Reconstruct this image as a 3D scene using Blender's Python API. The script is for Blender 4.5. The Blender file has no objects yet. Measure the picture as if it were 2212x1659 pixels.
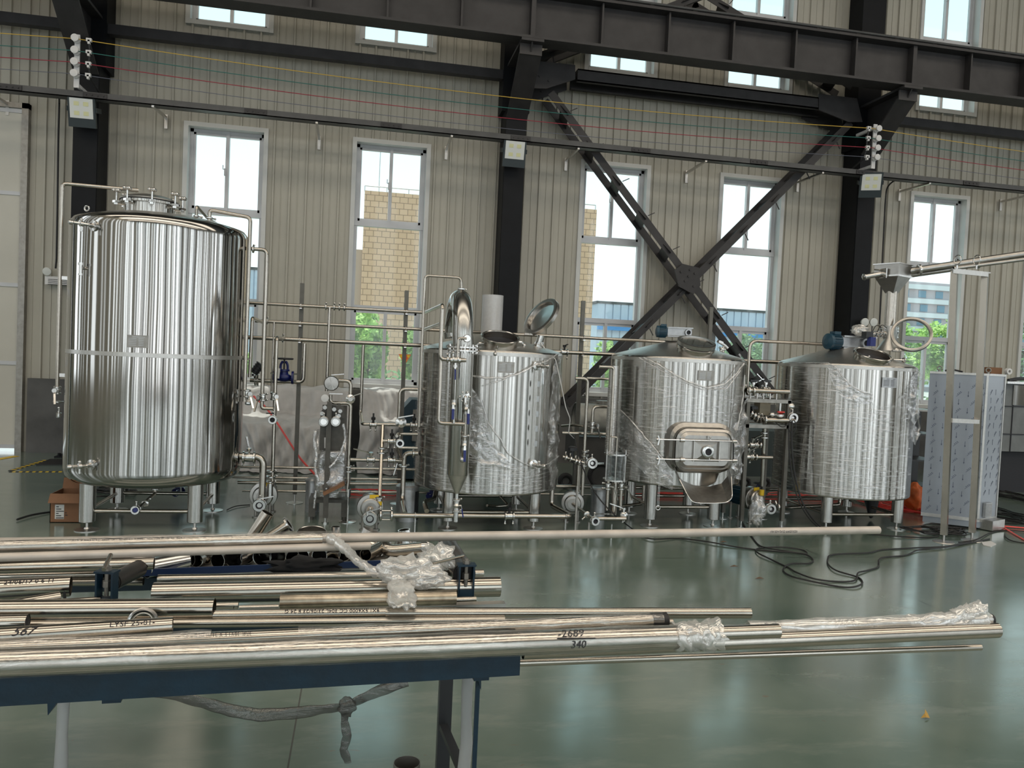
import bpy, bmesh, math, random
from mathutils import Vector, Matrix, noise
C=bpy.context.scene.collection
S=bpy.context.scene
random.seed(7)
PI=math.pi
# ---------------- camera ----------------
H0=1.6; FPX=1690.0; YAW,PIT,ROL=0.19291,-0.03648,0.04575
cy,sy,cp,sp,cr,sr=math.cos(YAW),math.sin(YAW),math.cos(PIT),math.sin(PIT),math.cos(ROL),math.sin(ROL)
FWD=Vector((sy*cp,cy*cp,sp)); RI=Vector((cy,-sy,0)); UP=RI.cross(FWD)
R2=cr*RI+sr*UP; U2=-sr*RI+cr*UP
cd=bpy.data.cameras.new('camera'); cam=bpy.data.objects.new('camera',cd); C.objects.link(cam)
cam.matrix_world=Matrix(((R2.x,U2.x,-FWD.x,0),(R2.y,U2.y,-FWD.y,0),(R2.z,U2.z,-FWD.z,H0),(0,0,0,1)))
cd.sensor_width=36; cd.lens=FPX/2212*36; cd.clip_start=0.05; cd.clip_end=600
S.camera=cam
# ---------------- view / world / lights ----------------
S.view_settings.view_transform='Standard'; S.view_settings.look='None'
S.view_settings.exposure=0.0; S.view_settings.gamma=1; S.view_settings.use_curve_mapping=False
w=bpy.data.worlds.new('sky'); S.world=w; w.use_nodes=True
nt=w.node_tree; bg=nt.nodes['Background']
tc=nt.nodes.new('ShaderNodeTexCoord'); sx=nt.nodes.new('ShaderNodeSeparateXYZ'); rp=nt.nodes.new('ShaderNodeValToRGB')
nt.links.new(tc.outputs['Generated'],sx.inputs[0]); nt.links.new(sx.outputs['Z'],rp.inputs[0]); nt.links.new(rp.outputs[0],bg.inputs[0])
rp.color_ramp.elements[0].position=0.0; rp.color_ramp.elements[0].color=(1.0,1.0,1.0,1)
rp.color_ramp.elements[1].position=0.45; rp.color_ramp.elements[1].color=(0.60,0.92,0.97,1)
bg.inputs[1].default_value=1.42
def arealight(name,loc,sx_,sy_,energy,col,rot):
    l=bpy.data.lights.new(name,'AREA'); l.shape='RECTANGLE'; l.size=sx_; l.size_y=sy_; l.energy=energy; l.color=col
    o=bpy.data.objects.new(name,l); C.objects.link(o); o.location=loc; o.rotation_euler=rot; return o
sl=bpy.data.lights.new('sun','SUN'); sl.energy=4.0; sl.angle=0.009; sl.color=(1,0.93,0.82)
so=bpy.data.objects.new('sun',sl); C.objects.link(so)
so.rotation_euler=Vector((-0.12,0.30,1.0)).to_track_quat('Z','Y').to_euler()
# added overhead lights that brighten the hall; the roof deck has no strips
for i,yy in enumerate((4.6,-1.2,-6.5)):
    arealight('added_roof_light',(4,yy,10.3),34,2.4,(620,980,780)[i],(1.0,0.89,0.74),(0,0,0))
# daylight standing in the tall windows of the opposite side of the hall
REARW=[];rl=random.Random(11);x_=-18.6
while x_<30:
    w_=rl.choice((.22,.3,.3,.45,.6,.95));REARW.append((x_+w_/2,w_));x_+=w_+rl.choice((.35,.5,.8,1.3))
for xx,w_ in REARW:
    arealight('rear_window_daylight',(xx,-11.8,4.1),w_,7.9,w_*rl.choice((28,55,85))*(1.2 if xx>6 else .7),(0.86,0.94,1.0),(PI/2,0,0))
SIDE_STRIPS=[];y_=-11  # added strip lights before solid end walls, to stripe and brighten the tanks
while y_<10:
    w_=rl.choice((.2,.35,.5,.9));SIDE_STRIPS.append((y_+w_/2,w_));y_+=w_+rl.choice((.5,.8,1.2))
for yy,w_ in SIDE_STRIPS:
    arealight('added_side_light',(-9.9,yy,4.2),w_,6.6,w_*rl.choice((20,40,60)),(0.86,0.94,1.0),(PI/2,0,-PI/2))
    arealight('added_side_light',(26.9,yy,4.2),w_,6.6,w_*rl.choice((50,90,120)),(0.86,0.94,1.0),(PI/2,0,PI/2))
# ---------------- pixel helpers ----------------
def ray(px,py): return R2*((px-1106)/FPX)-U2*((py-829.5)/FPX)+FWD
def W(px,py,Y): d=ray(px,py); t=Y/d.y; return Vector((d.x*t,Y,H0+d.z*t))
def Z(px,py,z): d=ray(px,py); t=(z-H0)/d.z; return Vector((d.x*t,d.y*t,z))
def PL(*pts,snap=0.035):
    o=[]
    for p in pts:
        if isinstance(p,Vector): q=p.copy()
        elif len(p)==4: q=Z(p[0],p[1],p[2])
        else: q=W(*p)
        if o:
            a=o[-1]
            if abs(q.x-a.x)<snap and abs(q.y-a.y)<1e-4: q.x=a.x
            elif abs(q.z-a.z)<snap: q.z=a.z
        o.append(q)
    return o
# ---------------- mesh builder ----------------
class G:
    def __init__(s): s.v=[];s.f=[];s.sm=[]
    def add(s,vs,fs,sm=False):
        n=len(s.v); s.v+=[tuple(v) for v in vs]; s.f+=[[i+n for i in f] for f in fs]; s.sm+=[sm]*len(fs); return s
    def box(s,x0,x1,y0,y1,z0,z1,M=None):
        vs=[Vector((x,y,z)) for x in (x0,x1) for y in (y0,y1) for z in (z0,z1)]
        if M: vs=[M@v for v in vs]
        return s.add(vs,[(0,1,3,2),(4,6,7,5),(0,4,5,1),(2,3,7,6),(0,2,6,4),(1,5,7,3)])
    def bar(s,a,b,w,h,up=(0,0,1)):
        a=Vector(a);b=Vector(b);d=(b-a).normalized();u=Vector(up)
        sd=d.cross(u)
        if sd.length<1e-4: sd=d.cross(Vector((0,1,0)))
        sd.normalize();u=sd.cross(d)
        vs=[p+sd*i*w/2+u*j*h/2 for p in (a,b) for i in (-1,1) for j in (-1,1)]
        return s.add(vs,[(0,1,3,2),(4,6,7,5),(0,4,5,1),(2,3,7,6),(0,2,6,4),(1,5,7,3)])
    def prism(s,poly,ext):
        n=len(poly);e=Vector(ext);vs=[Vector(p) for p in poly]+[Vector(p)+e for p in poly]
        return s.add(vs,[tuple(range(n))[::-1],tuple(range(n,2*n))]+[(i,(i+1)%n,(i+1)%n+n,i+n) for i in range(n)])
    def tube(s,pts,r,n=14,bend=None,cap=True,seg=5,close=False):
        P=[Vector(p) for p in pts]
        if bend is None: bend=r*2.4
        if bend>0 and len(P)>2:
            Q=[P[0]]
            for i in range(1,len(P)-1):
                a,b,c=P[i-1],P[i],P[i+1];l1=(a-b).length;l2=(c-b).length
                t=min(bend,l1*.48,l2*.48);p1=b+(a-b).normalized()*t;p2=b+(c-b).normalized()*t
                for k in range(seg+1):
                    u=k/seg;Q.append(p1*(1-u)**2+b*2*u*(1-u)+p2*u*u)
            Q.append(P[-1]);P=Q
        R=r if isinstance(r,(list,tuple)) else None
        vs=[];fs=[];m=len(P)
        T=[(P[min(i+1,m-1)]-P[max(i-1,0)]).normalized() for i in range(m)]
        u=T[0].orthogonal().normalized()
        for i in range(m):
            u=(u-T[i]*u.dot(T[i]));u.normalize();w_=T[i].cross(u);rr=R[i] if R else r
            for k in range(n):
                a=2*PI*k/n;vs.append(P[i]+(u*math.cos(a)+w_*math.sin(a))*rr)
        for i in range(m-1):
            for k in range(n):
                fs.append((i*n+k,i*n+(k+1)%n,(i+1)*n+(k+1)%n,(i+1)*n+k))
        s.add(vs,fs,True)
        if cap:
            s.add(vs[:n],[tuple(range(n))[::-1]]);s.add(vs[-n:],[tuple(range(n))])
        return s
    def cyl(s,a,b,r,r2=None,n=24,cap=True):
        a=Vector(a);b=Vector(b);r2=r if r2 is None else r2
        return s.lathe(a,b-a,[(r,0),(r2,(b-a).length)],n,cap)
    def lathe(s,o,ax,prof,n=32,cap=True,a0=0,a1=2*PI):
        o=Vector(o);z=Vector(ax).normalized();x=z.orthogonal().normalized()
        if abs(z.z)>.99: x=Vector((1,0,0))
        y=z.cross(x);full=abs(a1-a0-2*PI)<1e-6;m=n if full else n+1;vs=[]
        for r,h in prof:
            for k in range(m):
                a=a0+(a1-a0)*k/n;vs.append(o+z*h+(x*math.cos(a)+y*math.sin(a))*r)
        fs=[]
        for i in range(len(prof)-1):
            for k in range(n): fs.append((i*m+k,i*m+(k+1)%m,(i+1)*m+(k+1)%m,(i+1)*m+k))
        s.add(vs,fs,True)
        if cap and full:
            if prof[0][0]>1e-4: s.add(vs[:m],[tuple(range(m))[::-1]])
            if prof[-1][0]>1e-4: s.add(vs[-m:],[tuple(range(m))])
        return s
    def hollow(s,a,b,r,t=0.0015,n=28):
        a=Vector(a);b=Vector(b);L=(b-a).length
        return s.lathe(a,b-a,[(r,0),(r,L),(r-t,L),(r-t,0),(r,0)],n,False)
    def ball(s,c,rx,ry=None,rz=None,n=16,m=10,M=None):
        ry=ry or rx;rz=rz or rx;c=Vector(c);vs=[];fs=[]
        for i in range(m+1):
            t=PI*i/m
            for k in range(n):
                a=2*PI*k/n;v=Vector((rx*math.sin(t)*math.cos(a),ry*math.sin(t)*math.sin(a),rz*math.cos(t)))
                vs.append(c+(M@v if M else v))
        for i in range(m):
            for k in range(n): fs.append((i*n+k,(i+1)*n+k,(i+1)*n+(k+1)%n,i*n+(k+1)%n))
        return s.add(vs,fs,True)
    def torus(s,c,ax,R,r,n=36,m=10,a0=0,a1=2*PI):
        c=Vector(c);z=Vector(ax).normalized();x=z.orthogonal().normalized();y=z.cross(x)
        full=abs(a1-a0-2*PI)<1e-6
        pts=[c+(x*math.cos(a0+(a1-a0)*k/n)+y*math.sin(a0+(a1-a0)*k/n))*R for k in range(n+1)]
        return s.tube(pts,r,m,0,not full)
    def build(s,name,m,parent=None,sharp=35):
        off=Vector((0,0,0))
        p=parent
        while p is not None: off+=p.location;p=p.parent
        me=bpy.data.meshes.new(name);me.from_pydata([(v[0]-off.x,v[1]-off.y,v[2]-off.z) for v in s.v],[],s.f)
        me.polygons.foreach_set('use_smooth',s.sm)
        if any(s.sm): me.set_sharp_from_angle(angle=math.radians(sharp))
        me.materials.append(m);me.update()
        o=bpy.data.objects.new(name,me);C.objects.link(o);o.parent=parent;return o
def thing(name,label,cat,loc=(0,0,0),group=None,rz=0):
    o=bpy.data.objects.new(name,None);C.objects.link(o);o.location=loc;o.empty_display_size=.1
    o['label']=label;o['category']=cat
    if group:o['group']=group
    return o
def tag(o,label,cat,group=None,kind=None):
    o['label']=label;o['category']=cat
    if group:o['group']=group
    if kind:o['kind']=kind
    return o
def struct(o,label,cat): o['kind']='structure';o['label']=label;o['category']=cat;return o
def dup(root,loc,label=None,group=None,rz=None):
    def cp_(o,par):
        c=o.copy();C.objects.link(c);c.parent=par
        for ch in o.children: cp_(ch,c)
        return c
    r=cp_(root,None);r.location=loc
    if rz is not None:r.rotation_euler=(0,0,rz)
    if label:r['label']=label
    if group:r['group']=group
    return r
# ---------------- materials ----------------
MT={}
def mat(name,col,rough=.5,metal=0,spec=.5,noise_=None,bump=None,coat=0,aniso=0,trans=0,emit=None,scale3=None):
    """noise_=(scale,amount) darkens or lightens the colour; bump=(scale,strength); scale3 stretches the texture space"""
    m=bpy.data.materials.new(name);m.use_nodes=True;t=m.node_tree;b=t.nodes['Principled BSDF']
    b.inputs['Base Color'].default_value=(*col,1);b.inputs['Roughness'].default_value=rough;b.inputs['Metallic'].default_value=metal
    b.inputs['Specular IOR Level'].default_value=spec
    if coat:b.inputs['Coat Weight'].default_value=coat;b.inputs['Coat Roughness'].default_value=.12
    if trans:b.inputs['Transmission Weight'].default_value=trans
    if aniso:
        b.inputs['Anisotropic'].default_value=aniso;b.inputs['Anisotropic Rotation'].default_value=.25
        tg=t.nodes.new('ShaderNodeTangent');tg.direction_type='RADIAL';tg.axis='Z';t.links.new(tg.outputs[0],b.inputs['Tangent'])
    if noise_ or bump:
        g=t.nodes.new('ShaderNodeNewGeometry');mp=t.nodes.new('ShaderNodeMapping');t.links.new(g.outputs['Position'],mp.inputs[0])
        if scale3:mp.inputs['Scale'].default_value=scale3
    if noise_:
        n=t.nodes.new('ShaderNodeTexNoise');n.inputs['Scale'].default_value=noise_[0];n.inputs['Detail'].default_value=4;t.links.new(mp.outputs[0],n.inputs[0])
        r=t.nodes.new('ShaderNodeValToRGB');a=noise_[1]
        r.color_ramp.elements[0].position=.3;r.color_ramp.elements[1].position=.7
        r.color_ramp.elements[0].color=(*[c*(1-a) for c in col],1);r.color_ramp.elements[1].color=(*[min(1,c*(1+a)) for c in col],1)
        t.links.new(n.outputs[0],r.inputs[0]);t.links.new(r.outputs[0],b.inputs['Base Color'])
    if bump:
        n=t.nodes.new('ShaderNodeTexNoise');n.inputs['Scale'].default_value=bump[0];n.inputs['Detail'].default_value=bump[2] if len(bump)>2 else 3;t.links.new(mp.outputs[0],n.inputs[0])
        k=t.nodes.new('ShaderNodeBump');k.inputs['Strength'].default_value=bump[1];k.inputs['Distance'].default_value=.01
        t.links.new(n.outputs[0],k.inputs['Height']);t.links.new(k.outputs[0],b.inputs['Normal'])
    if emit:b.inputs['Emission Color'].default_value=(*emit[:3],1);b.inputs['Emission Strength'].default_value=emit[3]
    MT[name]=m;return m
wallm=mat('painted_panel',(0.40,0.385,0.33),.45,noise_=(1.3,.07),bump=(25,.06))
wallm2=mat('white_trim',(0.55,0.56,0.55),.4,noise_=(3,.06))
dado=mat('cement_dado',(0.10,0.10,0.10),.85,noise_=(3,.25))
doorm=mat('door_panel',(0.50,0.485,0.43),.5,noise_=(1.5,.06))
alu=mat('window_aluminium',(0.50,0.51,0.53),.35,.1,noise_=(4,.06))
blk=mat('black_steel_paint',(0.028,0.026,0.027),.55,noise_=(5,.25),bump=(40,.05))
colm=mat('column_paint',(0.006,0.007,0.009),.55,spec=.2,noise_=(5,.2))
gry=mat('grey_steel_paint',(0.07,0.07,0.07),.5,noise_=(5,.2))
# T1 mirror-finished shell with soft dents; brushed shells; polished tube
mirror=mat('polished_steel',(0.42,0.41,0.39),.10,1,aniso=.85,bump=(2.1,.55,1),scale3=(1,1,.45))
brush=mat('brushed_steel',(0.47,0.46,0.435),.17,1,aniso=.95,bump=(1.5,.06,1),scale3=(1,1,.5))
satin=mat('satin_steel',(0.58,0.565,0.54),.36,1,noise_=(30,.06))
hxd=mat('dark_oxide_steel',(0.085,0.08,0.07),.45,.3,noise_=(20,.15))
hous=mat('grey_housing',(0.17,0.18,0.18),.5,.2,noise_=(9,.1))
pumps=mat('pump_steel',(0.40,0.385,0.36),.30,1,noise_=(20,.08))
dsteel=mat('dull_steel',(0.30,0.285,0.26),.4,.85,noise_=(20,.15))
tube=mat('polished_tube',(0.45,0.415,0.365),.2,1,noise_=(40,.05))
fit=mat('polished_fitting',(0.60,0.59,0.57),.18,1)
raw=mat('pickled_pipe',(0.52,0.47,0.42),.52,.35,noise_=(14,.12))
rubber=mat('black_rubber',(0.012,0.012,0.013),.55)
plast=mat('black_plastic',(0.02,0.021,0.024),.4)
blue=mat('blue_enamel',(0.006,0.012,0.11),.3,noise_=(20,.2))
bluegrip=mat('blue_vinyl_grip',(0.01,0.02,0.16),.4)
rackblue=mat('teal_blue_paint',(0.002,0.019,0.038),.45,noise_=(18,.22),bump=(60,.05))
white=mat('white_plastic',(0.62,0.62,0.62),.45)
card=mat('cardboard',(0.21,0.105,0.055),.85,noise_=(8,.12))
paper=mat('paper_label',(0.62,0.62,0.60),.7)
ink_shade=mat('black_ink_and_shade',(0.015,0.015,0.02),.6)  # print and markings, also the shade painted inside hollow ends
redc=mat('red_cable_sheath',(0.75,0.05,0.04),.4)
redh=mat('red_hose',(0.85,0.10,0.09),.4)
orange=mat('orange_bag',(0.65,0.14,0.03),.6,noise_=(9,.3))
yel=mat('yellow_label',(0.72,0.48,0.02),.5)
postm=mat('stand_steel',(0.13,0.125,0.11),.45,.4,noise_=(12,.12))
greyc=mat('grey_dust_sheet',(0.44,0.44,0.44),.9,noise_=(5,.12),bump=(9,.5))
pf=mat('film_protected_steel',(0.29,0.325,0.375),.28,.15,noise_=(2,.05))
film_ink=mat('film_print',(0.07,0.09,0.14),.6)
alum_cast=mat('cast_aluminium',(0.42,0.43,0.44),.35,.7,noise_=(30,.1))
mblue=mat('motor_blue',(0.012,0.05,0.08),.4)
leafm=mat('leaf_green',(0.42,0.62,0.16),.6,noise_=(1.2,.45))
leafd=mat('hedge_green',(0.20,0.33,0.14),.7,noise_=(1.2,.4))
bark=mat('bark',(0.12,0.08,0.05),.9)
def special(name,fn):
    m=bpy.data.materials.new(name);m.use_nodes=True;t=m.node_tree;t.nodes.clear();out=t.nodes.new('ShaderNodeOutputMaterial')
    t.links.new(fn(t),out.inputs[0]);MT[name]=m;return m
def N(t,k,**kw):
    n=t.nodes.new(k)
    for a,v in kw.items(): setattr(n,a,v)
    return n
def mix(t,f,a,b):
    m=N(t,'ShaderNodeMixShader')
    if isinstance(f,(int,float)): m.inputs[0].default_value=f
    else: t.links.new(f,m.inputs[0])
    t.links.new(a,m.inputs[1]);t.links.new(b,m.inputs[2]);return m.outputs[0]
def glassfn(haze):
    def fn(t):
        tr=N(t,'ShaderNodeBsdfTransparent');tr.inputs[0].default_value=(.94,.97,.97,1)
        gl=N(t,'ShaderNodeBsdfGlossy');gl.inputs['Roughness'].default_value=.03
        df=N(t,'ShaderNodeBsdfTranslucent');df.inputs[0].default_value=(.85,.9,.92,1)
        a=mix(t,haze,tr.outputs[0],df.outputs[0]);return mix(t,.012,a,gl.outputs[0])
    return fn
glass=special('window_glass',glassfn(.006)); glassd=special('dusty_window_glass',glassfn(.05))
def filmfn(dens,fine=True,white_=(.9,.9,.92),axis=(14,14,75),bs=.9,hi=.55,dc=.7,dm=.30):
    def fn(t):
        tr=N(t,'ShaderNodeBsdfTransparent');gl=N(t,'ShaderNodeBsdfGlossy');gl.inputs['Roughness'].default_value=.16;gl.inputs[0].default_value=(*white_,1)
        df=N(t,'ShaderNodeBsdfDiffuse');df.inputs[0].default_value=(dc,dc,dc*.97,1)
        g=N(t,'ShaderNodeNewGeometry');mp=N(t,'ShaderNodeMapping');mp.inputs['Scale'].default_value=axis;mp.inputs['Rotation'].default_value=(.12,.1,0)
        t.links.new(g.outputs['Position'],mp.inputs[0])
        n=N(t,'ShaderNodeTexNoise');n.inputs['Scale'].default_value=1;n.inputs['Detail'].default_value=5;n.inputs['Distortion'].default_value=.6;t.links.new(mp.outputs[0],n.inputs[0])
        r=N(t,'ShaderNodeValToRGB');r.color_ramp.elements[0].position=.52;r.color_ramp.elements[1].position=.70
        r.color_ramp.elements[0].color=(dens,)*3+(1,);r.color_ramp.elements[1].color=(min(1,dens+hi),)*3+(1,)
        t.links.new(n.outputs[0],r.inputs[0])
        b=N(t,'ShaderNodeBump');b.inputs['Strength'].default_value=bs;b.inputs['Distance'].default_value=.012;t.links.new(n.outputs[0],b.inputs['Height'])
        t.links.new(b.outputs[0],gl.inputs['Normal']);t.links.new(b.outputs[0],df.inputs['Normal'])
        s_=mix(t,dm,gl.outputs[0],df.outputs[0]);return mix(t,r.outputs[0],tr.outputs[0],s_)
    return fn
film=special('stretch_film',filmfn(.05,axis=(7,7,85),bs=.6,hi=.6)); filmt=special('bunched_stretch_film',filmfn(.33,axis=(22,22,30)))
bagm=special('milky_plastic_bag',filmfn(.46,white_=(.95,.93,.9),axis=(9,9,9),bs=.5,hi=.35,dc=.8,dm=.55))
sleeve=special('clear_pipe_sleeve',filmfn(.16,white_=(.95,.92,.88),axis=(5,26,26),bs=.35,hi=.22))
def clearfn(t):
    tr=N(t,'ShaderNodeBsdfTransparent');tr.inputs[0].default_value=(.9,.93,.93,1);gl=N(t,'ShaderNodeBsdfGlossy');gl.inputs['Roughness'].default_value=.02
    lw=N(t,'ShaderNodeLayerWeight');lw.inputs[0].default_value=.35;return mix(t,lw.outputs['Facing'],tr.outputs[0],gl.outputs[0])
clear=special('clear_glass',clearfn)
# floor
def floormat():
    m=bpy.data.materials.new('green_epoxy_floor');m.use_nodes=True;t=m.node_tree;b=t.nodes['Principled BSDF'];L=t.links.new
    g=N(t,'ShaderNodeNewGeometry');n=N(t,'ShaderNodeTexNoise');n.inputs['Scale'].default_value=.9;n.inputs['Detail'].default_value=6;L(g.outputs['Position'],n.inputs[0])
    r=N(t,'ShaderNodeValToRGB');e=r.color_ramp.elements;e[0].position=.33;e[0].color=(.078,.122,.100,1);e[1].position=.66;e[1].color=(.155,.205,.170,1);L(n.outputs[0],r.inputs[0])
    # worn pale smears and brown scuffs
    mp=N(t,'ShaderNodeMapping');mp.inputs['Scale'].default_value=(1,3.2,1);mp.inputs['Rotation'].default_value=(0,0,.5);L(g.outputs['Position'],mp.inputs[0])
    n2=N(t,'ShaderNodeTexNoise');n2.inputs['Scale'].default_value=1.7;n2.inputs['Detail'].default_value=9;n2.inputs['Roughness'].default_value=.65;L(mp.outputs[0],n2.inputs[0])
    r2=N(t,'ShaderNodeValToRGB');r2.color_ramp.elements[0].position=.52;r2.color_ramp.elements[1].position=.75;r2.color_ramp.elements[0].color=(0,0,0,1);r2.color_ramp.elements[1].color=(.45,.45,.45,1);L(n2.outputs[0],r2.inputs[0])
    mx=N(t,'ShaderNodeMix',data_type='RGBA');L(r2.outputs[0],mx.inputs[0]);L(r.outputs[0],mx.inputs[6]);mx.inputs[7].default_value=(.27,.29,.25,1)
    n3=N(t,'ShaderNodeTexNoise');n3.inputs['Scale'].default_value=6;n3.inputs['Detail'].default_value=3;n3.inputs['Distortion'].default_value=1.5;L(mp.outputs[0],n3.inputs[0])
    r3=N(t,'ShaderNodeValToRGB');r3.color_ramp.elements[0].position=.735;r3.color_ramp.elements[1].position=.765;r3.color_ramp.elements[0].color=(0,0,0,1);r3.color_ramp.elements[1].color=(.7,.7,.7,1);L(n3.outputs[0],r3.inputs[0])
    mx3=N(t,'ShaderNodeMix',data_type='RGBA');L(r3.outputs[0],mx3.inputs[0]);L(mx.outputs[2],mx3.inputs[6]);mx3.inputs[7].default_value=(.15,.12,.085,1)
    # sawn joints
    sxyz=N(t,'ShaderNodeSeparateXYZ');L(g.outputs['Position'],sxyz.inputs[0])
    def line(out,off,per):
        a=N(t,'ShaderNodeMath',operation='SUBTRACT');L(out,a.inputs[0]);a.inputs[1].default_value=off
        p_=N(t,'ShaderNodeMath',operation='PINGPONG');L(a.outputs[0],p_.inputs[0]);p_.inputs[1].default_value=per/2
        c=N(t,'ShaderNodeMath',operation='LESS_THAN');L(p_.outputs[0],c.inputs[0]);c.inputs[1].default_value=.0035;return c.outputs[0]
    l1=line(sxyz.outputs[0],-.21,4.15);l2=line(sxyz.outputs[1],5.98,6.0)
    mxm=N(t,'ShaderNodeMath',operation='MAXIMUM');L(l1,mxm.inputs[0]);L(l2,mxm.inputs[1])
    mx2=N(t,'ShaderNodeMix',data_type='RGBA');L(mxm.outputs[0],mx2.inputs[0]);L(mx3.outputs[2],mx2.inputs[6]);mx2.inputs[7].default_value=(.035,.04,.035,1)
    L(mx2.outputs[2],b.inputs['Base Color'])
    rr=N(t,'ShaderNodeMapRange');L(n2.outputs[0],rr.inputs[0]);rr.inputs[1].default_value=.3;rr.inputs[2].default_value=.75;rr.inputs[3].default_value=.13;rr.inputs[4].default_value=.26;L(rr.outputs[0],b.inputs['Roughness'])
    bp=N(t,'ShaderNodeBump');bp.inputs['Strength'].default_value=.12;bp.inputs['Distance'].default_value=.01;L(n.outputs[0],bp.inputs['Height']);L(bp.outputs[0],b.inputs['Normal'])
    b.inputs['Specular IOR Level'].default_value=.8;b.inputs['Coat Weight'].default_value=.55;b.inputs['Coat Roughness'].default_value=.14;b.inputs['Coat IOR'].default_value=1.6
    return m
floorm=floormat()
# ================= SETTING =================
YW=11.6; X0,X1=-9.0,26.0; ZT=10.6
WX=[-1.94,.34,3.73,6.0,9.39,11.66,15.05,17.32,20.7,23.0]
WL=(1.09,4.56);WU=(6.0,8.6)
o=G().box(X0-1,X1+1,-13,YW+.4,-.1,0).build('floor',floorm);struct(o,'glossy green epoxy factory floor with sawn joints and pale reflections','floor')
# corrugated panel wall with window openings
def panelwall(name,yf,dirn,openings,x0,x1,zt,m,label,zb=0):
    per=.226;rib=[]
    xs=[]
    k=x0
    while k<x1: rib.append(k);k+=per
    def prof(x):
        f=((x-x0)/per)%1.0*per
        # narrow raised seam with a fine second fold beside it
        for a,b_,c,d,hh in ((.0,.008,.030,.038,.03),(.118,.122,.130,.134,.008)):
            if a<=f<=d:
                if f<b_:return hh*(f-a)/(b_-a)
                if f>c:return hh*(d-f)/(d-c)
                return hh
        return 0
    for r in rib:
        for q in (0,.008,.030,.038,.118,.122,.130,.134): xs.append(r+q)
    edges=[]
    for (a,b_,c,d) in openings: edges+=[a,b_]
    xs=sorted(set([round(x,4) for x in xs if x0<=x<=x1]+[round(e,4) for e in edges]+[x1]))
    g=G()
    zs=sorted(set([zb,zt]+[c for o_ in openings for c in o_[2:]]))
    for i in range(len(xs)-1):
        a,b_=xs[i],xs[i+1];mid=(a+b_)/2
        for j in range(len(zs)-1):
            zm=(zs[j]+zs[j+1])/2
            if any(o_[0]<mid<o_[1] and o_[2]<zm<o_[3] for o_ in openings): continue
            pa=yf-dirn*prof(a+1e-5);pb=yf-dirn*prof(b_-1e-5)
            q=[(a,pa,zs[j]),(b_,pb,zs[j]),(b_,pb,zs[j+1]),(a,pa,zs[j+1])]
            g.add(q if dirn>0 else q[::-1],[(0,1,2,3)])
    # outer skin
    yo=yf+dirn*.12
    for (a,b_,c,d) in [(x0,x1,zb,zt)]:
        ex=sorted(set([x0,x1]+edges))
        for i in range(len(ex)-1):
            mid=(ex[i]+ex[i+1])/2
            for j in range(len(zs)-1):
                zm=(zs[j]+zs[j+1])/2
                if any(o_[0]<mid<o_[1] and o_[2]<zm<o_[3] for o_ in openings): continue
                g.add([(ex[i],yo,zs[j]),(ex[i+1],yo,zs[j]),(ex[i+1],yo,zs[j+1]),(ex[i],yo,zs[j+1])],[(0,1,2,3)])
    o=g.build(name,m);struct(o,label,'wall');return o
ops=[(x-.5,x+.5,*WL) for x in WX]+[(x-.52,x+.52,*WU) for x in WX]+[(-7.2,-4.42,0,4.63)]
panelwall('wall_back',YW,1,ops,X0,X1,ZT,wallm,'grey beige corrugated panel wall pierced by two rows of tall windows')
panelwall('wall_front',-12.0,-1,[(x-w_/2,x+w_/2,.05,8.1) for x,w_ in REARW],-19,31,ZT,wallm,'panel wall on the opposite side of the hall')
struct(G().box(X0-1.3,X0-1,-12,YW,0,ZT).build('wall_left',wallm),'end wall of the hall on the left','wall')
struct(G().box(X1+1,X1+1.3,-12,YW,0,ZT).build('wall_right',wallm),'end wall of the hall on the right','wall')
struct(G().box(-20,X1+1.3,-12.4,YW+1.3,ZT,ZT+.15).build('ceiling',gry),'dark roof deck above the hall','ceiling')
g=G()
g.box(-4.36,X1,YW-.09,YW-.025,0,1.0)
o=g.build('baseboard_back',dado);struct(o,'dark cement dado along the foot of the panel wall','baseboard')
wn=0
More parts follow.
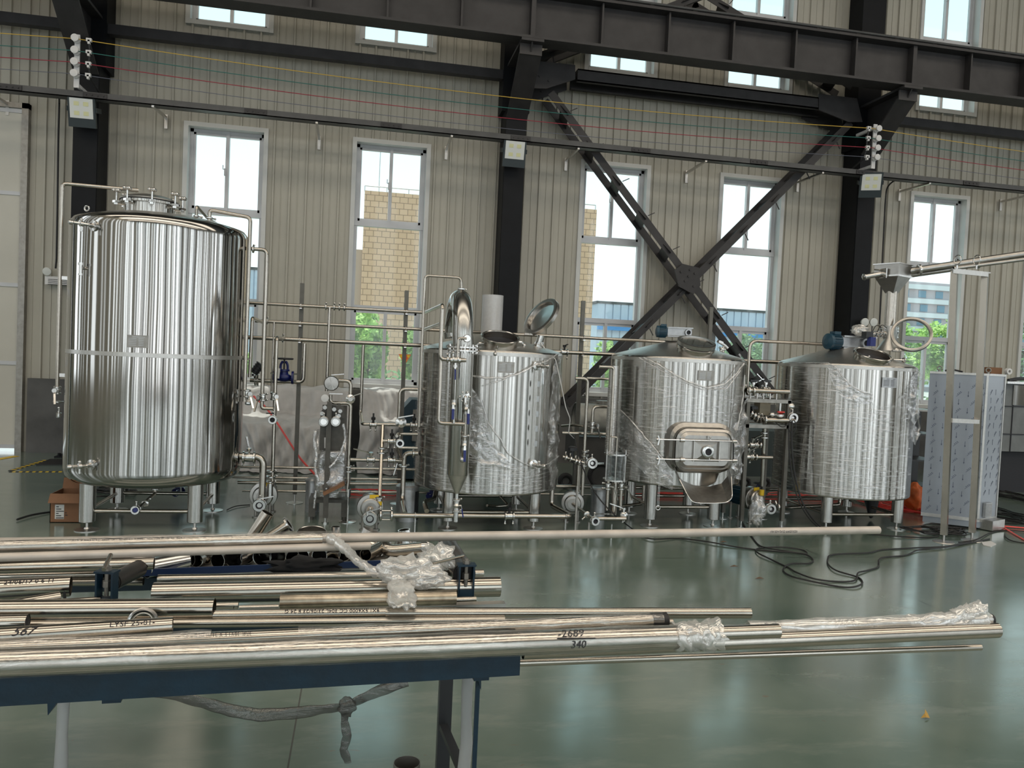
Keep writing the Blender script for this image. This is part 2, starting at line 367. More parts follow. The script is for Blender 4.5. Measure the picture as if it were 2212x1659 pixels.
def window(xc,hw,z0,z1,trans,pairs,extra=None):
    """frame set in the reveal; trans = transom heights; pairs = which bays have a central stile"""
    global wn;wn+=1
    r=bpy.data.objects.new('window_%d'%wn,None);C.objects.link(r);r.location=(xc,YW,z0);struct(r,'aluminium framed window %s in the panel wall'%('of the upper row' if z0>5 else 'of the lower row'),'window')
    g=G();x0,x1=xc-hw,xc+hw;yf=YW+.11
    # folded trim round the opening
    for a,b_,c,d in ((x0-.06,x0+.0,z0-.06,z1+.06),(x1,x1+.06,z0-.06,z1+.06)): g.box(a,b_,YW-.035,YW+.17,c,d)
    g.box(x0,x1,YW-.035,YW+.17,z1,z1+.06);g.box(x0,x1,YW-.045,YW+.17,z0-.06,z0)
    g.build('window_trim',wallm2,r)
    g=G();t=.045
    g.box(x0,x0+t,yf,yf+.07,z0,z1);g.box(x1-t,x1,yf,yf+.07,z0,z1);g.box(x0,x1,yf,yf+.07,z0,z0+t);g.box(x0,x1,yf,yf+.07,z1-t,z1)
    for z in trans: g.box(x0,x1,yf-.012,yf+.075,z-.035,z+.035)
    zz=[z0]+list(trans)+[z1]
    for i in range(len(zz)-1):
        if pairs[i]:
            g.box(xc-.024,xc+.024,yf-.008,yf+.06,zz[i],zz[i+1])
            for sx_ in (-1,1):
                xa=xc+sx_*hw;g.box(min(xa,xa-sx_*.075),max(xa,xa-sx_*.075),yf+.01,yf+.055,zz[i]+.02,zz[i+1]-.02)
            g.box(x0,x1,yf+.01,yf+.055,zz[i]+.02,zz[i]+.075);g.box(x0,x1,yf+.01,yf+.055,zz[i+1]-.075,zz[i+1]-.02)
    g.build('window_frame',alu,r)
    for i in range(len(zz)-1):
        G().box(x0+.03,x1-.03,yf+.03,yf+.036,zz[i]+.02,zz[i+1]-.02).build('pane',glassd if (i==0 and z0<3) else glass,r)
        if pairs[i] and zz[i+1]-zz[i]>.9:
            zc=(zz[i]+zz[i+1])/2;g=G();g.box(xc-.035,xc-.012,yf-.03,yf,zc-.05,zc+.05);g.tube([(xc-.03,yf-.03,zc+.04),(xc-.05,yf-.04,zc+.03),(xc-.05,yf-.04,zc+.09)],.006,8)
            g.build('latch',alu,r)
for i,x in enumerate(WX):
    window(x,.5,WL[0],WL[1],(2.20,3.42),(1,0,1)); window(x,.52,WU[0],WU[1],(7.14,),(1,1))
# rear windows: frames only have to reflect
for i,(x,w_) in enumerate(REARW):
    g=G()
    for a in (-w_/2,w_/2-.03): g.box(x+a,x+a+.03,-12.02,-11.9,.05,8.1)
    for zz in (1,3.4,5.8,7.95): g.box(x-w_/2,x+w_/2,-12.02,-11.9,zz,zz+.05)
    o=g.build('window_%d'%(wn+1+i),alu);struct(o,'window frame on the opposite side of the hall','window')
    if i%4==0:
        o=G().box(x+w_/2+.05,x+w_/2+.3,-11.98,-11.6,0,ZT).build('trim_%d'%(1+i//3),colm);struct(o,'dark steel column of the opposite wall','column')
# sliding door at the left
r=bpy.data.objects.new('door_1',None);C.objects.link(r);r.location=(-4.42,YW,0);struct(r,'pale insulated sliding panel door at the left end of the wall','door')
for k in range(6):
    x1_=-4.50-k*.46
    g=G();g.box(x1_-.452,x1_,YW-.06,YW,.05,4.55);g.build('door_panel',doorm,r)
g=G();
for z_ in (.05,1.17,2.21,3.42,4.5): g.box(-7.2,-4.5,YW-.072,YW-.05,z_,z_+.05)
g.build('door_rail',gry if 0 else alu,r)
g=G();g.box(-4.50,-4.42,YW-.09,YW+.1,0,4.63);g.box(-7.2,-4.42,YW-.09,YW+.1,4.56,4.63);g.build('door_frame',dsteel,r)
# steel columns
CX=[-9.29,-3.60,2.06,7.70,13.35,19.0]
def column(xc,label):
    t=thing('steel_column',label,'column',(xc,11.3,0),'dark steel columns against the panel wall')
    g=G();g.box(xc-.145,xc+.145,11.12,11.14,0,5.1);g.box(xc-.145,xc+.145,11.54,11.56,0,5.1);g.box(xc-.01,xc+.01,11.14,11.54,0,5.1)
    g.box(xc-.15,xc-.135,11.14,11.54,0,5.1);g.box(xc+.135,xc+.15,11.14,11.54,0,5.1)
    g.build('column_shaft',colm,t)
    g=G();g.box(xc-.2,xc+.2,11.2,11.56,5.1,ZT);g.build('upper_shaft',colm,t)
    g=G();g.box(xc-.25,xc+.25,11.05,11.6,0,.02);
    for sx_ in (-.2,.2):g.cyl((xc+sx_,11.08,.02),(xc+sx_,11.08,.06),.02,n=6)
    g.build('base_plate',colm,t)
    # corbel bracket carrying the crane beam
    g=G();g.bar((xc,11.10,4.98),(xc,10.32,5.60),.30,.025,(0,1,1));g.prism([(xc-.01,11.12,5.0),(xc-.01,10.3,5.6),(xc-.01,10.2,5.74),(xc-.01,11.5,5.74)],(.02,0,0))
    g.box(xc-.15,xc+.15,10.18,11.2,5.72,5.755);g.box(xc-.15,xc+.15,10.29,10.31,5.58,5.74)
    g.build('corbel',blk,t)
    return t
labs=['steel column left of the sliding door, outside the frame','dark steel column behind the tall tank, floodlight under the cable tray','dark steel column behind the kettle, left end of the cross bracing','dark steel column behind the feed hopper, right end of the cross bracing','dark steel column far beyond the wrapped cabinets','last dark steel column at the right']
for x,l in zip(CX,labs): column(x,l)
# crane runway beam
t=thing('crane_beam','long dark riveted crane runway beam with stiffeners running above the windows','beam',(2,10.35,5.77))
g=G();g.box(X0,X1,10.34,10.36,5.8,6.36);g.build('web',blk,t)
g=G();g.box(X0,X1,10.20,10.50,5.765,5.80);g.build('bottom_flange',blk,t)
g=G();g.box(X0,X1,10.17,10.53,6.34,6.375);g.build('top_flange',blk,t)
g=G();g.box(X0,X1,10.31,10.39,6.375,6.39);g.box(X0,X1,10.34,10.36,6.39,6.46);g.box(X0,X1,10.325,10.375,6.46,6.49);g.build('rail',blk,t)
k=-11
while 2.06+.943*k<X1:
    x=2.06+.943*k
    if x>X0:
        g=G();w2=.012 if k%6 else .03
        g.box(x-w2,x+w2,10.215,10.34,5.8,6.34);g.box(x-w2,x+w2,10.36,10.48,5.8,6.34);g.build('stiffener',blk,t)
    k+=1
k=0
while 1.2+.62*k<13:
    x=1.2+.62*k;g=G();g.box(x-.03,x+.03,10.20,10.32,6.375,6.40);g.cyl((x,10.25,6.40),(x,10.25,6.43),.017,n=8);g.build('rail_clip',blk,t);k+=1
g=G();g.tube([(X0,10.16,6.40),(X1,10.16,6.40)],.016,8);g.build('conduit',gry,t)
# struts between columns
def strut(xa,xb,label):
    tag(G().box(xa,xb,11.24,11.37,5.56,5.69).build('horizontal_strut',blk),label,'strut','straight struts between the columns')
strut(-9.1,-3.8,'dark square strut left of the first column, above the sliding door');strut(-3.4,1.86,'long dark square strut between the tall tank column and the middle column')
strut(7.92,13.15,'dark square strut right of the right hand column');
t=thing('tie_beam','heavy dark box tie between two columns above the cross bracing','beam',(4.9,11.2,5.6))
a=W(1240,147,11.0);b=W(1240,173,11.0)
g=G();g.box(2.9,6.95,11.0,11.02,b.z,a.z);g.box(2.9,6.95,11.0,11.44,a.z-.02,a.z);g.box(2.9,6.95,11.42,11.44,b.z,a.z);g.box(2.9,6.95,11.0,11.08,b.z,b.z+.015);g.box(2.9,6.95,11.36,11.44,b.z,b.z+.015);g.build('box_section',blk,t)
for yy in (10.985,11.45):
    g=G();g.prism([W(*p,11.0)*1 for p in ((1140,130),(1242,141),(1242,172),(1180,192),(1128,190))],(0,.02,0));g.prism([W(*p,11.0) for p in ((1768,203),(1850,213),(1862,264),(1832,264),(1768,238))],(0,.02,0))
    for v in range(len(g.v)): g.v[v]=(g.v[v][0],g.v[v][1]-11.0+yy,g.v[v][2])
    for px,py in ((1165,165),(1185,175),(1150,182)):
        q=W(px,py,11.0);g.cyl((q.x,yy-.012,q.z),(q.x,yy,q.z),.016,n=6)
    g.build('gusset_plate',blk,t)
def brace(a,b,label,name='cross_brace',n=8):
    t=thing(name,label,'brace',(a+b)/2)
    d=(b-a).normalized();L=(b-a).length;s=d.cross(Vector((0,1,0))).normalized()
    for yy in (11.08,11.45):
        g=G();A=Vector((a.x,yy,a.z));B=Vector((b.x,yy,b.z));g.bar(A,B,.012,.11,s);g.bar(A+s*.05+Vector((0,.03,0)),B+s*.05+Vector((0,.03,0)),.06,.01,s);g.build('angle_chord',blk,t)
    for k in range(n):
        p=a+d*L*(k+.6)/n;g=G();g.bar(Vector((p.x,11.04,p.z))-d*.07,Vector((p.x,11.5,p.z))+d*.07,.17,.008,s)
        g.bar(Vector((p.x,11.03,p.z))+s*.05,Vector((p.x,11.03,p.z))+s*.16+d*.03,.012,.012);g.build('batten_plate',blk,t)
    return t
brace(W(1190,200,11.08),W(1672,850,11.08),'twin angle cross brace falling from the middle column to the lower right',n=9)
brace(W(1838,265,11.08),W(1226,874,11.08),'twin angle cross brace rising from behind the kettle to the right hand column',n=9)
c=W(1487,600,11.0)
g=G();g.prism([c+Vector(v) for v in ((-.22,0,.1),(-.1,0,.2),(.16,0,.16),(.2,0,-.1),(.1,0,-.24),(-.14,0,-.14))],(0,.025,0))
for dx,dz in ((-.12,.08),(.1,.07),(.09,-.12),(-.05,-.05),(0,.02),(.02,.12)): g.cyl(c+Vector((dx,-.015,dz)),c+Vector((dx,0,dz)),.018,n=6)
tag(g.build('brace_gusset',blk),'bolted plate where the two cross braces meet','gusset plate')
brace(W(1520,-14,11.08),W(1840,188,11.08),'dark angle brace above the crane beam, falling to the right','upper_brace',4)
brace(W(1530,-16,11.08),W(1150,128,11.08),'dark angle brace above the crane beam, falling to the left','upper_brace',4)
# cable tray on wall brackets
g=G();g.box(X0,X1,10.82,10.835,4.585,4.665);g.box(X0,X1,10.965,10.98,4.585,4.665);g.box(X0,X1,10.82,10.98,4.585,4.595)
t=thing('cable_tray','long grey cable tray on wall brackets crossing above the lower windows','cable tray',(2,10.9,4.6));g.build('tray',gry,t)
for px,py in ((20,208),(205,217),(552,247),(845,274),(1125,300),(1385,325),(1640,352),(1868,374),(2098,398)):
    p=W(px,py,10.815);g=G();g.box(p.x-.14,p.x+.14,10.808,10.82,4.595,4.655)
    for q in (-.1,-.035,.035,.1): g.cyl((p.x+q,10.80,4.625),(p.x+q,10.808,4.625),.010,n=6)
    g.build('splice_plate',blk,t)
for px,py in ((18,222),(360,252),(690,298),(964,320),(1222,345),(1482,372),(1722,392),(1942,412),(2160,434)):
    p=W(px,py,11.56);g=G();g.box(p.x-.02,p.x+.02,11.53,11.56,p.z-.17,p.z+.02);g.bar((p.x,11.54,p.z-.02),(p.x,10.84,4.575),.03,.03);g.build('wall_bracket',satin,t)
# four bare coloured conductors on porcelain spools
XA,XB=-3.57,7.37;zs4=[5.235,5.09,4.95,4.81]
sagm=5.235-W(1027,210,10.62).z
for (nm,col,z),lab in zip((('yellow',(.55,.36,.05),0),('green',(.02,.14,.12),1),('red',(.30,.02,.04),2),('grey',(.12,.13,.17),3)),('topmost yellow power wire strung across the columns','green power wire strung just under the yellow one','dark red power wire, third of the four strung wires','thin grey wire, lowest of the four strung wires')):
    m=mat('wire_'+nm,col,.5);zz=zs4[z];pts=[]
    for x0_,x1_ in ((XA-11,XA),(XA,XB),(XB,XB+11)):
        for k in range(25):
            u=k/24;pts.append(Vector((x0_+(x1_-x0_)*u,10.62,zz-.13*4*u*(1-u))))
    tag(G().tube(pts,.0052 if z<3 else .004,6,0).build('power_wire',m),lab,'wire','coloured power wires')
for xc,s_,lab in ((XA,1,'white four spool insulator rack on the column behind the tall tank'),(XB+.1,-1,'white four spool insulator rack on the right hand column')):
    t=thing('insulator_rack',lab,'insulator',(xc,10.66,4.8))
    g=G();g.box(xc-.03,xc+.03,10.67,10.69,4.66,5.32);g.box(xc-.02,xc+.02,10.69,11.12,4.68,4.72);g.box(xc-.02,xc+.02,10.69,11.12,5.25,5.29);g.build('strap',white,t)
    for z in zs4:
        g=G();g.lathe((xc,10.57,z),(0,1,0),[(.02,0),(.045,.005),(.045,.02),(.028,.035),(.028,.06),(.045,.075),(.045,.09),(.02,.1)],16);g.build('spool',white,t)
        g=G();g.box(xc+s_*.15-.03,xc+s_*.15+.03,10.6,10.64,z-.02,z+.02);g.box(xc+s_*.15-.012,xc+s_*.15+.012,10.6,10.64,z-.05,z);g.build('wire_clip',white,t)
    tag(G().tube([(xc+s_*.15,10.62,5.2),(xc+s_*.16,10.63,5.1),(xc+s_*.14,10.66,4.95),(xc+s_*.15,10.7,4.8),(xc+s_*.2,10.9,4.68),(xc+s_*.2,10.95,4.60)],.012,8,0).build('dropper_cable',rubber),'black cable looping down from the '+('left' if s_>0 else 'right')+' insulator rack','cable')
# floodlights
lens=mat('floodlight_lens',(.62,.64,.62),.25);led=mat('led_patch',(.62,.62,.36),.5);lampb=mat('floodlight_body',(.012,.022,.026),.45)
def flood(p,yaw,pitch,lab):
    t=thing('floodlight',lab,'floodlight',p,'square LED floodlights on the columns');M=Matrix.Translation(p)@Matrix.Rotation(yaw,4,'Z')@Matrix.Rotation(pitch,4,'X')
    g=G();g.box(-.16,.16,.0,.05,-.22,.15,M)
    for k in range(7): g.box(-.14+k*.04,-.13+k*.04,.05,.085,-.2,.13,M)
    g.build('housing',lampb,t)
    g=G();g.box(-.135,.135,-.008,0,-.11,.13,M);g.build('lens',lens,t)
    for a in (-.055,.055):
        for b_ in (-.05,.065):
            g=G();g.box(a-.03,a+.03,-.011,-.008,b_-.025,b_+.025,M);g.build('led_patch',led,t)
    g=G()
    for a in (-.175,.165): g.box(a,a+.01,.0,.2,-.03,.03,M)
    g.box(-.175,.175,.19,.2,-.03,.03,M);g.build('yoke',lampb,t)
q=W(176,236,10.86);flood(q,.0,.22,'square LED floodlight on the column behind the tall tank')
q=W(1112,326,10.86);flood(q,.0,.22,'square LED floodlight on the middle column')
q=W(1882,395,10.80);flood(q,-.45,.28,'tilted square LED floodlight on the right hand column')
# emergency lights
t=thing('emergency_light','white emergency lamp box with one round head on the wall left of the tall tank','emergency light',W(112,600,11.5))
a=W(97,596,11.5);b=W(150,617,11.5);g=G();g.box(a.x,b.x,11.5,11.56,b.z,a.z);g.build('box',white,t)
q=W(103,586,11.5);g=G();g.lathe((q.x,11.5,q.z),(0,-1,-.2),[(.03,-.03),(.05,0),(.055,.03),(.05,.035),(0,.04)],20);g.build('lamp_head',lens,t)
g=G()
for k in range(4): g.box(a.x+.04,a.x+.27,11.497,11.5,a.z-.045-k*.022,a.z-.038-k*.022)
g.build('printing',ink_shade,t)
t=thing('emergency_light','pair of round emergency lamp heads on short stems in front of the right hand column','emergency light',W(1877,715,11.0))
for px in (1867,1886):
    q=W(px,696,11.0);g=G();g.lathe(q,(0,-1,-.1),[(.035,-.05),(.062,0),(.066,.02),(.06,.025),(0,.03)],20);g.build('lamp_head',lens,t)
    g=G();g.cyl((q.x,q.y+.02,q.z-.28),(q.x,q.y+.02,q.z-.03),.008,n=8);g.build('stem',gry,t)
a=W(1860,722,11.0);b=W(1893,732,11.0);g=G();g.box(a.x,b.x,10.98,11.12,b.z,a.z);g.build('box',white,t)
# thin black cables hanging on the wall
tag(G().tube(PL((98,200,11.0),(112,208,11.0),(128,206,11.2),(128,222,11.5),(126,300,11.5),(124,450,11.5),(122,560,11.5),(120,580,11.5),snap=0),.012,8,.03).build('wall_cable',rubber),'black cable dropping down the wall left of the tall tank','cable')
tag(G().tube(PL((1955,385,11.0),(1930,390,11.3),(1915,405,11.5),(1912,440,11.5),(1906,560,11.5),(1900,700,11.5),snap=0),.012,8,.1).build('wall_cable',rubber),'black cable dropping down the wall right of the right hand column','cable')
# floor markings and doormat
t=thing('floor_marking','black and yellow hazard tape outline on the floor left of the tall tank','tape',Z(75,1015,0))
for (a,b) in (((22,1017),(98,994)),((20,1019),(134,1019))):
    A=Z(*a,.002);B=Z(*b,.002)
    for k in range(16):
        u0,u1=k/16,(k+1)/16;g=G();g.bar(A+(B-A)*u0,A+(B-A)*u1,.05,.003);g.build('tape_dash',yel if k%2 else ink_shade,t)
tag(G().bar(Z(-40,998,.002),Z(35,985,.002),.09,.003).build('floor_line',yel),'plain yellow line on the floor in front of the sliding door','line marking')
tag(G().prism([Z(*p,0) for p in ((78,1005),(150,1005),(160,993),(108,993))],(0,0,.012)).build('doormat',rubber),'dark rubber mat on the floor beside the sliding door','mat')
# ================= OUTSIDE =================
gm=mat('outdoor_paving',(.42,.41,.38),.9,noise_=(.6,.1))
struct(G().box(-60,160,YW+.5,160,-.35,-.25).build('ground',gm),'pale paving outside the windows','ground')
def tiled():
    m=bpy.data.materials.new('tiled_facade');m.use_nodes=True;t=m.node_tree;b=t.nodes['Principled BSDF'];L=t.links.new
    g=N(t,'ShaderNodeNewGeometry');s=N(t,'ShaderNodeSeparateXYZ');L(g.outputs['Position'],s.inputs[0]);c=N(t,'ShaderNodeCombineXYZ');L(s.outputs[0],c.inputs[0]);L(s.outputs[2],c.inputs[1])
    k=N(t,'ShaderNodeTexBrick');L(c.outputs[0],k.inputs[0]);k.inputs['Scale'].default_value=1;k.inputs['Brick Width'].default_value=.29;k.inputs['Row Height'].default_value=.205;k.inputs['Mortar Size'].default_value=.011
    k.inputs['Color1'].default_value=(.80,.50,.34,1);k.inputs['Color2'].default_value=(.72,.44,.29,1);k.inputs['Mortar'].default_value=(.36,.22,.15,1)
    L(k.outputs[0],b.inputs['Base Color']);b.inputs['Roughness'].default_value=.8;return m
tl=tiled()
YB=28.0;a=W(788,411,YB);b=W(1290,441,YB)
t=thing('tiled_building','beige tiled building seen through the windows behind the kettle','building',((a.x+b.x)/2,YB,-.3))
G().box(a.x,b.x,YB,YB+9,-.3,a.z).build('tiled_wall',tl,t)
G().box(a.x-.3,a.x,YB+.5,YB+8,-.3,a.z-2).build('side_pilaster',mat('facade_side',(.5,.38,.3),.8),t)
g=G();g.tube([(a.x,YB+.2,a.z+.2),(b.x,YB+.2,a.z+.2)],.02,6)
for k in range(12):
    x=a.x+(b.x-a.x)*k/11;g.tube([(x,YB+.2,a.z),(x,YB+.2,a.z+.2)],.015,6)
g.tube([(a.x+.5,YB+1,a.z),(a.x+.5,YB+1,a.z+1.6)],.015,6);g.build('roof_rail',alu,t)
fm=mat('factory_cladding',(.46,.52,.62),.7,noise_=(3,.03));bm=mat('factory_blue_band',(.03,.22,.55),.6)
def factory(px0,py0,px1,Y,lab,band=None):
    a=W(px0,py0,Y);b=W(px1,py0,Y);t=thing('factory_building',lab,'building',((a.x+b.x)/2,Y,-.3))
    g=G();x=a.x
    while x<b.x: g.box(x,x+.42,Y,Y+10,-.3,a.z);g.box(x+.42,x+.5,Y+.06,Y+10,-.3,a.z);x+=.5
    g.build('clad_wall',fm,t);G().box(a.x-.1,b.x+.5,Y-.05,Y+10,a.z,a.z+.15).build('roof_edge',gry,t)
    if band:
        c=W(px0+20,band[0],Y);d=W(px0+20,band[1],Y);G().box(a.x,b.x,Y-.3,Y,d.z,c.z).build('blue_canopy',bm,t)
        for k in range(3):
            e=W(px0+25+k*35,band[1]+20,Y);f=W(px0+45+k*35,band[1]+45,Y);G().box(e.x,f.x,Y-.03,Y,f.z,e.z).build('window',mblue,t)
factory(470,578,700,46,'blue grey factory hall outside, seen at the right edge of the first window')
factory(1292,655,1760,46,'blue grey factory hall with a blue canopy band outside, right of the tiled building',(697,713))
om=mat('office_wall',(.43,.38,.40),.7);ow=mat('office_band',(.66,.66,.68),.7);og=mat('office_glass',(.16,.27,.36),.2)
a=W(1900,603,75);b=W(2300,590,75);t=thing('office_building','tall office building with pale window bands seen behind the hopper','building',((a.x+b.x)/2,75,-.3))
G().box(a.x,b.x,75,90,-.3,a.z).build('office_wall',om,t)
k=0
while a.z-.3-k*1.5>0:
    z=a.z-.3-k*1.5;G().box(a.x,b.x,74.7,75,z-.5,z).build('pale_band',ow,t)
    for j in range(16):
        x=a.x+.6+j*2.1+(.3 if k%2 else 0);G().box(x,x+.9,74.95,75,z-1.35,z-.6).build('window',og,t)
    k+=1
def leafball(c,R,n,s,seed):
    rnd=random.Random(seed);g=G()
    for i in range(n):
        while 1:
            v=Vector((rnd.uniform(-1,1),rnd.uniform(-1,1),rnd.uniform(-1,1)))
            if .25<v.length<1 and noise.noise(v*2.2+Vector((seed,0,0)))>-.12: break
        p=Vector((c[0]+v.x*R[0],c[1]+v.y*R[1],c[2]+v.z*R[2]));a=Vector((rnd.gauss(0,1),rnd.gauss(0,1),rnd.gauss(0,1))).normalized();b_=a.orthogonal().normalized()
        g.add([p-a*s,p+b_*s*.45,p+a*s,p-b_*s*.45],[(0,1,2,3)])
    return g
def tree(px,py0,py1,Y,wpx,lab,seed,n=1500,s=.09,m=leafm):
    top=W(px,py0,Y);bot=W(px,py1,Y);wd=abs(W(px+wpx,py0,Y).x-top.x)
    c=((top.x),Y,(top.z+bot.z)/2);R=(wd,wd,(top.z-bot.z)/2)
    t=thing('tree',lab,'tree',(c[0],Y,-.25))
    leafball(c,R,n,s,seed).build('foliage',m,t);G().tube([(c[0],Y,-.25),(c[0]+.05,Y,c[2])],.07,8).build('trunk',bark,t)
tree(792,668,835,19,50,'bright green young tree outside the second window, left of the tiled wall',1,2600)
tree(905,700,830,19,36,'green sapling outside the second window at its right edge',2,1200)
tree(1312,735,850,19,30,'small tree outside the third window',3,900)
tree(1400,690,800,24,34,'small tree outside beyond the cross brace',9,900)
tree(1612,716,860,22,50,'hazy green tree outside the fourth window',4,2200,m=leafd)
tree(1668,735,900,22,40,'thin tree outside the fourth window at its right edge',5,1200)
tree(1960,700,850,22,55,'bright green tree outside the window behind the hopper, left of two',6,2600)
tree(2045,690,830,20,58,'bright green tree outside the window behind the steel posts, right of two',7,3000)
tree(2212,655,860,22,45,'bushy tree outside the window at the right edge',8,1600,m=leafd)
tree(563,745,830,19,30,'small green tree outside the first window',11,700)
g=leafball((7,21,.4),(16,.6,.75),6000,.10,31)
tag(g.build('hedge',leafd),'long low hedge outside behind the young trees','hedge',kind='stuff')
# warning triangle stuck on the second window
a=W(861,765,YW+.13);b=W(888,766,YW+.13);c=W(874,789,YW+.13)
t=thing('warning_triangle','red inverted warning triangle sticker on the second window','sticker',(a+b+c)/3)
ro=mat('triangle_red',(.75,.09,.03),.5);G().prism([a,c,b],(0,-.003,0)).build('red_field',ro,t)
cc=(a+b+c)/3;g=G();P=[cc+(p-cc)*k+Vector((0,-.005,0)) for k in (.86,.76) for p in (a,b,c)]
g.add(P,[(0,1,4,3),(1,2,5,4),(2,0,3,5)]);
for k in range(3): g.box(cc.x-.075+k*.055,cc.x-.04+k*.055,cc.y-.006,cc.y-.004,cc.z+.01,cc.z+.045)
g.build('yellow_marks',yel,t)
# ================= FITTINGS =================
VX,VY,VZ=Vector((1,0,0)),Vector((0,1,0)),Vector((0,0,1))
def clampg(g,p,ax,r,nut=None):
    p=Vector(p);ax=Vector(ax).normalized();h=max(.011,r*.45)
    g.lathe(p-ax*h,ax,[(r*1.02,0),(r*1.5,h*.25),(r*1.75,h*.55),(r*1.75,h*1.45),(r*1.5,h*1.75),(r*1.02,h*2)],24)
    s=(nut or ax.orthogonal()).normalized()
    g.cyl(p+s*r*1.5,p+s*(r*1.5+.028),.007,n=8);g.ball(p+s*(r*1.5+.032),.011,n=8,m=5)
def clamp(parent,p,ax,r,name='clamp',nut=None):
    g=G();clampg(g,p,ax,r,nut);return g.build(name,fit,parent)
def valve(parent,p,ax,r,hd,ld,L=.13,name='butterfly_valve',hm=None):
    """clamped butterfly valve: hd = stem direction, ld = lever direction"""
    p=Vector(p);ax=Vector(ax).normalized();hd=Vector(hd).normalized();ld=Vector(ld).normalized()
    g=G();clampg(g,p-ax*r*1.5,ax,r,-hd);clampg(g,p+ax*r*1.5,ax,r,-hd)
    g.lathe(p-ax*r*1.3,ax,[(r*1.2,0),(r*1.35,r*.5),(r*1.35,r*2.1),(r*1.2,r*2.6)],20)
    b=g.build(name,fit,parent)
    g=G();s=p+hd*(r*1.3+.035);g.cyl(p+hd*r*1.1,s,.011,n=10);g.cyl(s-hd*.008,s+hd*.014,.02,n=12)
    g.bar(s,s+ld*L*.25+hd*.01,.022,.008,hd);g.bar(s+ld*L*.25+hd*.01,s+ld*L+hd*.022,.016,.008,hd)
    g.build('handle',hm or fit,b);return b
def ballv(parent,p,ax,r,hd,ld,L=.09,grip=True):
    p=Vector(p);ax=Vector(ax).normalized();hd=Vector(hd).normalized();ld=Vector(ld).normalized()
    g=G();g.lathe(p-ax*.04,ax,[(r*1.1,0),(r*1.7,.0),(r*1.7,.018),(r*1.3,.02),(r*1.9,.04),(r*1.3,.06),(r*1.7,.062),(r*1.7,.08),(r*1.1,.08)],12)
    b=g.build('ball_valve',fit,parent)
    g=G();s=p+hd*(r*1.5+.02);g.cyl(p,s,.008,n=8);g.bar(s,s+ld*L*.3,.016,.004,hd);hn=g.build('handle',fit,b)
    g=G();g.bar(s+ld*L*.28,s+ld*L,.02,.011,hd);g.build('grip',bluegrip if grip else rubber,b);return b
def endport(parent,p,d,r,name='open_port'):
    """clamp-ended stub facing d, its end closed by a black disc"""
    p=Vector(p);d=Vector(d).normalized();g=G()
    g.lathe(p,d,[(r,-.05),(r,-.02),(r*1.7,-.018),(r*1.75,.0),(r*1.6,.008),(r*.95,.008),(r*.9,-.03)],24,False)
    clampg(g,p-d*.025,d,r,VZ);o=g.build(name,fit,parent);G().lathe(p,d,[(r*.93,-.004),(r*.5,-.012),(0,-.012)],20,False).build('bore_shade',ink_shade,o);return o  # black disc paints the shade inside the stub
def cylhit(px,py,cx,cy,R):
    d=ray(px,py);a=d.x**2+d.y**2;b=-2*(d.x*cx+d.y*cy);c=cx*cx+cy*cy-R*R;q=b*b-4*a*c
    t=-b/(2*a) if q<0 else (-b-math.sqrt(q))/(2*a)
    return Vector((d.x*t,d.y*t,H0+d.z*t))
def nameplate(parent,c,R,px0,py0,px1,py1,m=None,rows=6):
    a=cylhit(px0,py0,*c,R);b=cylhit(px1,py1,*c,R);t0=math.atan2(a.y-c[1],a.x-c[0]);t1=math.atan2(b.y-c[1],b.x-c[0])
    if t1<t0:t1+=2*PI
    g=G();n=6;vs=[];rr=R+.012
    for rad in (rr,rr-.006):
        for z in (b.z,a.z):
            for k in range(n+1):
                t=t0+(t1-t0)*k/n;vs.append((c[0]+rad*math.cos(t),c[1]+rad*math.sin(t),z))
    fs=[]
    for k in range(n):
        fs+=[(k,k+1,n+2+k,n+1+k),(2*(n+1)+k+1,2*(n+1)+k,3*(n+1)+k,3*(n+1)+k+1),(n+1+k,n+2+k,3*n+4+k,3*n+3+k),(k+1,k,2*n+2+k,2*n+3+k)]
    fs+=[(0,n+1,3*n+3,2*n+2),(n,3*n+2,4*n+3,2*n+1)]
    g.add(vs,fs);p=g.build('nameplate',m or dsteel,parent)
    g=G();H=a.z-b.z
    for k in range(rows):
        z=a.z-H*(.12+.8*k/rows)
        for (u0,u1) in ((.08,.45),(.55,.8)) if k else ((.25,.85),):
            q=[]
            for t in (t0+(t1-t0)*u0,t0+(t1-t0)*u1):
                for zz in (z,z-H*.045): q.append((c[0]+(rr+.0015)*math.cos(t),c[1]+(rr+.0015)*math.sin(t),zz))
            g.add(q,[(0,1,3,2)])
    g.build('engraving',ink_shade if m else alum_cast,p);return p
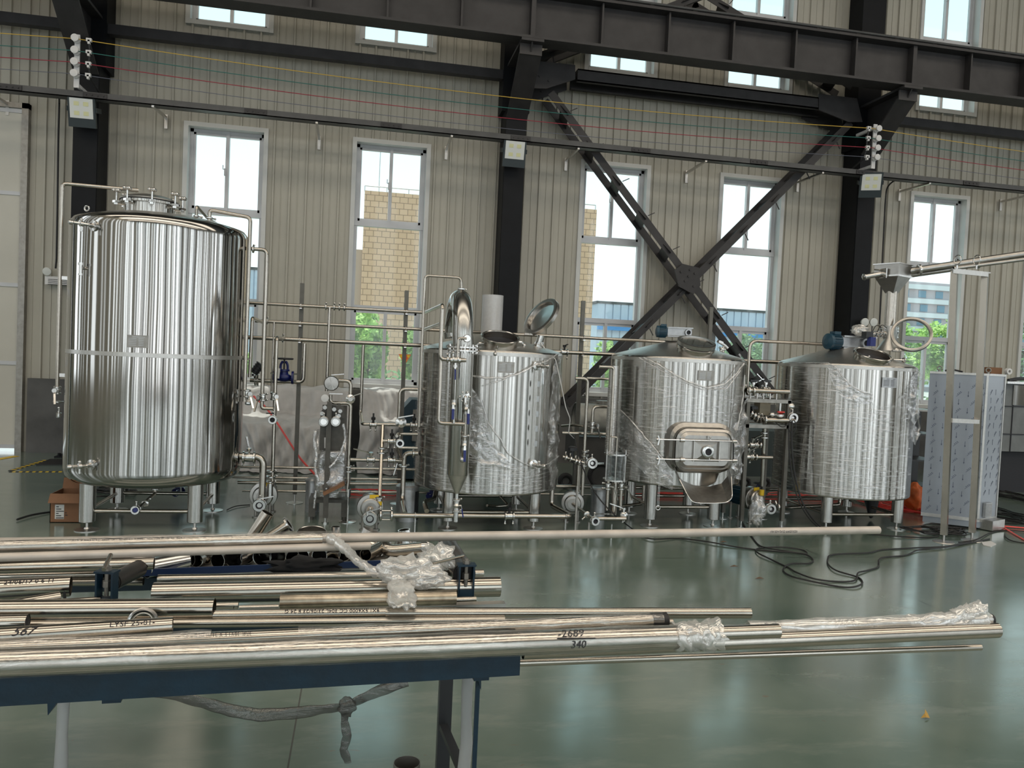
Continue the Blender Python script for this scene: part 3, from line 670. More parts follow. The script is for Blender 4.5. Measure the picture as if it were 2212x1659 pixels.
def wrap(parent,c,R,cols,m=None,nz=26,amp=.010,seed=1,name='stretch_film'):
    """film round a shell; cols = (px, pytop, pybottom)"""
    pts=[]
    for px,a,b in cols:
        u=cylhit(px,a,*c,R);v=cylhit(px,b,*c,R);t=math.atan2(u.y-c[1],u.x-c[0])
        if t>0:t-=2*PI
        pts.append((t,u.z,v.z))
    pts.sort();g=G();n=max(24,int((pts[-1][0]-pts[0][0])/.05));vs=[]
    for i in range(n+1):
        t=pts[0][0]+(pts[-1][0]-pts[0][0])*i/n
        for j in range(len(pts)-1):
            if pts[j][0]<=t<=pts[j+1][0]+1e-6: break
        f=(t-pts[j][0])/max(1e-6,pts[j+1][0]-pts[j][0]);zt=pts[j][1]*(1-f)+pts[j+1][1]*f;zb=pts[j][2]*(1-f)+pts[j+1][2]*f
        for k in range(nz+1):
            z=zb+(zt-zb)*k/nz;d=noise.noise(Vector((t*5+seed,z*9,seed)))+.6*noise.noise(Vector((t*13,z*26+seed,2)))
            rr=R+.012+amp*max(0,d+.25);vs.append((c[0]+rr*math.cos(t),c[1]+rr*math.sin(t),z))
    fs=[(i*(nz+1)+k,(i+1)*(nz+1)+k,(i+1)*(nz+1)+k+1,i*(nz+1)+k+1) for i in range(n) for k in range(nz)]
    g.add(vs,fs,True);return g.build(name,m or film,parent,180)
def rope(parent,pts,r=.01,m=None,seed=1,name='film_strand'):
    P=[];r*=1.4 if name=='film_strand' else 1
    for a,b in zip(pts[:-1],pts[1:]):
        for k in range(6): P.append(a+(b-a)*(k/6))
    P.append(pts[-1]);R=[r*(.55+.9*abs(noise.noise(Vector((i*.6,seed,0))))) for i in range(len(P))]
    P=[p+Vector((noise.noise(Vector((i*.5,seed,3))),0,noise.noise(Vector((i*.5,seed,7)))))*.008 for i,p in enumerate(P)]
    return G().tube(P,R,8,0).build(name,m or filmt,parent,180)
def surf(c,R,*pp,off=.015): return [cylhit(px,py,c[0],c[1],R+off) for px,py in pp]
def legs(t,c,hx,hy,ztop,zb=.075,r=.056,fr=.09,rail=.15,bits=('f','l','r','b')):
    for sx_ in (-1,1):
        for sy_ in (-1,1):
            x,y=c[0]+sx_*hx,c[1]+sy_*hy
            g=G();g.lathe((x,y,zb),VZ,[(r*.5,-.004),(r-.004,-.004),(r,0),(r,ztop-zb)],28);l=g.build('leg',brush,t)
            g=G();g.cyl((x,y,.01),(x,y,zb),.011,n=10);g.lathe((x,y,0),VZ,[(fr,0),(fr,.006),(fr*.25,.012),(.018,.025)],28);g.build('foot',satin,l)
    for (ax,ay,bx,by) in ((-1,-1,1,-1),(-1,1,1,1),(-1,-1,-1,1),(1,-1,1,1)):
        a=Vector((c[0]+ax*hx,c[1]+ay*hy,rail));b=Vector((c[0]+bx*hx,c[1]+by*hy,rail));d=(b-a).normalized()*(r-.01)
        G().tube([a+d,b-d],.017,12).build('cross_rail',tube,t)
def manway(t,p,ax,r,h,rim=True):
    ax=Vector(ax).normalized();g=G()
    g.lathe(p-ax*.12,ax,[(r,0),(r,h+.09),(r+.016,h+.1),(r+.016,h+.12),(r-.008,h+.12),(r-.008,.0)],40,False)
    m=g.build('manway_neck',tube,t);G().torus(p+ax*(h),ax,r+.008,.0075,44,8).build('rim_ring',fit,m);G().lathe(p-ax*.12,ax,[(r-.009,h+.07),(0,h+.07)],32,False).build('opening_shade',ink_shade,m);return m  # black disc below the rim paints the shade inside the neck
def knob(parent,p,up,s=1.0,name='star_knob'):
    up=Vector(up).normalized();g=G();g.cyl(p-up*.06*s,p,.007*s,n=8);g.ball(p+up*.008*s,.014*s,n=10,m=6)
    u=up.orthogonal().normalized();v=up.cross(u)
    for k in range(4):
        d=u*math.cos(k*PI/2)+v*math.sin(k*PI/2);g.ball(p+d*.02*s+up*.008*s,.0125*s,n=8,m=6)
    g.bar(p-up*.075*s,p-up*.06*s,.035*s,.035*s,u);return g.build(name,fit,parent)
def gearmotor(t,p,d,sc=1.0):
    """finned motor on a cast worm gearbox; d = motor direction"""
    d=Vector(d).normalized();u=VZ.cross(d)
    g=G();a=p+d*.15*sc+VZ*.13*sc;g.lathe(a,d,[(.05*sc,0),(.068*sc,.01),(.068*sc,.10*sc),(.074*sc,.105*sc),(.074*sc,.135*sc),(.03*sc,.15*sc)],24)
    for k in range(18):
        an=k*PI/9;e=u*math.cos(an)+VZ*math.sin(an);g.bar(a+d*.02*sc+e*.072*sc,a+d*.1*sc+e*.072*sc,.003,.014*sc,e)
    m=g.build('motor',mblue,t)
    g=G();q=a+d*.05*sc+VZ*.08*sc;g.bar(q-d*.035*sc,q+d*.035*sc,.07*sc,.03*sc);g.build('terminal_box',mblue,m)
    g=G();b=p-d*.0*sc+VZ*.13*sc
    g.bar(b-d*.15*sc,b+d*.15*sc,.085*sc,.085*sc)
    for zz in (-.055,.055):
        for yy in (-.055,.055): g.bar(b-d*.165*sc+VZ*zz*sc+u*yy*sc,b+d*.15*sc+VZ*zz*sc+u*yy*sc,.02*sc,.015*sc)
    for k in range(6): g.bar(b+d*(-.03+.02*k)*sc-u*.062*sc-VZ*.04*sc,b+d*(-.03+.02*k)*sc-u*.062*sc+VZ*.04*sc,.005,.01)
    e=b-d*.10*sc
    g.lathe(e-u*.05*sc*(1 if u.y>0 else -1),Vector((0,-1,0)),[(.044*sc,0),(.044*sc,.028*sc),(.028*sc,.028*sc),(.028*sc,-.005)],24,False)
    g.build('gearbox',alum_cast,t)
    G().cyl(e+Vector((0,-.052*sc,0)),e+Vector((0,-.056*sc,0)),.028*sc,n=20).build('output_shade',ink_shade,t)  # black disc for the shade in the output hole
    g=G();g.cyl(p-d*.06*sc-VZ*.02,p-d*.06*sc+VZ*.08*sc,.05*sc,n=20)
    for k in range(6):
        an=k*PI/3;g.cyl(p-d*.06*sc+Vector((math.cos(an)*.07*sc,math.sin(an)*.07*sc,-.01)),p-d*.06*sc+Vector((math.cos(an)*.07*sc,math.sin(an)*.07*sc,.03)),.007,n=6)
    g.lathe(p-d*.06*sc-VZ*.005,VZ,[(.085*sc,0),(.085*sc,.012)],24);g.build('mounting_stool',satin,t)
def cock(parent,p,n,sideways,L=.11,name='sample_valve'):
    """little sampling tap standing out from a shell"""
    n=Vector(n).normalized();g=G();g.lathe(p,n,[(.042,0),(.042,.012),(.02,.016),(.016,.05)],20);q=p+n*.05
    d=(n+Vector(sideways)*1.0).normalized();g.tube([q-n*.02,q,q+d*L],.012,10,.015);e=q+d*L
    g.lathe(e,d,[(.01,-.01),(.019,0),(.019,.02),(.012,.028)],14);k=q+d*L*.45;g.lathe(k-d*.015,d,[(.012,0),(.022,.004),(.022,.026),(.012,.03)],14)
    g.cyl(k,k-VZ*.055,.009,n=10);g.cyl(k-VZ*.05,k-VZ*.06,.012,n=10);g.cyl(k,k+VZ*.03,.007,n=8);g.ball(k+VZ*.032,.013,n=8,m=6)
    return g.build(name,fit,parent)
# ================= TALL WATER TANK =================
c1=(-1.74,7.36);R1=.716;ya=c1[1]-R1
t=thing('storage_tank','tall polished steel storage tank on four legs at the left of the row','tank',(c1[0],c1[1],0));T1=t
zb=.42;zt=2.60
g=G();g.lathe((c1[0],c1[1],0),VZ,[(R1-.10,zb-.035),(R1-.045,zb-.02),(R1-.012,zb+.015),(R1,zb+.07),(R1,zb+.09),(R1,zt-.11),(R1,zt-.09),(R1-.006,zt-.05),(R1-.03,zt-.018),(R1-.09,zt)],128,False)
g.build('shell',mirror,t,60)
G().lathe((c1[0],c1[1],0),VZ,[(R1-.10,zb-.035),(.02,zb-.10)],64).build('bottom_head',satin,t)
G().lathe((c1[0],c1[1],0),VZ,[(R1-.09,zt),(.45,zt+.045),(.2,zt+.075),(0,zt+.08)],96,False).build('domed_roof',satin,t,60)
q=cylhit(330,768,*c1,R1);G().lathe((c1[0],c1[1],q.z-.017),VZ,[(R1+.0006,0),(R1+.0022,.001),(R1+.0022,.033),(R1+.0006,.034)],128,False).build('weld_band',satin,t)
legs(t,c1,.42,.41,zb-.02,zb=.075,r=.063,fr=.095,rail=.16)
nameplate(t,c1,R1,276,723,320,752)
cr_=W(324,440,7.36);mc=Vector((cr_.x,7.36,zt+.05));zl=W(324,430,7.2).z
g=G();g.lathe(mc,VZ,[(.205,0),(.205,zl-mc.z-.03),(.235,zl-mc.z-.028),(.235,zl-mc.z-.006)],48,False);g.build('manway_neck',brush,t)
g=G();g.lathe(Vector((mc.x,mc.y,zl-.002)),VZ,[(.235,0),(.24,.012),(.225,.02),(.16,.045),(.08,.06),(0,.065)],48);g.build('manway_lid',satin,t)
G().torus(Vector((mc.x,mc.y,zl-.004)),VZ,.237,.005).build('gasket',rubber,t)
for k in range(8):
    a=k*PI/4+.3;p=Vector((mc.x+.262*math.cos(a),mc.y+.262*math.sin(a),zl+.055));knob(t,p,VZ,1.25)
    g=G();g.box(p.x-.014,p.x+.014,p.y-.014,p.y+.014,zl-.055,zl-.02);g.tube([p-VZ*.1,Vector((mc.x+.2*math.cos(a),mc.y+.2*math.sin(a),zl-.05))],.009,8);g.build('swing_bolt',fit,t)
for px,py,L in ((203,488,.12),(198,1004,.12)):
    p=cylhit(px,py,*c1,R1);n=(p-Vector((c1[0],c1[1],p.z)));cock(t,p,n,(-.9,-.3,0),L)
p=cylhit(181,585,*c1,R1);g=G();g.lathe(p+VZ*.02,Vector((-.3,-1,0)),[(.012,-.02),(.012,.03)],12);q=p+Vector((-.01,-.04,0));g.cyl(q-VZ*.03,q+VZ*.06,.012,n=12);g.lathe(q+VZ*.04,VZ,[(.02,0),(.02,.02)],14);g.lathe(q-VZ*.04,VZ,[(.018,0),(.018,.015)],14);g.build('level_gauge_head',fit,t)
p=cylhit(178,462,*c1,R1);g=G();g.torus((p.x,p.y+.1,zt+.03),Vector((.4,1,0)),.02,.007,16,8);g.build('lifting_lug',fit,t)
# pipework riding on the tank
def pipe(name,label,pts,r,parts=(),m=None,grp=None,cat='pipe',bend=None):
    t=thing(name,label,cat,pts[0],grp);G().tube(pts,r,14,bend).build('tube',m or tube,t);return t
yl=7.36
t=pipe('overflow_pipe','thin steel pipe rising left of the tall tank and over to its lid',PL((124,835,yl),(133,396,yl),(300,414,7.40)),.0165)
q=PL((124,835,yl),(133,396,yl))
valve(t,W(124,843,yl),VZ,.018,(0,-1,0),(.2,-.3,-1),.12);endport(t,W(127,900,yl)*1,(0,0,-1),.012,'lower_stub');clamp(t,W(124,868,yl),VZ,.02)
for py in (810,600): g=G();p=W(133-(py-396)*.02,py,yl);g.bar(p,Vector((c1[0]-R1+.002,yl,p.z)),.012,.03);g.build('pipe_bracket',fit,t)
t=pipe('spray_pipe','steel spray pipe arching off the right shoulder of the tall tank and down its side',PL((452,482,7.3),(454,453,7.3),(541,470,7.3),(534,868,7.3)),.0165)
clamp(t,W(452,471,7.3),VZ,.018);valve(t,W(534,850,7.3),VZ,.018,(.5,-1,0),(.25,-.2,-1),.13);endport(t,W(536,872,7.3),(0,-.3,-1),.016,'spout')
g=G();p=W(538,776,7.3);g.bar(p,Vector((c1[0]+R1-.02,7.36,p.z)),.012,.012);g.build('pipe_bracket',fit,t)
t=pipe('vent_pipe','short crooked vent pipe on the roof of the tall tank beside the right hand window',PL((424,474,7.35),(427,445,7.35),(447,470,7.6),(470,485,7.9),snap=.01),.013);clamp(t,W(424,467,7.35),VZ,.014)
t=pipe('return_pipe','outer steel pipe stepping off the right side of the tall tank',PL((536,537,7.33),(577,541,7.33),(567,870,7.33),(570,882,7.33),(590,884,7.33)),.0165,bend=.05)
clamp(t,W(547,539,7.33),VX,.018);valve(t,W(568,858,7.33),VZ,.018,(-.6,-1,0),(-.15,-.2,-1),.13)
for px,py,xx in ((527,685,-1),):
    tag(G().tube(PL((521,700,7.5),(527,684,7.5),(533,700,7.5),(531,760,7.5)),.012,10,.03).build('cooling_stub',tube),'small hooked steel tube against the right edge of the tall tank','pipe')
# tank outlet and drain
t=pipe('outlet_pipe','thick steel elbow pipe from the foot of the tall tank down to the first pump',PL((514,985,7.36),(569,992,7.36),(561,1082,7.36)),.031,bend=.085)
valve(t,W(538,988,7.36),VX,.031,(0,-.3,1),(-.25,0,1),.10);G().lathe(W(513,985,7.36),VX,[(.05,-.04),(.05,.0)],20).build('collar',fit,t)
g=pipe('drain_pipe','drain pipe with a blue hubbed valve hanging under the tall tank',PL((336,1052,7.36),(335,1066,7.36),(300,1098,6.99),snap=0),.015)
clamp(g,W(336,1056,7.36),VZ,.022);clamp(g,W(313,1088,7.12),VY,.018);endport(g,W(292,1102,6.92),(-.1,-1,0),.022);G().cyl(W(292,1102,6.915),W(292,1102,6.90),.019,n=20).build('blue_hub',bluegrip,g)
# ================= KETTLE WITH CONDENSER =================
def kettle(name,label,c,R,zb,zt,za,hx,hy,mm=brush,**k):
    t=thing(name,label,'tank',(c[0],c[1],0))
    G().lathe((c[0],c[1],0),VZ,[(R-.05,zb),(R-.008,zb),(R,zb+.008),(R,zb+.02),(R,zt-.024),(R,zt-.012),(R-.01,zt)],128,False).build('shell',mm,t,50)
    G().lathe((c[0],c[1],0),VZ,[(R-.01,zt),(R-.05,zt+.02),(.10,za-.01),(.02,za)],96,False).build('conical_roof',k.get('rm',satin),t,60)
    G().lathe((c[0],c[1],0),VZ,[(R-.05,zb),(.02,zb-.06)],48,False).build('bottom',satin,t)
    G().lathe((c[0],c[1],0),VZ,[(R+.0008,zt-.045),(R+.0016,zt-.044),(R+.0016,zt-.014),(R+.0008,zt-.013)],128,False).build('top_band',satin,t)
    legs(t,c,hx,hy,zb+.01,**{q:k[q] for q in ('rail','r') if q in k});return t
c2=(1.24,7.46);R2k=.688
T2=kettle('brew_kettle','film wrapped steel kettle with a tall condenser column on its front','x' and c2,R2k,.35,1.635,1.80,.40,.41)
T2['label']='film wrapped steel kettle with open lid and vapour column at the front'
nameplate(T2,c2,R2k,1075,781,1110,806)
def tiltman(t,px,py,Y,r,tilt=.36,h=.06):
    p=W(px,py,Y);ax=Vector((0,-math.sin(tilt),math.cos(tilt)));m=manway(t,p-ax*h,ax,r,h-.0,True);return p,ax
p,ax=tiltman(T2,1081,728,6.95,.158,h=.10)
for a in (.15,1.9,3.4,4.4):
    u=Vector((math.cos(a),math.sin(a)*ax.z,math.sin(a)*-ax.y)) if 0 else (Vector((1,0,0))*math.cos(a)+ax.cross(Vector((1,0,0)))*math.sin(a))
    g=G();q=p+u*.178-ax*.05;g.cyl(q-u*.02,q+u*.03,.012,n=8);g.cyl(q+u*.028,q+u*.05-ax*.02,.009,n=8);g.ball(q+u*.06-ax*.03,.018,n=10,m=6);g.build('lid_clamp',fit,T2)
def lid(t,c,n,r,glassy,hinge=None,name='manway_lid',lm=None):
    n=Vector(n).normalized();e_=.038 if glassy=='mirror' else .024;g=G();g.lathe(c,n,[(r-e_,.002),(r-e_,-.012),(r-.01,-.012),(r,-.02),(r+.006,-.02),(r+.006,.012),(r-.004,.016),(r-e_+.004,.016),(r-e_,.002)],44,False)
    o=g.build(name,pumps,t)
    if glassy=='mirror': G().lathe(c-n*.012,n,[(r-.03,0),(0,.004)],44).build('inner_face',lm or fit,o)
    else: G().lathe(c-n*.004,n,[(r-.022,0),(r-.022,.006),(0,.006)],44).build('glass',clear,o)
    if hinge: g=G();g.bar(hinge,c-n*.02+(hinge-c).normalized()*(r-.01),.03,.014,n);g.tube([hinge-Vector((.04,0,0)),hinge+Vector((.04,0,0))],.012,10);g.build('hinge_arm',satin,o)
    return o
o=lid(T2,W(1169,684,7.25),(-.78,-.36,.55),.20,'mirror',W(1142,722,7.2))
g=G();q=W(1200,648,7.25);g.tube([q,W(1207,657,7.25)],.006,8);g.build('lid_pin',fit,o)
# second small nozzle at the right of the roof with its white cable
g=G();q=W(1163,745,7.2);g.lathe(q,Vector((.25,-.1,1)),[(.05,-.04),(.05,0),(.034,.005),(.034,.09),(.0,.092)],24);g.build('lamp_nozzle',fit,T2)
for k in range(6):
    a=k*PI/3;g=G();w_=q+Vector((math.cos(a)*.04,math.sin(a)*.04,-.005));g.cyl(w_,w_+Vector((.01,0,.03)),.006,n=6);g.build('bolt',fit,T2)
# level gauge tube on the right of the kettle
a=cylhit(1160,790,*c2,R2k);b=cylhit(1152,1003,*c2,R2k);nA=Vector((.25,-1,0)).normalized()
cock(T2,a,nA,(.9,0,0),.07,'gauge_valve');cock(T2,b,nA,(.9,0,0),.07,'gauge_valve')
g=G();p0=W(1173,800,6.72);p1=W(1168,995,6.72);g.cyl(p0,p1,.008,n=10);g.build('sight_tube',clear,T2)
g=G();
for k in range(5):
    z=p0.z-.1-(p0.z-p1.z-.2)*k/4.5;g.box(p0.x-.03,p0.x-.008,6.78,6.784,z-.05,z)
g.build('gauge_scale',alum_cast,T2)
# white-brushed round duct standing behind the opening
a=W(1065,638,7.75);g=G();g.hollow((a.x,7.75,1.80),(a.x,7.75,a.z),.105,.003);
G2=G();G2.lathe((a.x,7.75,1.72),VZ,[(.125,0),(.125,.06),(.107,.08)],32);
t=thing('steam_duct','upright matt white steel duct on the back of the kettle roof','duct',(a.x,7.75,1.75));g.build('duct_pipe',mat('matt_duct',(.50,.50,.50),.45,.35,noise_=(40,.05)),t);G2.build('duct_collar',satin,t)
# vapour column and condenser
xcn=W(1003,700,6.55).x;Yc=6.56;rb=.088
ztop=W(1003,626,6.87).z-rb
t=thing('vapour_condenser','tall condenser column with a swan neck vapour pipe in front of the kettle','condenser',(xcn,Yc,.35))
pts=[Vector((xcn-.02,7.18,1.78)),Vector((xcn-.02,7.18,ztop-.31))]
for k in range(13):
    a=PI*k/12;pts.append(Vector((xcn-.01,6.87+.31*math.cos(a),ztop-.31+.31*math.sin(a))))
zfl=W(1000,754,Yc).z
pts.append(Vector((xcn,Yc,zfl+.02)));G().tube(pts,rb,36,0,False).build('vapour_pipe',brush,t,60)
def flange(g,p,r,n=8,th=.012,gap=.016):
    for s in (-1,1): g.lathe(p+VZ*(s*gap/2+(0 if s>0 else -th)),VZ,[(r*.6,0),(r,0),(r,th),(r*.6,th)],36,False)
    for k in range(n):
        a=2*PI*(k+.5)/n;q=p+Vector((math.cos(a),math.sin(a),0))*(r-.014);g.cyl(q-VZ*.035,q+VZ*.04,.006,n=6)
        g.cyl(q-VZ*.028,q-VZ*.018,.011,n=6);g.cyl(q+VZ*.018,q+VZ*.028,.011,n=6)
g=G();flange(g,Vector((xcn,Yc,zfl)),rb+.045,10);g.build('bolted_flange',fit,t)
zc0=W(991,1024,Yc).z;zc1=W(990,1066,Yc).z
g=G();g.lathe((xcn,Yc,0),VZ,[(rb+.003,zfl-.01),(rb+.003,zc0),(rb,zc0-.005)],48,False);g.build('condenser_shell',brush,t,60)
g=G();g.lathe((xcn,Yc,0),VZ,[(rb,zc0-.005),(.018,zc1)],48,False);g.build('condenser_cone',satin,t)
g=G();z3=W(985,1127,Yc).z;g.cyl((xcn,Yc,z3),(xcn,Yc,zc1+.01),.016,n=16);g.cyl((xcn,Yc,z3),(xcn,Yc,z3+.09),.021,n=16);dt=g.build('drain_tail',fit,t)
clamp(t,(xcn,Yc,W(989,1080,Yc).z),VZ,.02);clamp(t,(xcn,Yc,W(987,1104,Yc).z),VZ,.02);ballv(t,(xcn,Yc,W(988,1092,Yc).z),VZ,.015,(1,-.1,0),(.2,0,-1),.10)
# thin cooling pipes on the column
Yp=Yc-.0
q=W(997,622,6.87);g=G();g.cyl(Vector((q.x,6.87,ztop+rb-.03)),q,.02,n=14);clampg(g,q-VZ*.01,VZ,.02);clampg(g,q-VZ*.055,VZ,.03);g.build('top_nozzle',fit,t)
t2=pipe('cleaning_pipe','thin pipe bending over the top of the swan neck and down beside the kettle',[q]+PL((996,600,6.87),(918,598,6.87),(908,921,6.87),(900,922,6.87)),.0115,bend=.04)
Yf=Yc-rb-.05
t3=pipe('cooling_water_pipe','cooling water pipe hugging the left of the condenser, bent in under its flange',PL((914,677,8.05),(956,654,Yp-.12),(954,776,Yp-.12),(1007,776,Yf)),.0165)
valve(t3,W(984,776,Yf),VX,.014,(0,0,-1),(0,-.1,-1),.0001);clamp(t3,W(967,776,Yf-.0),VX,.0165);ballv(t3,W(984,778,Yf),VX,.014,(0,0,-1),(.03,0,-1),.12)
pipe('cooling_water_pipe','second slanting branch pipe from the wall mains toward the condenser',PL((914,713,8.05),(952,699,6.95),(955,705,6.95)),.0165)
t4=pipe('instrument_pipe','small bent pipe from the round port down to the valve on the condenser',PL((1008,731,Yf),(990,729,Yf),(986,774,Yf)),.010)
g=G();p=W(1008,731,Yc-rb);g.lathe(p+VY*.02,-VY,[(.02,0),(.036,.0),(.036,.012),(.03,.02),(.02,.05),(.028,.06)],20);g.build('round_port',fit,t)
t5=pipe('condensate_pipe','lower loop pipe under the condenser valves, open to the left',PL((953,775,Yf+.05),(947,914,Yf+.03),(1004,914,Yf)),.0155)
g=G();g.cyl(W(984,815,Yf),W(982,870,Yf),.004,n=6);g.cyl(W(980,880,Yf),W(980,914,Yf),.011,n=10);g.build('tie_rod',fit,t5)
ballv(t5,W(980,874,Yf),VZ,.013,(-.2,-1,0),(.0,-.1,-1),.12)
p=W(1004,857,Yc-rb);g=G();g.lathe(p+VY*.02,-VY,[(.02,0),(.045,0),(.045,.014),(.02,.02),(.02,.05)],20)
for k in range(6):
    a=k*PI/3;g.ball(p+Vector((math.cos(a)*.042,-.005,math.sin(a)*.042)),.009,n=8,m=5)
e=p-VY*.045;g.tube([e+VY*.02,e,e-VZ*.1],.014,10,.03);g.build('side_port',fit,t)
t6=pipe('sampling_pipe','short stack of blue handled valves down the right of the condenser',PL((1007,870,Yf),(1004,940,Yf),(1003,975,Yf),(1000,992,Yc-rb+.01),snap=.0),.012)
ballv(t6,W(1007,884,Yf),VZ,.013,(.4,-1,0),(.0,-.1,-1),.12);ballv(t6,W(1003,962,Yf),VZ,.013,(.0,-1,0),(.0,-.1,-1),.13);clamp(t6,W(1003,942,Yf),VZ,.014)
g=G();p=W(999,993,Yc-rb);g.ball(p,.026,n=14,m=8);g.build('elbow_port',fit,t6)
# stretch film on the kettle
wrap(T2,c2,R2k,((900,765,1052),(915,768,1056),(940,770,1060),(965,780,1062),(990,800,1064),(1016,826,1066)),seed=3,amp=.014)
wrap(T2,c2,R2k,((1016,826,1066),(1026,845,1068),(1040,860,1068),(1048,900,1068),(1060,940,1068),(1080,975,1068),(1110,1003,1068),(1150,1010,1064),(1175,1006,1060),(1195,985,1055),(1206,960,1050)),seed=8,amp=.012)
wrap(T2,c2,R2k,((1020,838,980),(1030,850,990),(1044,880,1000),(1052,925,1006),(1075,968,1010),(1100,998,1016)),filmt,seed=5,amp=.035,name='bunched_film')
wrap(T2,c2,R2k,((1184,850,990),(1190,800,1010),(1197,775,1040),(1204,765,1050),(1209,768,1040)),filmt,seed=6,amp=.04,name='bunched_film')
rope(T2,surf(c2,R2k,(1022,812),(1045,816),(1085,817),(1120,808),(1145,795),(1162,785),off=.03),.010,seed=2)
rope(T2,surf(c2,R2k,(1040,834),(1060,828),(1090,820),(1120,806),off=.03),.005,seed=4)
rope(T2,surf(c2,R2k,(1162,787),(1185,778),(1204,765),off=.03),.006,seed=5)
rope(T2,surf(c2,R2k,(1040,865),(1055,915),(1078,945),(1100,982),(1130,1000),(1160,1012),off=.025),.007,seed=6)
rope(T2,surf(c2,R2k,(1170,1010),(1190,998),(1207,985),off=.03),.006,seed=7)
for k in range(5):
    y=965+k*19;rope(T2,surf(c2,R2k,(905+k*6,y),(940,y+9),(980,y+3),(1020,y+14-k*4),off=.012),.0022,seed=20+k)
for k in range(8):
    y=1000+k*8;rope(T2,surf(c2,R2k,(1030+k*8,y+6),(1070,y+4),(1120,y+9),(1170,y+4-k),off=.012),.0020,seed=40+k)
tag(G().tube(PL((1168,740,7.15),(1180,757,7.1),(1190,768,7.0),(1200,775,6.95),(1212,830,6.9),(1222,880,6.9),(1232,905,6.9),(1228,935,6.95),(1243,950,7.2),snap=0),.004,6,.03).build('probe_cable',white),'thin white cable running down the right flank of the kettle','cable')
# ================= MASH TUN WITH SIDE MANHOLE =================
c3=(3.16,7.47);R3=.670
T3=kettle('mash_tun','film wrapped steel tun with a square side manhole and discharge chute','x' and c3,R3,.44,1.655,1.83,.33,.30,rail=.19,r=.06)
nameplate(T3,c3,R3,1508,800,1540,823)
p=W(1503,748,6.97);axm=Vector((0,-.34,.94)).normalized()
manway(T3,p-axm*.11,axm,.165,.11)
o=lid(T3,p+axm*.035,axm,.175,'glass');G().lathe(p+axm*.012,axm,[(.172,0),(.172,.008)],40,False).build('gasket',rubber,T3)
for px,py in ((1477,753),(1560,755)):
    q=W(px,py,6.97);g=G();g.ball(q,.025,n=12,m=8);g.cyl(q,q+Vector((.0,.06,.02)),.011,n=8)
    for k in range(5):
        a=k*2*PI/5;g.ball(q+Vector((math.cos(a)*.022,-.01,math.sin(a)*.022)),.012,n=8,m=5)
    g.build('lid_knob',fit,T3)
q=W(1551,737,7.15);g=G();g.tube([q,W(1565,745,7.15),W(1572,752,7.15)],.016,10,.02);g.bar(q,W(1560,741,7.15),.05,.02);g.build('lid_hinge',fit,T3)
gearmotor(T3,W(1466,740,7.5)+VZ*.0,Vector((-1,.25,0)),.80)
g=G();q=W(1455,750,7.45);g.lathe(q-VZ*.04,VZ,[(.10,0),(.07,.05),(.07,.09),(.1,.1)],24);g.build('motor_stool',satin,T3)
# side manhole
def rrect(cx,cz,hw,hh,r,Y,n=6):
    P=[]
    for sx_,sz_,a0 in ((1,1,0),(-1,1,PI/2),(-1,-1,PI),(1,-1,1.5*PI)):
        for k in range(n+1):
            a=a0+PI/2*k/n;P.append(Vector((cx+sx_*(hw-r)+r*math.cos(a),Y,cz+sz_*(hh-r)+r*math.sin(a))))
    return P
Ym=6.69;a=W(1464,927,Ym);b=W(1580,1018,Ym);mx,mz=(a.x+b.x)/2,(a.z+b.z)/2;hw,hh=(b.x-a.x)/2,(a.z-b.z)/2
def loft(g,loops,sm=False,cap0=False,cap1=False):
    n=len(loops[0]);vs=[v for l in loops for v in l];fs=[(i*n+k,i*n+(k+1)%n,(i+1)*n+(k+1)%n,(i+1)*n+k) for i in range(len(loops)-1) for k in range(n)]
    if cap0: fs.append(tuple(range(n))[::-1])
    if cap1: fs.append(tuple((len(loops)-1)*n+k for k in range(n)))
    return g.add(vs,fs,sm)
g=G();loft(g,[rrect(mx+.012,mz+.012,hw+.055,hh+.06,.17,c3[1]-R3+.10),rrect(mx+.006,mz+.01,hw+.04,hh+.045,.15,Ym+.09),rrect(mx,mz,hw+.015,hh+.02,.13,Ym+.06),rrect(mx,mz,hw+.012,hh+.012,.12,Ym+.02)]);g.build('manhole_collar',pumps,T3,60)
g=G();loft(g,[rrect(mx,mz,hw+.008,hh+.008,.11,Ym+.02),rrect(mx,mz,hw+.008,hh+.008,.11,Ym+.0),rrect(mx,mz,hw-.015,hh-.015,.09,Ym-.012),rrect(mx,mz,hw-.02,hh-.02,.085,Ym-.004),rrect(mx,mz,hw-.055,hh-.05,.05,Ym-.022)],False,False,True);md=g.build('manhole_door',pumps,T3)
g=G();pc=Vector((mx+.0,Ym-.03,mz-.01));s=.105
for k in range(4):
    sq=[Vector((mx-.12,Ym-.024,mz+.09)),Vector((mx+.12,Ym-.024,mz+.09)),Vector((mx+.12,Ym-.024,mz-.10)),Vector((mx-.12,Ym-.024,mz-.10))]
    g.add([sq[k],sq[(k+1)%4],Vector((mx,Ym-.05,mz-.005))],[(0,1,2)])
g.build('pressed_pyramid',pumps,md)
for dx in (-.125,.125): G().box(mx+dx-.003,mx+dx+.003,Ym-.045,Ym-.02,mz-.10,mz+.10).build('stiffening_rib',satin,md)
g=G();g.lathe(Vector((mx,Ym-.03,mz-.005)),-VY,[(.05,0),(.05,.03),(.058,.032),(.058,.045),(.045,.05),(.032,.05),(.032,.0)],32,False);g.build('sight_port',fit,md)
G().cyl(Vector((mx,Ym-.066,mz-.005)),Vector((mx,Ym-.07,mz-.005)),.0325,n=24).build('port_shade',ink_shade,md)  # black disc stands in for shade inside the sight port
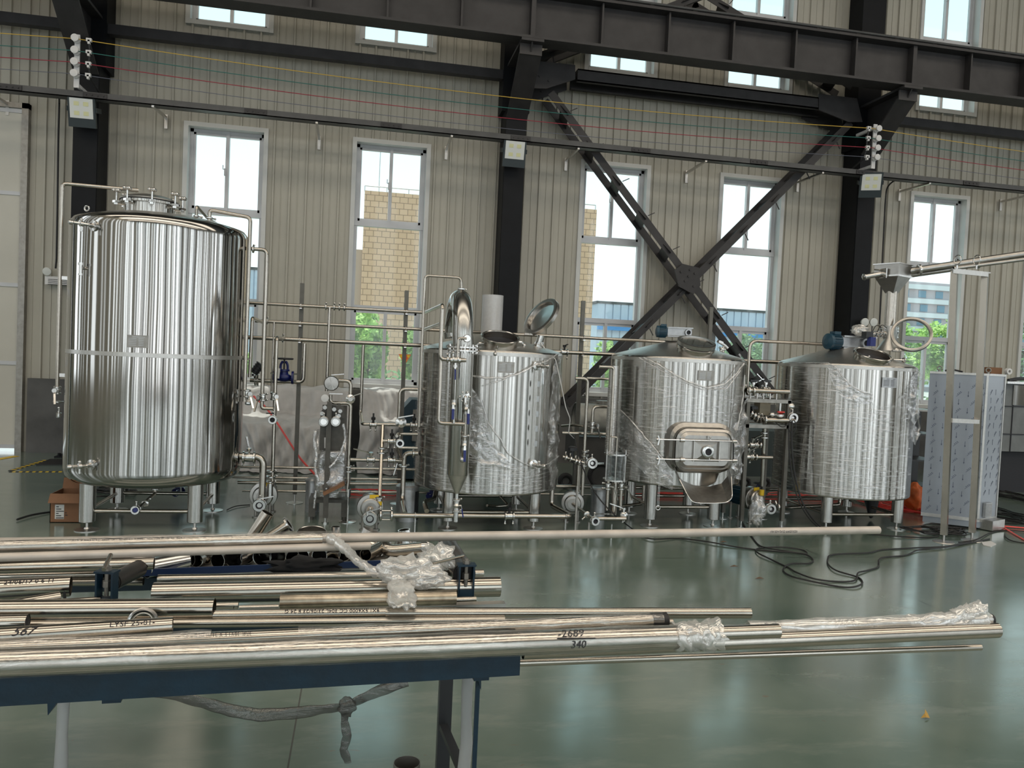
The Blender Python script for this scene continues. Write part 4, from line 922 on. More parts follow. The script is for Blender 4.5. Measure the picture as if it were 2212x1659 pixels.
for py0,py1 in ((950,953),(992,995)):
    a=W(1420,py0,Ym-.06);b=W(1588,py1,Ym-.06);zz=(a.z+b.z)/2;g=G();g.cyl((a.x,Ym-.06,zz),(b.x,Ym-.06,zz),.0065,n=10)
    for x in (a.x,b.x): g.ball((x,Ym-.06,zz),.016,n=8,m=6)
    g.lathe((W(1468,py0,Ym).x,Ym-.06,zz),VX,[(.02,-.02),(.02,.02)],14);g.lathe((W(1580,py0,Ym).x,Ym-.06,zz),VX,[(.018,-.02),(.018,.02)],14)
    g.cyl((mx+.02,Ym-.06,zz),(mx+.02,Ym-.06,zz+.025),.005,n=6);g.ball((mx+.02,Ym-.06,zz+.03),.01,n=8,m=5)
    k=W(1424,py0+2,Ym-.06);g.bar((k.x,Ym-.06,zz),(k.x-.01,Ym-.06,zz-.05),.01,.01);g.bar((k.x,Ym-.06,zz),(k.x-.015,Ym-.06,zz+.035),.01,.01)
    g.build('clamping_bar',fit,md)
g=G();q=W(1584,950,Ym-.06);q2=W(1584,995,Ym-.06);g.tube([q,q2],.006,8);g.build('hinge_pin',rubber,md)
g=G();q=W(1427,992,Ym-.06);
for dx in (-.006,.006): g.tube([q+VX*dx,q+VX*dx-VZ*.42],.0025,6)
g.torus(q-VZ*.44,VY,.02,.004,16,6);g.build('wire_sling',fit,md)
# discharge chute
ch=thing('discharge_chute','scoop shaped dull steel chute hanging below the square manhole','chute',W(1520,1050,6.5));
def chute():
    Yb,Yf_=c3[1]-R3-.01,6.42
    A=[W(px,py,Yb) for px,py in ((1456,1006),(1458,1020),(1475,1040),(1500,1050),(1530,1052),(1558,1045),(1572,1028),(1574,1005))]
    B=[W(px,py,yy) for px,py,yy in ((1468,1036,6.52),(1486,1072,6.44),(1495,1084,6.42),(1510,1087,6.42),(1550,1087,6.42),(1572,1085,6.42),(1582,1074,6.44),(1580,1030,6.52))]
    # trough = left wall, pan and right wall
    Q=[]
    for t_ in (0,.33,.66,1):
        Q.append([A[i]*(1-t_)+B[i]*t_ for i in range(8)])
    return Q
Q=chute();g=G();vs=[v for r_ in Q for v in r_];n5=len(vs);off=Vector((0,-.004,.004));fs=[(i*8+k,i*8+k+1,(i+1)*8+k+1,(i+1)*8+k) for i in range(3) for k in range(7)]
g.add(vs,fs,True);g.add([v+off for v in vs],[f[::-1] for f in fs],True);g.build('trough',dsteel,ch)
g=G();g.tube(Q[3],.005,8,.03);g.tube([Q[0][0],Q[1][0],Q[2][0],Q[3][0]],.005,8,0);g.tube([Q[0][7],Q[1][7],Q[2][7],Q[3][7]],.005,8,0);g.build('rolled_rim',fit,ch)
# jacket pipe and film on the tun
rope(T3,surf(c3,R3,(1390,772),(1420,786),(1455,808),(1490,826),(1530,838),(1565,830),(1590,808),(1607,785),off=.035),.009,seed=11)
rope(T3,surf(c3,R3,(1380,772),(1410,790),(1460,818),(1520,842),(1570,840),(1600,800),off=.03),.005,seed=12)
rope(T3,surf(c3,R3,(1340,885),(1365,910),(1390,940),(1420,975),(1445,1010),off=.03),.008,seed=13)
wrap(T3,c3,R3,((1317,790,1020),(1325,782,1024),(1345,776,1030),(1365,775,1034),(1385,772,1040),(1405,780,1044),(1430,792,1046),(1455,810,1048),(1490,826,920),(1530,838,915),(1560,832,920),(1590,806,1040),(1604,785,1040)),seed=14,amp=.008)
wrap(T3,c3,R3,((1340,885,960),(1360,905,985),(1385,935,1010),(1405,958,1030),(1430,990,1048),(1455,1015,1058)),filmt,seed=15,amp=.02,name='bunched_film')
wrap(T3,c3,R3,((1582,920,1010),(1590,900,1030),(1600,870,1030),(1607,840,1000)),filmt,seed=16,amp=.06,name='bunched_film')
rope(T3,surf(c3,R3,(1609,810),(1606,850),(1600,890),(1592,925),off=.05),.005,seed=17,m=white)
g=G()
for k in range(26):
    pass
jx=c3[0]-R3-.05
g=G();z0=W(1312,975,7.1).z;z1=W(1317,790,7.1).z;q=W(1322,880,7.1);g.cyl((q.x,7.1,z0),(q.x,7.1,z1),.045,n=20);g.build('side_column',satin,T3)
g=G()
for k in range(40):
    z=z0+(z1-z0)*.78*k/40;g.torus((q.x,7.1,z),Vector((.1,.05,1)),.049,.0035,16,5)
g.build('wound_film',filmt,T3)
# grant sight glass
a=W(1303,980,6.9);b=W(1360,980,6.9);zt_=W(1330,982,6.9).z;zb_=W(1328,1034,6.9).z;x_=(a.x+b.x)/2
t=thing('sight_glass','glass cylinder sight vessel between steel rings left of the square manhole tun','sight glass',(x_,6.9,zb_))
g=G();g.lathe((x_,6.9,zb_),VZ,[(.085,0),(.085,zt_-zb_)],32,False);g.build('glass',clear,t)
for zz in (zt_,zb_-.014): G().lathe((x_,6.9,zz),VZ,[(.03,0),(.115,0),(.115,.014),(.03,.014)],32,False).build('ring',fit,t)
for k in range(6):
    a=k*PI/3+.2;G().cyl((x_+.1*math.cos(a),6.9+.1*math.sin(a),zb_-.02),(x_+.1*math.cos(a),6.9+.1*math.sin(a),zt_+.045),.006,n=8).build('tie_rod',fit,t)
for px,top in ((1314,1039),(1343,1039)):
    p0=W(px,top,6.9);p1=W(px-4,1102,6.9);G().tube([Vector((p0.x,6.9,zb_)),Vector((p0.x,6.9,p1.z))],.015,12).build('outlet_leg',tube,t)
    valve(t,(p0.x,6.9,p0.z-.05),VZ,.016,(.7,-.7,0),(.25,-.1,-1),.12)
g=G();g.tube(PL((1329,1038,6.95),(1324,1112,6.95)),.03,14);g.build('centre_leg',tube,t)
pipe('tun_riser_pipe','steel riser pipe bent over at the upper left of the square manhole tun',PL((1295,792,6.95),(1326,797,6.95),(1316,975,6.95)),.0145)
pipe('tun_wash_pipe','small bent wash pipe entering the top of the glass sight vessel',PL((1320,944,6.9),(1333,950,6.9),(1332,978,6.9)),.008)
# ================= TUN WITH HOPPER FEED =================
c4=(5.06,7.48);R4=.684
T4=kettle('lauter_tun','film wrapped steel tun under the grain hopper at the right of the row','x' and c4,R4,.335,1.665,1.86,.40,.42,rm=satin)
nameplate(T4,c4,R4,1905,815,1935,838,alum_cast)
p=W(1886,765,6.95);axm=Vector((0.02,-.36,.93)).normalized();manway(T4,p-axm*.11,axm,.168,.11)
q=W(1874,775,6.96);g=G();g.ball(q,.027,n=12,m=8)
for k in range(5):
    a=k*2*PI/5;g.ball(q+Vector((math.cos(a)*.024,-.01,math.sin(a)*.024)),.013,n=8,m=5)
g.build('lid_knob',fit,T4)
q=W(1952,778,7.1);g=G();g.cyl(q-VX*.12,q,.009,n=8);g.ball(q,.02,n=10,m=6);g.lathe(q-VX*.01,VX,[(.012,0),(.026,.005),(.026,.02)],12);g.build('lid_clamp',fit,T4)
lid(T4,W(1969,722,7.15),(-.45,-.75,.42),.19,'glass',W(1935,758,7.15))
gearmotor(T4,W(1840,764,7.45)-VZ*.03,Vector((-1,-.12,0)),1.12)
g=G();q=W(1835,765,7.48);g.lathe(q-VZ*.05,VZ,[(.13,0),(.09,.05),(.09,.07)],24);g.build('motor_stool',satin,T4)
wrap(T4,c4,R4,((1677,790,1060),(1690,783,1064),(1710,786,1068),(1740,792,1072),(1790,800,1074),(1815,800,1076),(1826,850,1078),(1832,865,1078),(1860,868,1078),(1880,872,1078),(1905,880,1078),(1930,870,1076),(1950,850,1074),(1965,820,1070),(1978,795,1064)),seed=21,amp=.006)
wrap(T4,c4,R4,((1790,786,800),(1803,790,830),(1815,800,850),(1826,815,862),(1845,835,870),(1868,845,873),(1884,850,872)),filmt,seed=22,amp=.018,name='bunched_film')
wrap(T4,c4,R4,((1960,842,880),(1968,815,900),(1975,795,950),(1981,800,960)),filmt,seed=23,amp=.05,name='bunched_film')
rope(T4,surf(c4,R4,(1700,784),(1740,784),(1790,784),(1808,795),(1818,812),(1840,835),(1865,848),(1885,852),off=.02),.006,seed=24)
rope(T4,surf(c4,R4,(1885,852),(1884,870),(1888,890),(1884,905),off=.03),.004,seed=25)
rope(T4,surf(c4,R4,(1984,800),(1984,850),(1982,895),(1986,925),(1980,950),off=.03),.009,seed=26)
rnd=random.Random(3)
for k in range(26):
    y=868+k*7.8;x0=rnd.choice([1690,1720,1800,1830,1870]);x1=x0+rnd.uniform(60,130);x1=min(x1,1970)
    rope(T4,surf(c4,R4,(x0,y),((x0+x1)/2,y+3),(x1,y+1),off=.010),.0017,seed=60+k)
# feed pipe, pneumatic valve, hopper and auger
xh=W(1922,690,7.4).x;t=thing('feed_hopper','steel square hopper with a drop pipe above the right hand tun','hopper',(xh,7.4,1.95))
z0=W(1915,740,7.4).z;z1=W(1929,630,7.4).z
g=G();g.cyl((xh,7.4,z0),(xh,7.4,z1),.055,n=28,cap=False);g.build('drop_pipe',tube,t)
g=G();flange(g,Vector((xh,7.4,W(1918,723,7.4).z)),.10,8,.01,.05);flange(g,Vector((xh,7.4,W(1919,713,7.4).z)),.10,8,.01,.014);g.build('bolted_flange',fit,t)
g=G();q=Vector((xh-.02,7.34,1.83));g.lathe(q,VZ,[(.14,0),(.06,.13),(.058,.26)],28,False);g.build('inlet_cone',satin,t)
zh=z1+.0;a=W(1895,596,7.4);b=W(1955,600,7.4);zt_=W(1925,573,7.4).z;zm=W(1925,598,7.4).z;hx=.131
def sq(cx,cy,h,z): return [Vector((cx+h*1.414*math.cos(math.radians(25+k)),cy+h*1.414*math.sin(math.radians(25+k)),z)) for k in (225,315,45,135)]
g=G();loft(g,[sq(xh,7.4,.045,zh-.02),sq(xh,7.4,hx,zm),sq(xh,7.4,hx,zt_)],False,False,True);g.build('hopper_body',pumps,t)
g=G();loft(g,[sq(xh,7.4,hx+.008,zm-.008),sq(xh,7.4,hx+.008,zm+.008)]);loft(g,[sq(xh,7.4,hx+.012,zt_),sq(xh,7.4,hx+.012,zt_+.01)],False,True,True);g.build('hopper_rim',fit,t)
t=thing('auger_conveyor','pair of steel auger tubes running from the hopper out of frame at the right','conveyor',(xh+1,7.4,2.6))
A=W(1948,588,7.38);B=W(2330,531,7.0);G().tube([A,B],.036,20).build('upper_tube',pumps,t)
A2=W(1950,597,7.5);B2=W(2055,582,7.3);G().tube([A2,B2],.026,16).build('short_tube',pumps,t);A3=W(2060,580,7.25);B3=W(2330,545,6.95);G().tube([A3,B3],.02,14).build('lower_tube',pumps,t)
for px,py in ((2066,571),(2110,570),(1985,583)):
    q=W(px,py,7.3);g=G();g.lathe(q-VX*.012,(B-A),[(.04,0),(.055,.004),(.055,.024),(.04,.028)],20);g.build('coupling',fit,t)
t=thing('drive_motor','small horizontal cylinder drive on the left face of the hopper','motor',W(1880,597,7.4))
A=W(1868,598,7.38);B=Vector((xh-hx,7.38,W(1893,590,7.38).z));g=G();g.tube([A,B],.028,16);g.lathe(A,(A-B),[(.02,0),(.034,.002),(.034,.012),(.015,.02)],16);g.tube([B+Vector((-.1,0,.035)),B+Vector((0,0,.035))],.009,8);g.build('cylinder',fit,t);
g=G();g.box(B.x-.012,B.x,7.31,7.45,B.z-.05,B.z+.05);g.build('mount_plate',fit,t)
t=thing('pneumatic_actuator','black and steel pneumatic valve actuator left of the drop pipe','actuator',W(1890,722,7.3))
a=W(1868,716,7.3);b=W(1882,731,7.3);g=G();g.box(a.x,b.x,7.27,7.35,b.z,a.z);g.build('black_block',plast,t)
g=G();A=W(1882,722,7.3);B=W(1912,720,7.36);g.tube([A,B],.022,14)
for u in (.2,.45,.7): g.lathe(A+(B-A)*u,B-A,[(.022,0),(.032,.003),(.032,.018),(.022,.02)],16)
g.build('cylinder',fit,t)
a=W(1880,728,7.25);b=W(1890,748,7.25);G().box(a.x,b.x,7.24,7.30,b.z,a.z).build('solenoid_box',bluegrip,t)
g=G();g.tube(PL((1885,716,7.3),(1892,702,7.3),(1902,705,7.3),(1904,718,7.35),snap=0),.004,6,.03);g.tube(PL((1895,716,7.3),(1905,700,7.3),(1915,708,7.3),snap=0),.004,6,.03);g.build('air_hose',rubber,t)
# white bag lying on the gearbox
def crumple(c,rx,ry,rz,m,name,seed,n=28,mm=18,parent=None,amp=.35):
    g=G();c=Vector(c);vs=[];
    for i in range(mm+1):
        th=PI*i/mm
        for k in range(n):
            a=2*PI*k/n;d=Vector((math.sin(th)*math.cos(a),math.sin(th)*math.sin(a),math.cos(th)))
            f=1+amp*(noise.noise(d*2.3+Vector((seed,0,0)))+.7*abs(noise.noise(d*5+Vector((0,seed,0)))))
            vs.append(c+Vector((d.x*rx*f,d.y*ry*f,d.z*rz*f)))
    fs=[(i*n+k,(i+1)*n+k,(i+1)*n+(k+1)%n,i*n+(k+1)%n) for i in range(mm) for k in range(n)]
    g.add(vs,fs,True);return g.build(name,m,parent,180)
tag(crumple(W(1858,714,7.40),.09,.06,.055,bagm,'plastic_bag',5),'crumpled milky plastic bag on top of the blue motor gearbox','bag')
# ================= MAINS, POSTS AND PUMPS =================
YM=8.1;XL=W(541,657,YM).x
def main(z,x0,x1,r,lab,y=YM): return pipe('wall_main_pipe',lab,[Vector((x0,y,z)),Vector((x1,y,z))],r,grp='long horizontal mains behind the tanks')
m1=main(2.0,XL-.1,.62,.0165,'topmost horizontal steel main behind the tanks, between tall tank and kettle')
m2=main(1.825,XL+.05,3.45,.0165,'middle horizontal steel main running from the tall tank to the square manhole tun')
m3=main(1.66,XL-.05,4.95,.021,'lowest and thickest of the raised horizontal mains')
q=W(712,664,YM)
for px in (704,722,733,744): clamp(m1,(W(px,664,YM).x,YM,2.0),VX,.018)
clamp(m2,(W(577,697,YM).x,YM,1.825),VX,.018);clamp(m3,(W(611,732,YM).x,YM,1.66),VX,.022)
valve(m3,(W(1219,760,YM).x,YM,1.66),VX,.021,(0,0,1),(.2,-.6,0),.06,hm=rubber)
for i,(z,r) in enumerate(((.37,.014),(.27,.012),(.215,.02),(.135,.012))):
    main(z,-1.25+.05*i,(.9,.5,5.4,5.4)[i],r,('upper short knee high pipe behind the first pump','lower short knee high pipe behind the first pump','thick low pipe running near the floor behind all the tanks','thin low pipe running near the floor behind all the tanks')[i],8.12-.03*(i%2))
def post(px,top,lab,x=None):
    a=W(px,top,8.2);x=a.x if x is None else x;t=thing('pipe_stand',lab,'stand',(x,8.17,0),'square steel stands carrying the mains')
    g=G();g.box(x-.02,x+.02,8.16,8.2,.09,a.z);g.build('square_post',postm,t)
    g=G();g.cyl((x,8.18,.01),(x,8.18,.09),.010,n=10);g.lathe((x,8.18,0),VZ,[(.085,0),(.085,.005),(.02,.012)],24);g.build('foot',satin,t)
    for z in (2.0,1.825,1.66):
        if px>1000 and z>1.9: continue
        g=G();g.box(x-.012,x+.012,8.07,8.16,z-.032,z-.022);g.torus((x,8.1,z),VX,.024,.004,16,6);g.build('pipe_saddle',fit,t)
post(648,612,'square steel stand nearest the tall tank, left of the heat exchanger',-.60);post(880,628,'square steel stand in front of the second window with the warning triangle',.447);post(1257,650,'square steel stand between kettle and square manhole tun',2.34);post(1535,664,'square steel stand rising behind the square manhole tun',3.82)
# risers around the heat exchanger
YH=7.25
def rp(name,lab,pts,r=.0155,snap=.035,**k): return pipe(name,lab,PL(*pts,snap=snap),r,**k)
rp('riser_pipe','vertical steel riser dropping from the topmost main to the heat exchanger',((712,664,8.09),(706,845,8.09)),.0165)
rp('branch_pipe','short pipe dropping from the middle main behind the lever valves',((592,696,8.09),(590,850,8.09)),.012)
t=rp('transfer_pipe','bent steel pipe from the lowest main down to the first pump, with lever valves',((613,731,8.06),(598,729,7.5),(588,1050,7.5)),.0165,snap=.0)
a=PL((598,729,7.5),(588,1050,7.5));X_=a[0].x
def on(py,px=590,Y=7.5): return Vector((X_+0*py,Y,W(px,py,Y).z))
valve(t,W(591,856,7.5),VZ,.018,(.5,-1,0),(.15,-.2,-1),.13);endport(t,W(588.5,907,7.42),-VY,.024);clamp(t,W(584,1018,7.5),VZ,.02);clamp(t,W(584,1030,7.5),VZ,.026);clamp(t,W(583,1041,7.5),VZ,.02)
g=G();g.bar(W(575,893,7.42),W(592,893,7.42),.012,.01);g.build('lever',rubber,t)
rp('feeder_pipe','steel pipe hooked at its top beside the tall tank, reaching the middle main',((568,697,8.0),(545,686,7.55),(539,815,7.55)),.0155,snap=0)
t=rp('globe_valve_line','low branch line with a corner elbow carrying the blue globe valve',((540,821,8.1),(655,822,8.1),(658,742,8.1)),.02)
for px in (552,557): G().lathe(W(px,821,8.1),VX,[(.03,-.006),(.058,-.006),(.058,.006),(.03,.006)],20).build('pipe_flange',fit,t)
# blue globe valve
c=W(613,815,8.06);t=thing('globe_valve','blue cast globe valve with black handwheel and paper tag','valve',c)
g=G();g.ball(c,.075,.055,.045,20,12);g.lathe(c-VX*.095,VX,[(.065,0),(.065,.02),(.035,.025)],20);g.lathe(c+VX*.095,-VX,[(.065,0),(.065,.02),(.035,.025)],20);g.lathe(c,VZ,[(.05,0),(.04,.06),(.055,.062),(.055,.08),(.02,.08)],20)
for s in (-1,1): g.tube([c+Vector((s*.035,0,.08)),c+Vector((s*.033,0,.13)),c+Vector((s*.012,0,.16))],.012,8,.02)
g.build('valve_body',blue,t)
g=G();w_=c+VZ*.185;g.cyl(c+VZ*.07,w_+VZ*.01,.009,n=8);g.torus(w_,VZ,.08,.009,28,8);g.cyl(w_-VZ*.008,w_+VZ*.008,.02,n=12)
for k in range(4): g.bar(w_,w_+Vector((math.cos(k*PI/2)*.08,math.sin(k*PI/2)*.08,0)),.012,.006)
g.build('handwheel',plast,t)
g=G();g.bar(c+Vector((-.055,-.07,.09)),c+Vector((-.06,-.075,-.01)),.05,.002,(0,1,0));g.build('paper_tag',paper,t)
for s in (-1,1):
    for k in range(4):
        a=k*PI/2+.78;p=c+Vector((s*.1,math.cos(a)*.05,math.sin(a)*.05));G().cyl(p-VX*.025,p+VX*.025,.008,n=6).build('flange_bolt',fit,t)
GV=t
for (p_,l_,rz_) in ((W(1637,1066,7.85),'small blue cast valve behind the pump between the two right hand tuns',.2),(W(385,1062,8.0),'blue cast valve low behind the legs of the tall tank',1.3),(W(934,1070,7.95),'blue cast valve low behind the left foot of the kettle',.9)):
    d_=dup(GV,p_,l_,rz=rz_);d_.scale=(.62,.62,.62)
t=thing('valve_actuator','dark ribbed cylinder leaning against the right edge of the tall tank','actuator',W(556,800,8.0))
g=G();A=W(548,806,8.0);B=W(562,788,8.0);g.tube([A,B],.04,18)
for k in range(5): p=A+(B-A)*(k/4);g.lathe(p,(B-A),[(.04,0),(.047,.003),(.047,.009),(.04,.012)],18)
g.build('ribbed_body',plast,t)
# pumps
def pump(px,py,Y,lab,r=.125,yaw=0,label_=True,inlet=(-.5,-.35)):
    c=W(px,py,Y);t=thing('centrifugal_pump',lab,'pump',(c.x,Y,0),'sanitary centrifugal pumps on the floor');d=Vector((math.sin(yaw),-math.cos(yaw),0))
    g=G();g.lathe(c+d*.0,d,[(r*.9,-.06),(r,-.055),(r,.0),(r*.97,.008),(r*.72,.012),(r*.70,.03),(r*.74,.034),(r*.74,.05),(r*.66,.06),(r*.45,.062),(r*.44,.07)],40);g.build('pump_casing',pumps,t)
    g=G();g.torus(c+d*.0,d,r*.70,.008,36,8);g.torus(c+d*.045,d,r*.45,.006,30,8);g.build('clamp_rings',fit,t)
    g=G();g.cyl(c-d*.06,c-d*.30,r*.72,n=28)
    for k in range(16): a=k*PI/8;u=Vector((d.y,-d.x,0))*math.cos(a)+VZ*math.sin(a);g.bar(c-d*.09+u*r*.74,c-d*.28+u*r*.74,.004,.012,u)
    g.build('motor',mblue,t)
    for s in (-1,1):
        for yy in (.02,-.24):
            p=c+d*yy+Vector((d.y,-d.x,0))*s*r*.5;g=G();g.cyl((p.x,p.y,.0),(p.x,p.y,c.z-r*.6),.012,n=10);g.lathe((p.x,p.y,0),VZ,[(.03,0),(.03,.01),(.015,.012)],14);g.build('leg',dsteel,t)
    if label_:
        g=G();u=Vector((-d.y,d.x,0));p=c+VZ*r*.84+d*.012+u*.03;g.bar(p-u*.04,p+u*.04,.003,.03);g.build('warning_label',yel,t)
    return t,c,d
P1,c,d=pump(569,1070,7.5,'centrifugal pump with round steel casing right of the tall tank',.125)
t=P1;q=W(560,1092,7.3);endport(t,q,-VY,.034);g=G();g.tube([q+VY*.03,c+d*.03],.036,16);g.build('inlet_stub',tube,t)
g=G();s=W(560,1078,7.28);g.bar(s,W(592,1072,7.25),.016,.008);g.build('lever_handle',fit,t)
g=G();p=W(583,1060,7.42);g.cyl(p-VZ*.05,p+VZ*.06,.028,n=16);g.build('outlet_neck',fit,t)
P2,c,d=pump(800,1096,7.0,'centrifugal pump with two yellow labels in the gap left of the kettle',.118)
t=P2;q=W(799,1121,6.8);endport(t,q,-VY,.036);g=G();g.tube([q+VY*.03,c+d*.03],.038,16);g.build('inlet_stub',tube,t)
g=G();s=W(793,1106,6.78);g.bar(s,W(828,1096,6.75),.014,.008);g.cyl(s,W(793,1114,6.78),.012,n=8);g.build('lever_handle',fit,t)
g=G();p=W(819,1080,6.98);g.cyl(p-VZ*.06,p+VZ*.02,.024,n=16);g.build('outlet_neck',fit,t);clamp(t,p+VZ*.02,VZ,.02);G().cyl(p-VZ*.045,p-VZ*.01,.0255,n=16).build('warning_label',yel,t)
P3,c3p,d3=pump(1237,1086,7.35,'centrifugal pump with stepped steel rings between kettle and square manhole tun',.112,-.25,False)
P4,c4p,d4=pump(1627,1077,7.35,'centrifugal pump half wrapped in film between the two right hand tuns',.12,.35)
tag(crumple(W(1637,1102,7.0),.07,.06,.12,filmt,'film_wad',9,amp=.5),'crumpled clear film hanging from the pump between the two right hand tuns','plastic film')
endport(P4,W(1666,1100,6.95),-VY,.03);clamp(P4,W(1680,1095,7.0),VX,.02)
# pipes to pump 2 and along the floor
t=rp('elbow_pipe','pipe stepping down from the lowest main and across to the valve cross beside the kettle',((785,745,8.05),(779,893,8.05),(783,916,7.35),(905,918,7.35)),.0155,snap=0)
valve(t,W(806,917,7.35),VX,.016,(0,-.2,1),(0,.1,1),.03,hm=rubber);valve(t,W(894,918,7.35),VX,.016,(0,-.2,1),(0,.1,1),.03,hm=rubber)
t=rp('pump_outlet_pipe','vertical pipe rising from the yellow labelled pump, crossed by the valve line',((827,919,7.3),(820,1072,7.0)),.017,snap=.5);clamp(t,W(825,968,7.2),VZ,.02);clamp(t,W(824,978,7.2),VZ,.024)
t=rp('valve_line','horizontal line of lever and butterfly valves left of the kettle at knee height',((757,993,7.2),(868,994,7.2)),.0165)
valve(t,W(801,993,7.2),VX,.018,(0,-.3,1),(-1,0,.15),.16);valve(t,W(846,994,7.2),VX,.018,(0,-.1,1),(0,.1,1),.03,hm=rubber)
t=rp('cross_valve','short valve stub with an open clamp end facing the camera beside the kettle',((827,952,7.2),(858,954,7.2),(864,957,7.05)),.016,snap=0);valve(t,W(846,953,7.2),VX,.018,(0,-.1,1),(0,.1,1),.03,hm=rubber);endport(t,W(864,958,7.0),-VY,.022)
rp('kettle_branch_pipe','upper bent branch from the kettle shell to the valve cross',((902,938,7.3),(860,938,7.3),(857,945,7.1)),.014)
rp('kettle_branch_pipe','lower bent branch from the kettle shell to the valve line',((902,968,7.25),(856,970,7.25),(868,992,7.1)),.014)
t=rp('kettle_outlet_pipe','thick outlet elbow from the kettle down past the steel canister to the floor',((903,979,7.3),(873,983,7.3),(867,1082,7.3),(875,1110,6.95)),.023,bend=.08);clamp(t,W(893,979,7.3),VX,.025);clamp(t,W(871,1006,7.3),VZ,.027)
g=G();g.bar(W(858,1001,7.2),W(850,1026,7.2),.018,.008);g.build('lever_handle',fit,t)
rp('kettle_inlet_pipe','bent pipe entering the upper left flank of the kettle',((902,841,7.35),(864,843,7.35),(857,905,7.35)),.0165,bend=.06)
t=thing('lever_valve','steel valve disc with a long level lever left of the kettle','valve',W(866,912,7.3));g=G();g.lathe(W(866,912,7.3),VY,[(.02,-.03),(.05,-.02),(.05,.02),(.02,.03)],20);g.build('valve_disc',fit,t);G().bar(W(860,902,7.25),W(893,897,7.25),.018,.01).build('lever',fit,t)
# low run with sight glass
zz=W(1000,1114,6.85).z;xa=W(846,1114,6.85).x;xb=W(1234,1115,6.85).x
t=pipe('low_transfer_pipe','long low steel pipe crossing in front of the kettle legs',[Vector((xa,6.85,zz)),Vector((xb,6.85,zz)),Vector((W(1194,1083,7.2).x,7.25,zz+.02)),Vector((W(1194,1083,7.2).x,7.25,W(1194,1055,7.25).z))],.0225,bend=.05)
valve(t,(W(1100,1115,6.85).x,6.85,zz),VX,.024,(0,0,1),(.2,-.3,1),.04,hm=rubber)
for px in (897,1222):
    x=W(px,1115,6.85).x;g=G();g.cyl((x,6.85,.0),(x,6.85,zz-.02),.008,n=8);g.torus((x,6.85,zz),VX,.027,.004,16,6);g.lathe((x,6.85,0),VZ,[(.04,0),(.04,.004)],16);g.build('pipe_support',fit,t)
t=thing('sight_tube','short glass sight tube with tie rods beside the yellow labelled pump','sight glass',((W(838,1114,6.85).x),6.85,zz));x0=W(822,1113,6.85).x
clamp(t,(x0,6.85,zz),VX,.03);clamp(t,(xa,6.85,zz),VX,.03);G().cyl((x0,6.85,zz),(xa,6.85,zz),.022,n=20,cap=False).build('glass_tube',clear,t)
for s in (-1,1): G().cyl((x0,6.85,zz+s*.04),(xa,6.85,zz+s*.04),.004,n=6).build('tie_rod',fit,t)
# heat exchanger
a=W(693,885,7.3);b=W(744,1012,7.3);t=thing('plate_heat_exchanger','dark plate heat exchanger half wrapped in clear film beside the first pump','heat exchanger',((a.x+b.x)/2,7.4,0));HX=t
zb_=W(715,1062,7.3).z;g=G();x0,x1=a.x+.0,b.x;g.prism([(x0,7.3,a.z-.02),(x0,7.3,zb_+.18),(x0+.05,7.3,zb_),(x1-.05,7.3,zb_),(x1,7.3,zb_+.18),(x1,7.3,a.z-.02),(x1-.03,7.3,a.z+.04),(x0+.05,7.3,a.z+.05)],(0,.03,0));g.build('front_plate',hxd,t)
g=G();
for k in range(14): g.box(x0+.015,x1-.015,7.34+k*.02,7.35+k*.02,zb_+.03,a.z-.02)
g.build('plate_pack',dsteel,t)
G().box(x0,x1,7.63,7.66,zb_,a.z+.02).build('rear_plate',hxd,t)
cx_=W(711,900,7.24).x;g=G();g.box(cx_-.022,cx_+.022,7.22,7.262,0.05,W(711,868,7.24).z);g.build('support_bar',hxd,t)
g=G();g.cyl((cx_,7.24,0),(cx_,7.24,.05),.01,n=8);g.lathe((cx_,7.24,0),VZ,[(.03,0),(.03,.012)],12);g.cyl((cx_,7.215,.32),(cx_,7.222,.32),.008,n=8);g.build('foot',fit,t)
for px in (699,725): endport(t,W(px,911,7.2),-VY,.026);
for px in (699,725): g=G();g.cyl(W(px,911,7.19),W(px,911,7.32),.028,n=18);g.build('port_neck',fit,t)
g=G();g.bar(W(704,945,7.288),W(704,968,7.288),.03,.004,(0,1,0));g.build('scale_label',white,t)
for k,(px,py) in enumerate(((696,893),(735,888),(732,898),(702,880),(722,884))):
    p=W(px,py,7.26);g=G();g.cyl(p,p+VY*.12,.012,n=10);g.cyl(p-VY*.02,p,.02,n=6);g.build('tie_bolt',fit,t)
g=G();g.prism([W(*p,7.28) for p in ((728,905),(746,903),(742,880),(732,872),(724,880))],(0,.012,0));g.build('hanger_plate',hxd,t)
hw=(x1-x0)/2;cxx=(x0+x1)/2
g=G();vs=[];n=40;nz=30;z0_,z1_=zb_-.04,W(711,935,7.3).z
for i in range(n+1):
    a_=2*PI*i/n
    for k in range(nz+1):
        z=z0_+(z1_-z0_)*k/nz;d=1+.22*noise.noise(Vector((math.cos(a_)*2,math.sin(a_)*2,z*7)));
        if z>z1_-.15 and -2.4<a_-2*PI<-.8: z=z-(z-(z1_-.2))*.9
        vs.append((cxx+(hw+.035)*d*math.copysign(abs(math.cos(a_))**.6,math.cos(a_)),7.47+.24*d*math.copysign(abs(math.sin(a_))**.6,math.sin(a_)),z))
g.add(vs,[(i*(nz+1)+k,(i+1)*(nz+1)+k,(i+1)*(nz+1)+k+1,i*(nz+1)+k+1) for i in range(n) for k in range(nz)],True);g.build('stretch_film',filmt,t,180)
rope(t,[W(*p,7.2) for p in ((682,930),(678,950),(684,985),(680,1010),(688,1040))],.022,seed=31,name='bunched_film');rope(t,[W(*p,7.22) for p in ((742,915),(746,945),(738,975),(722,1000),(712,1010))],.018,seed=32,name='bunched_film')
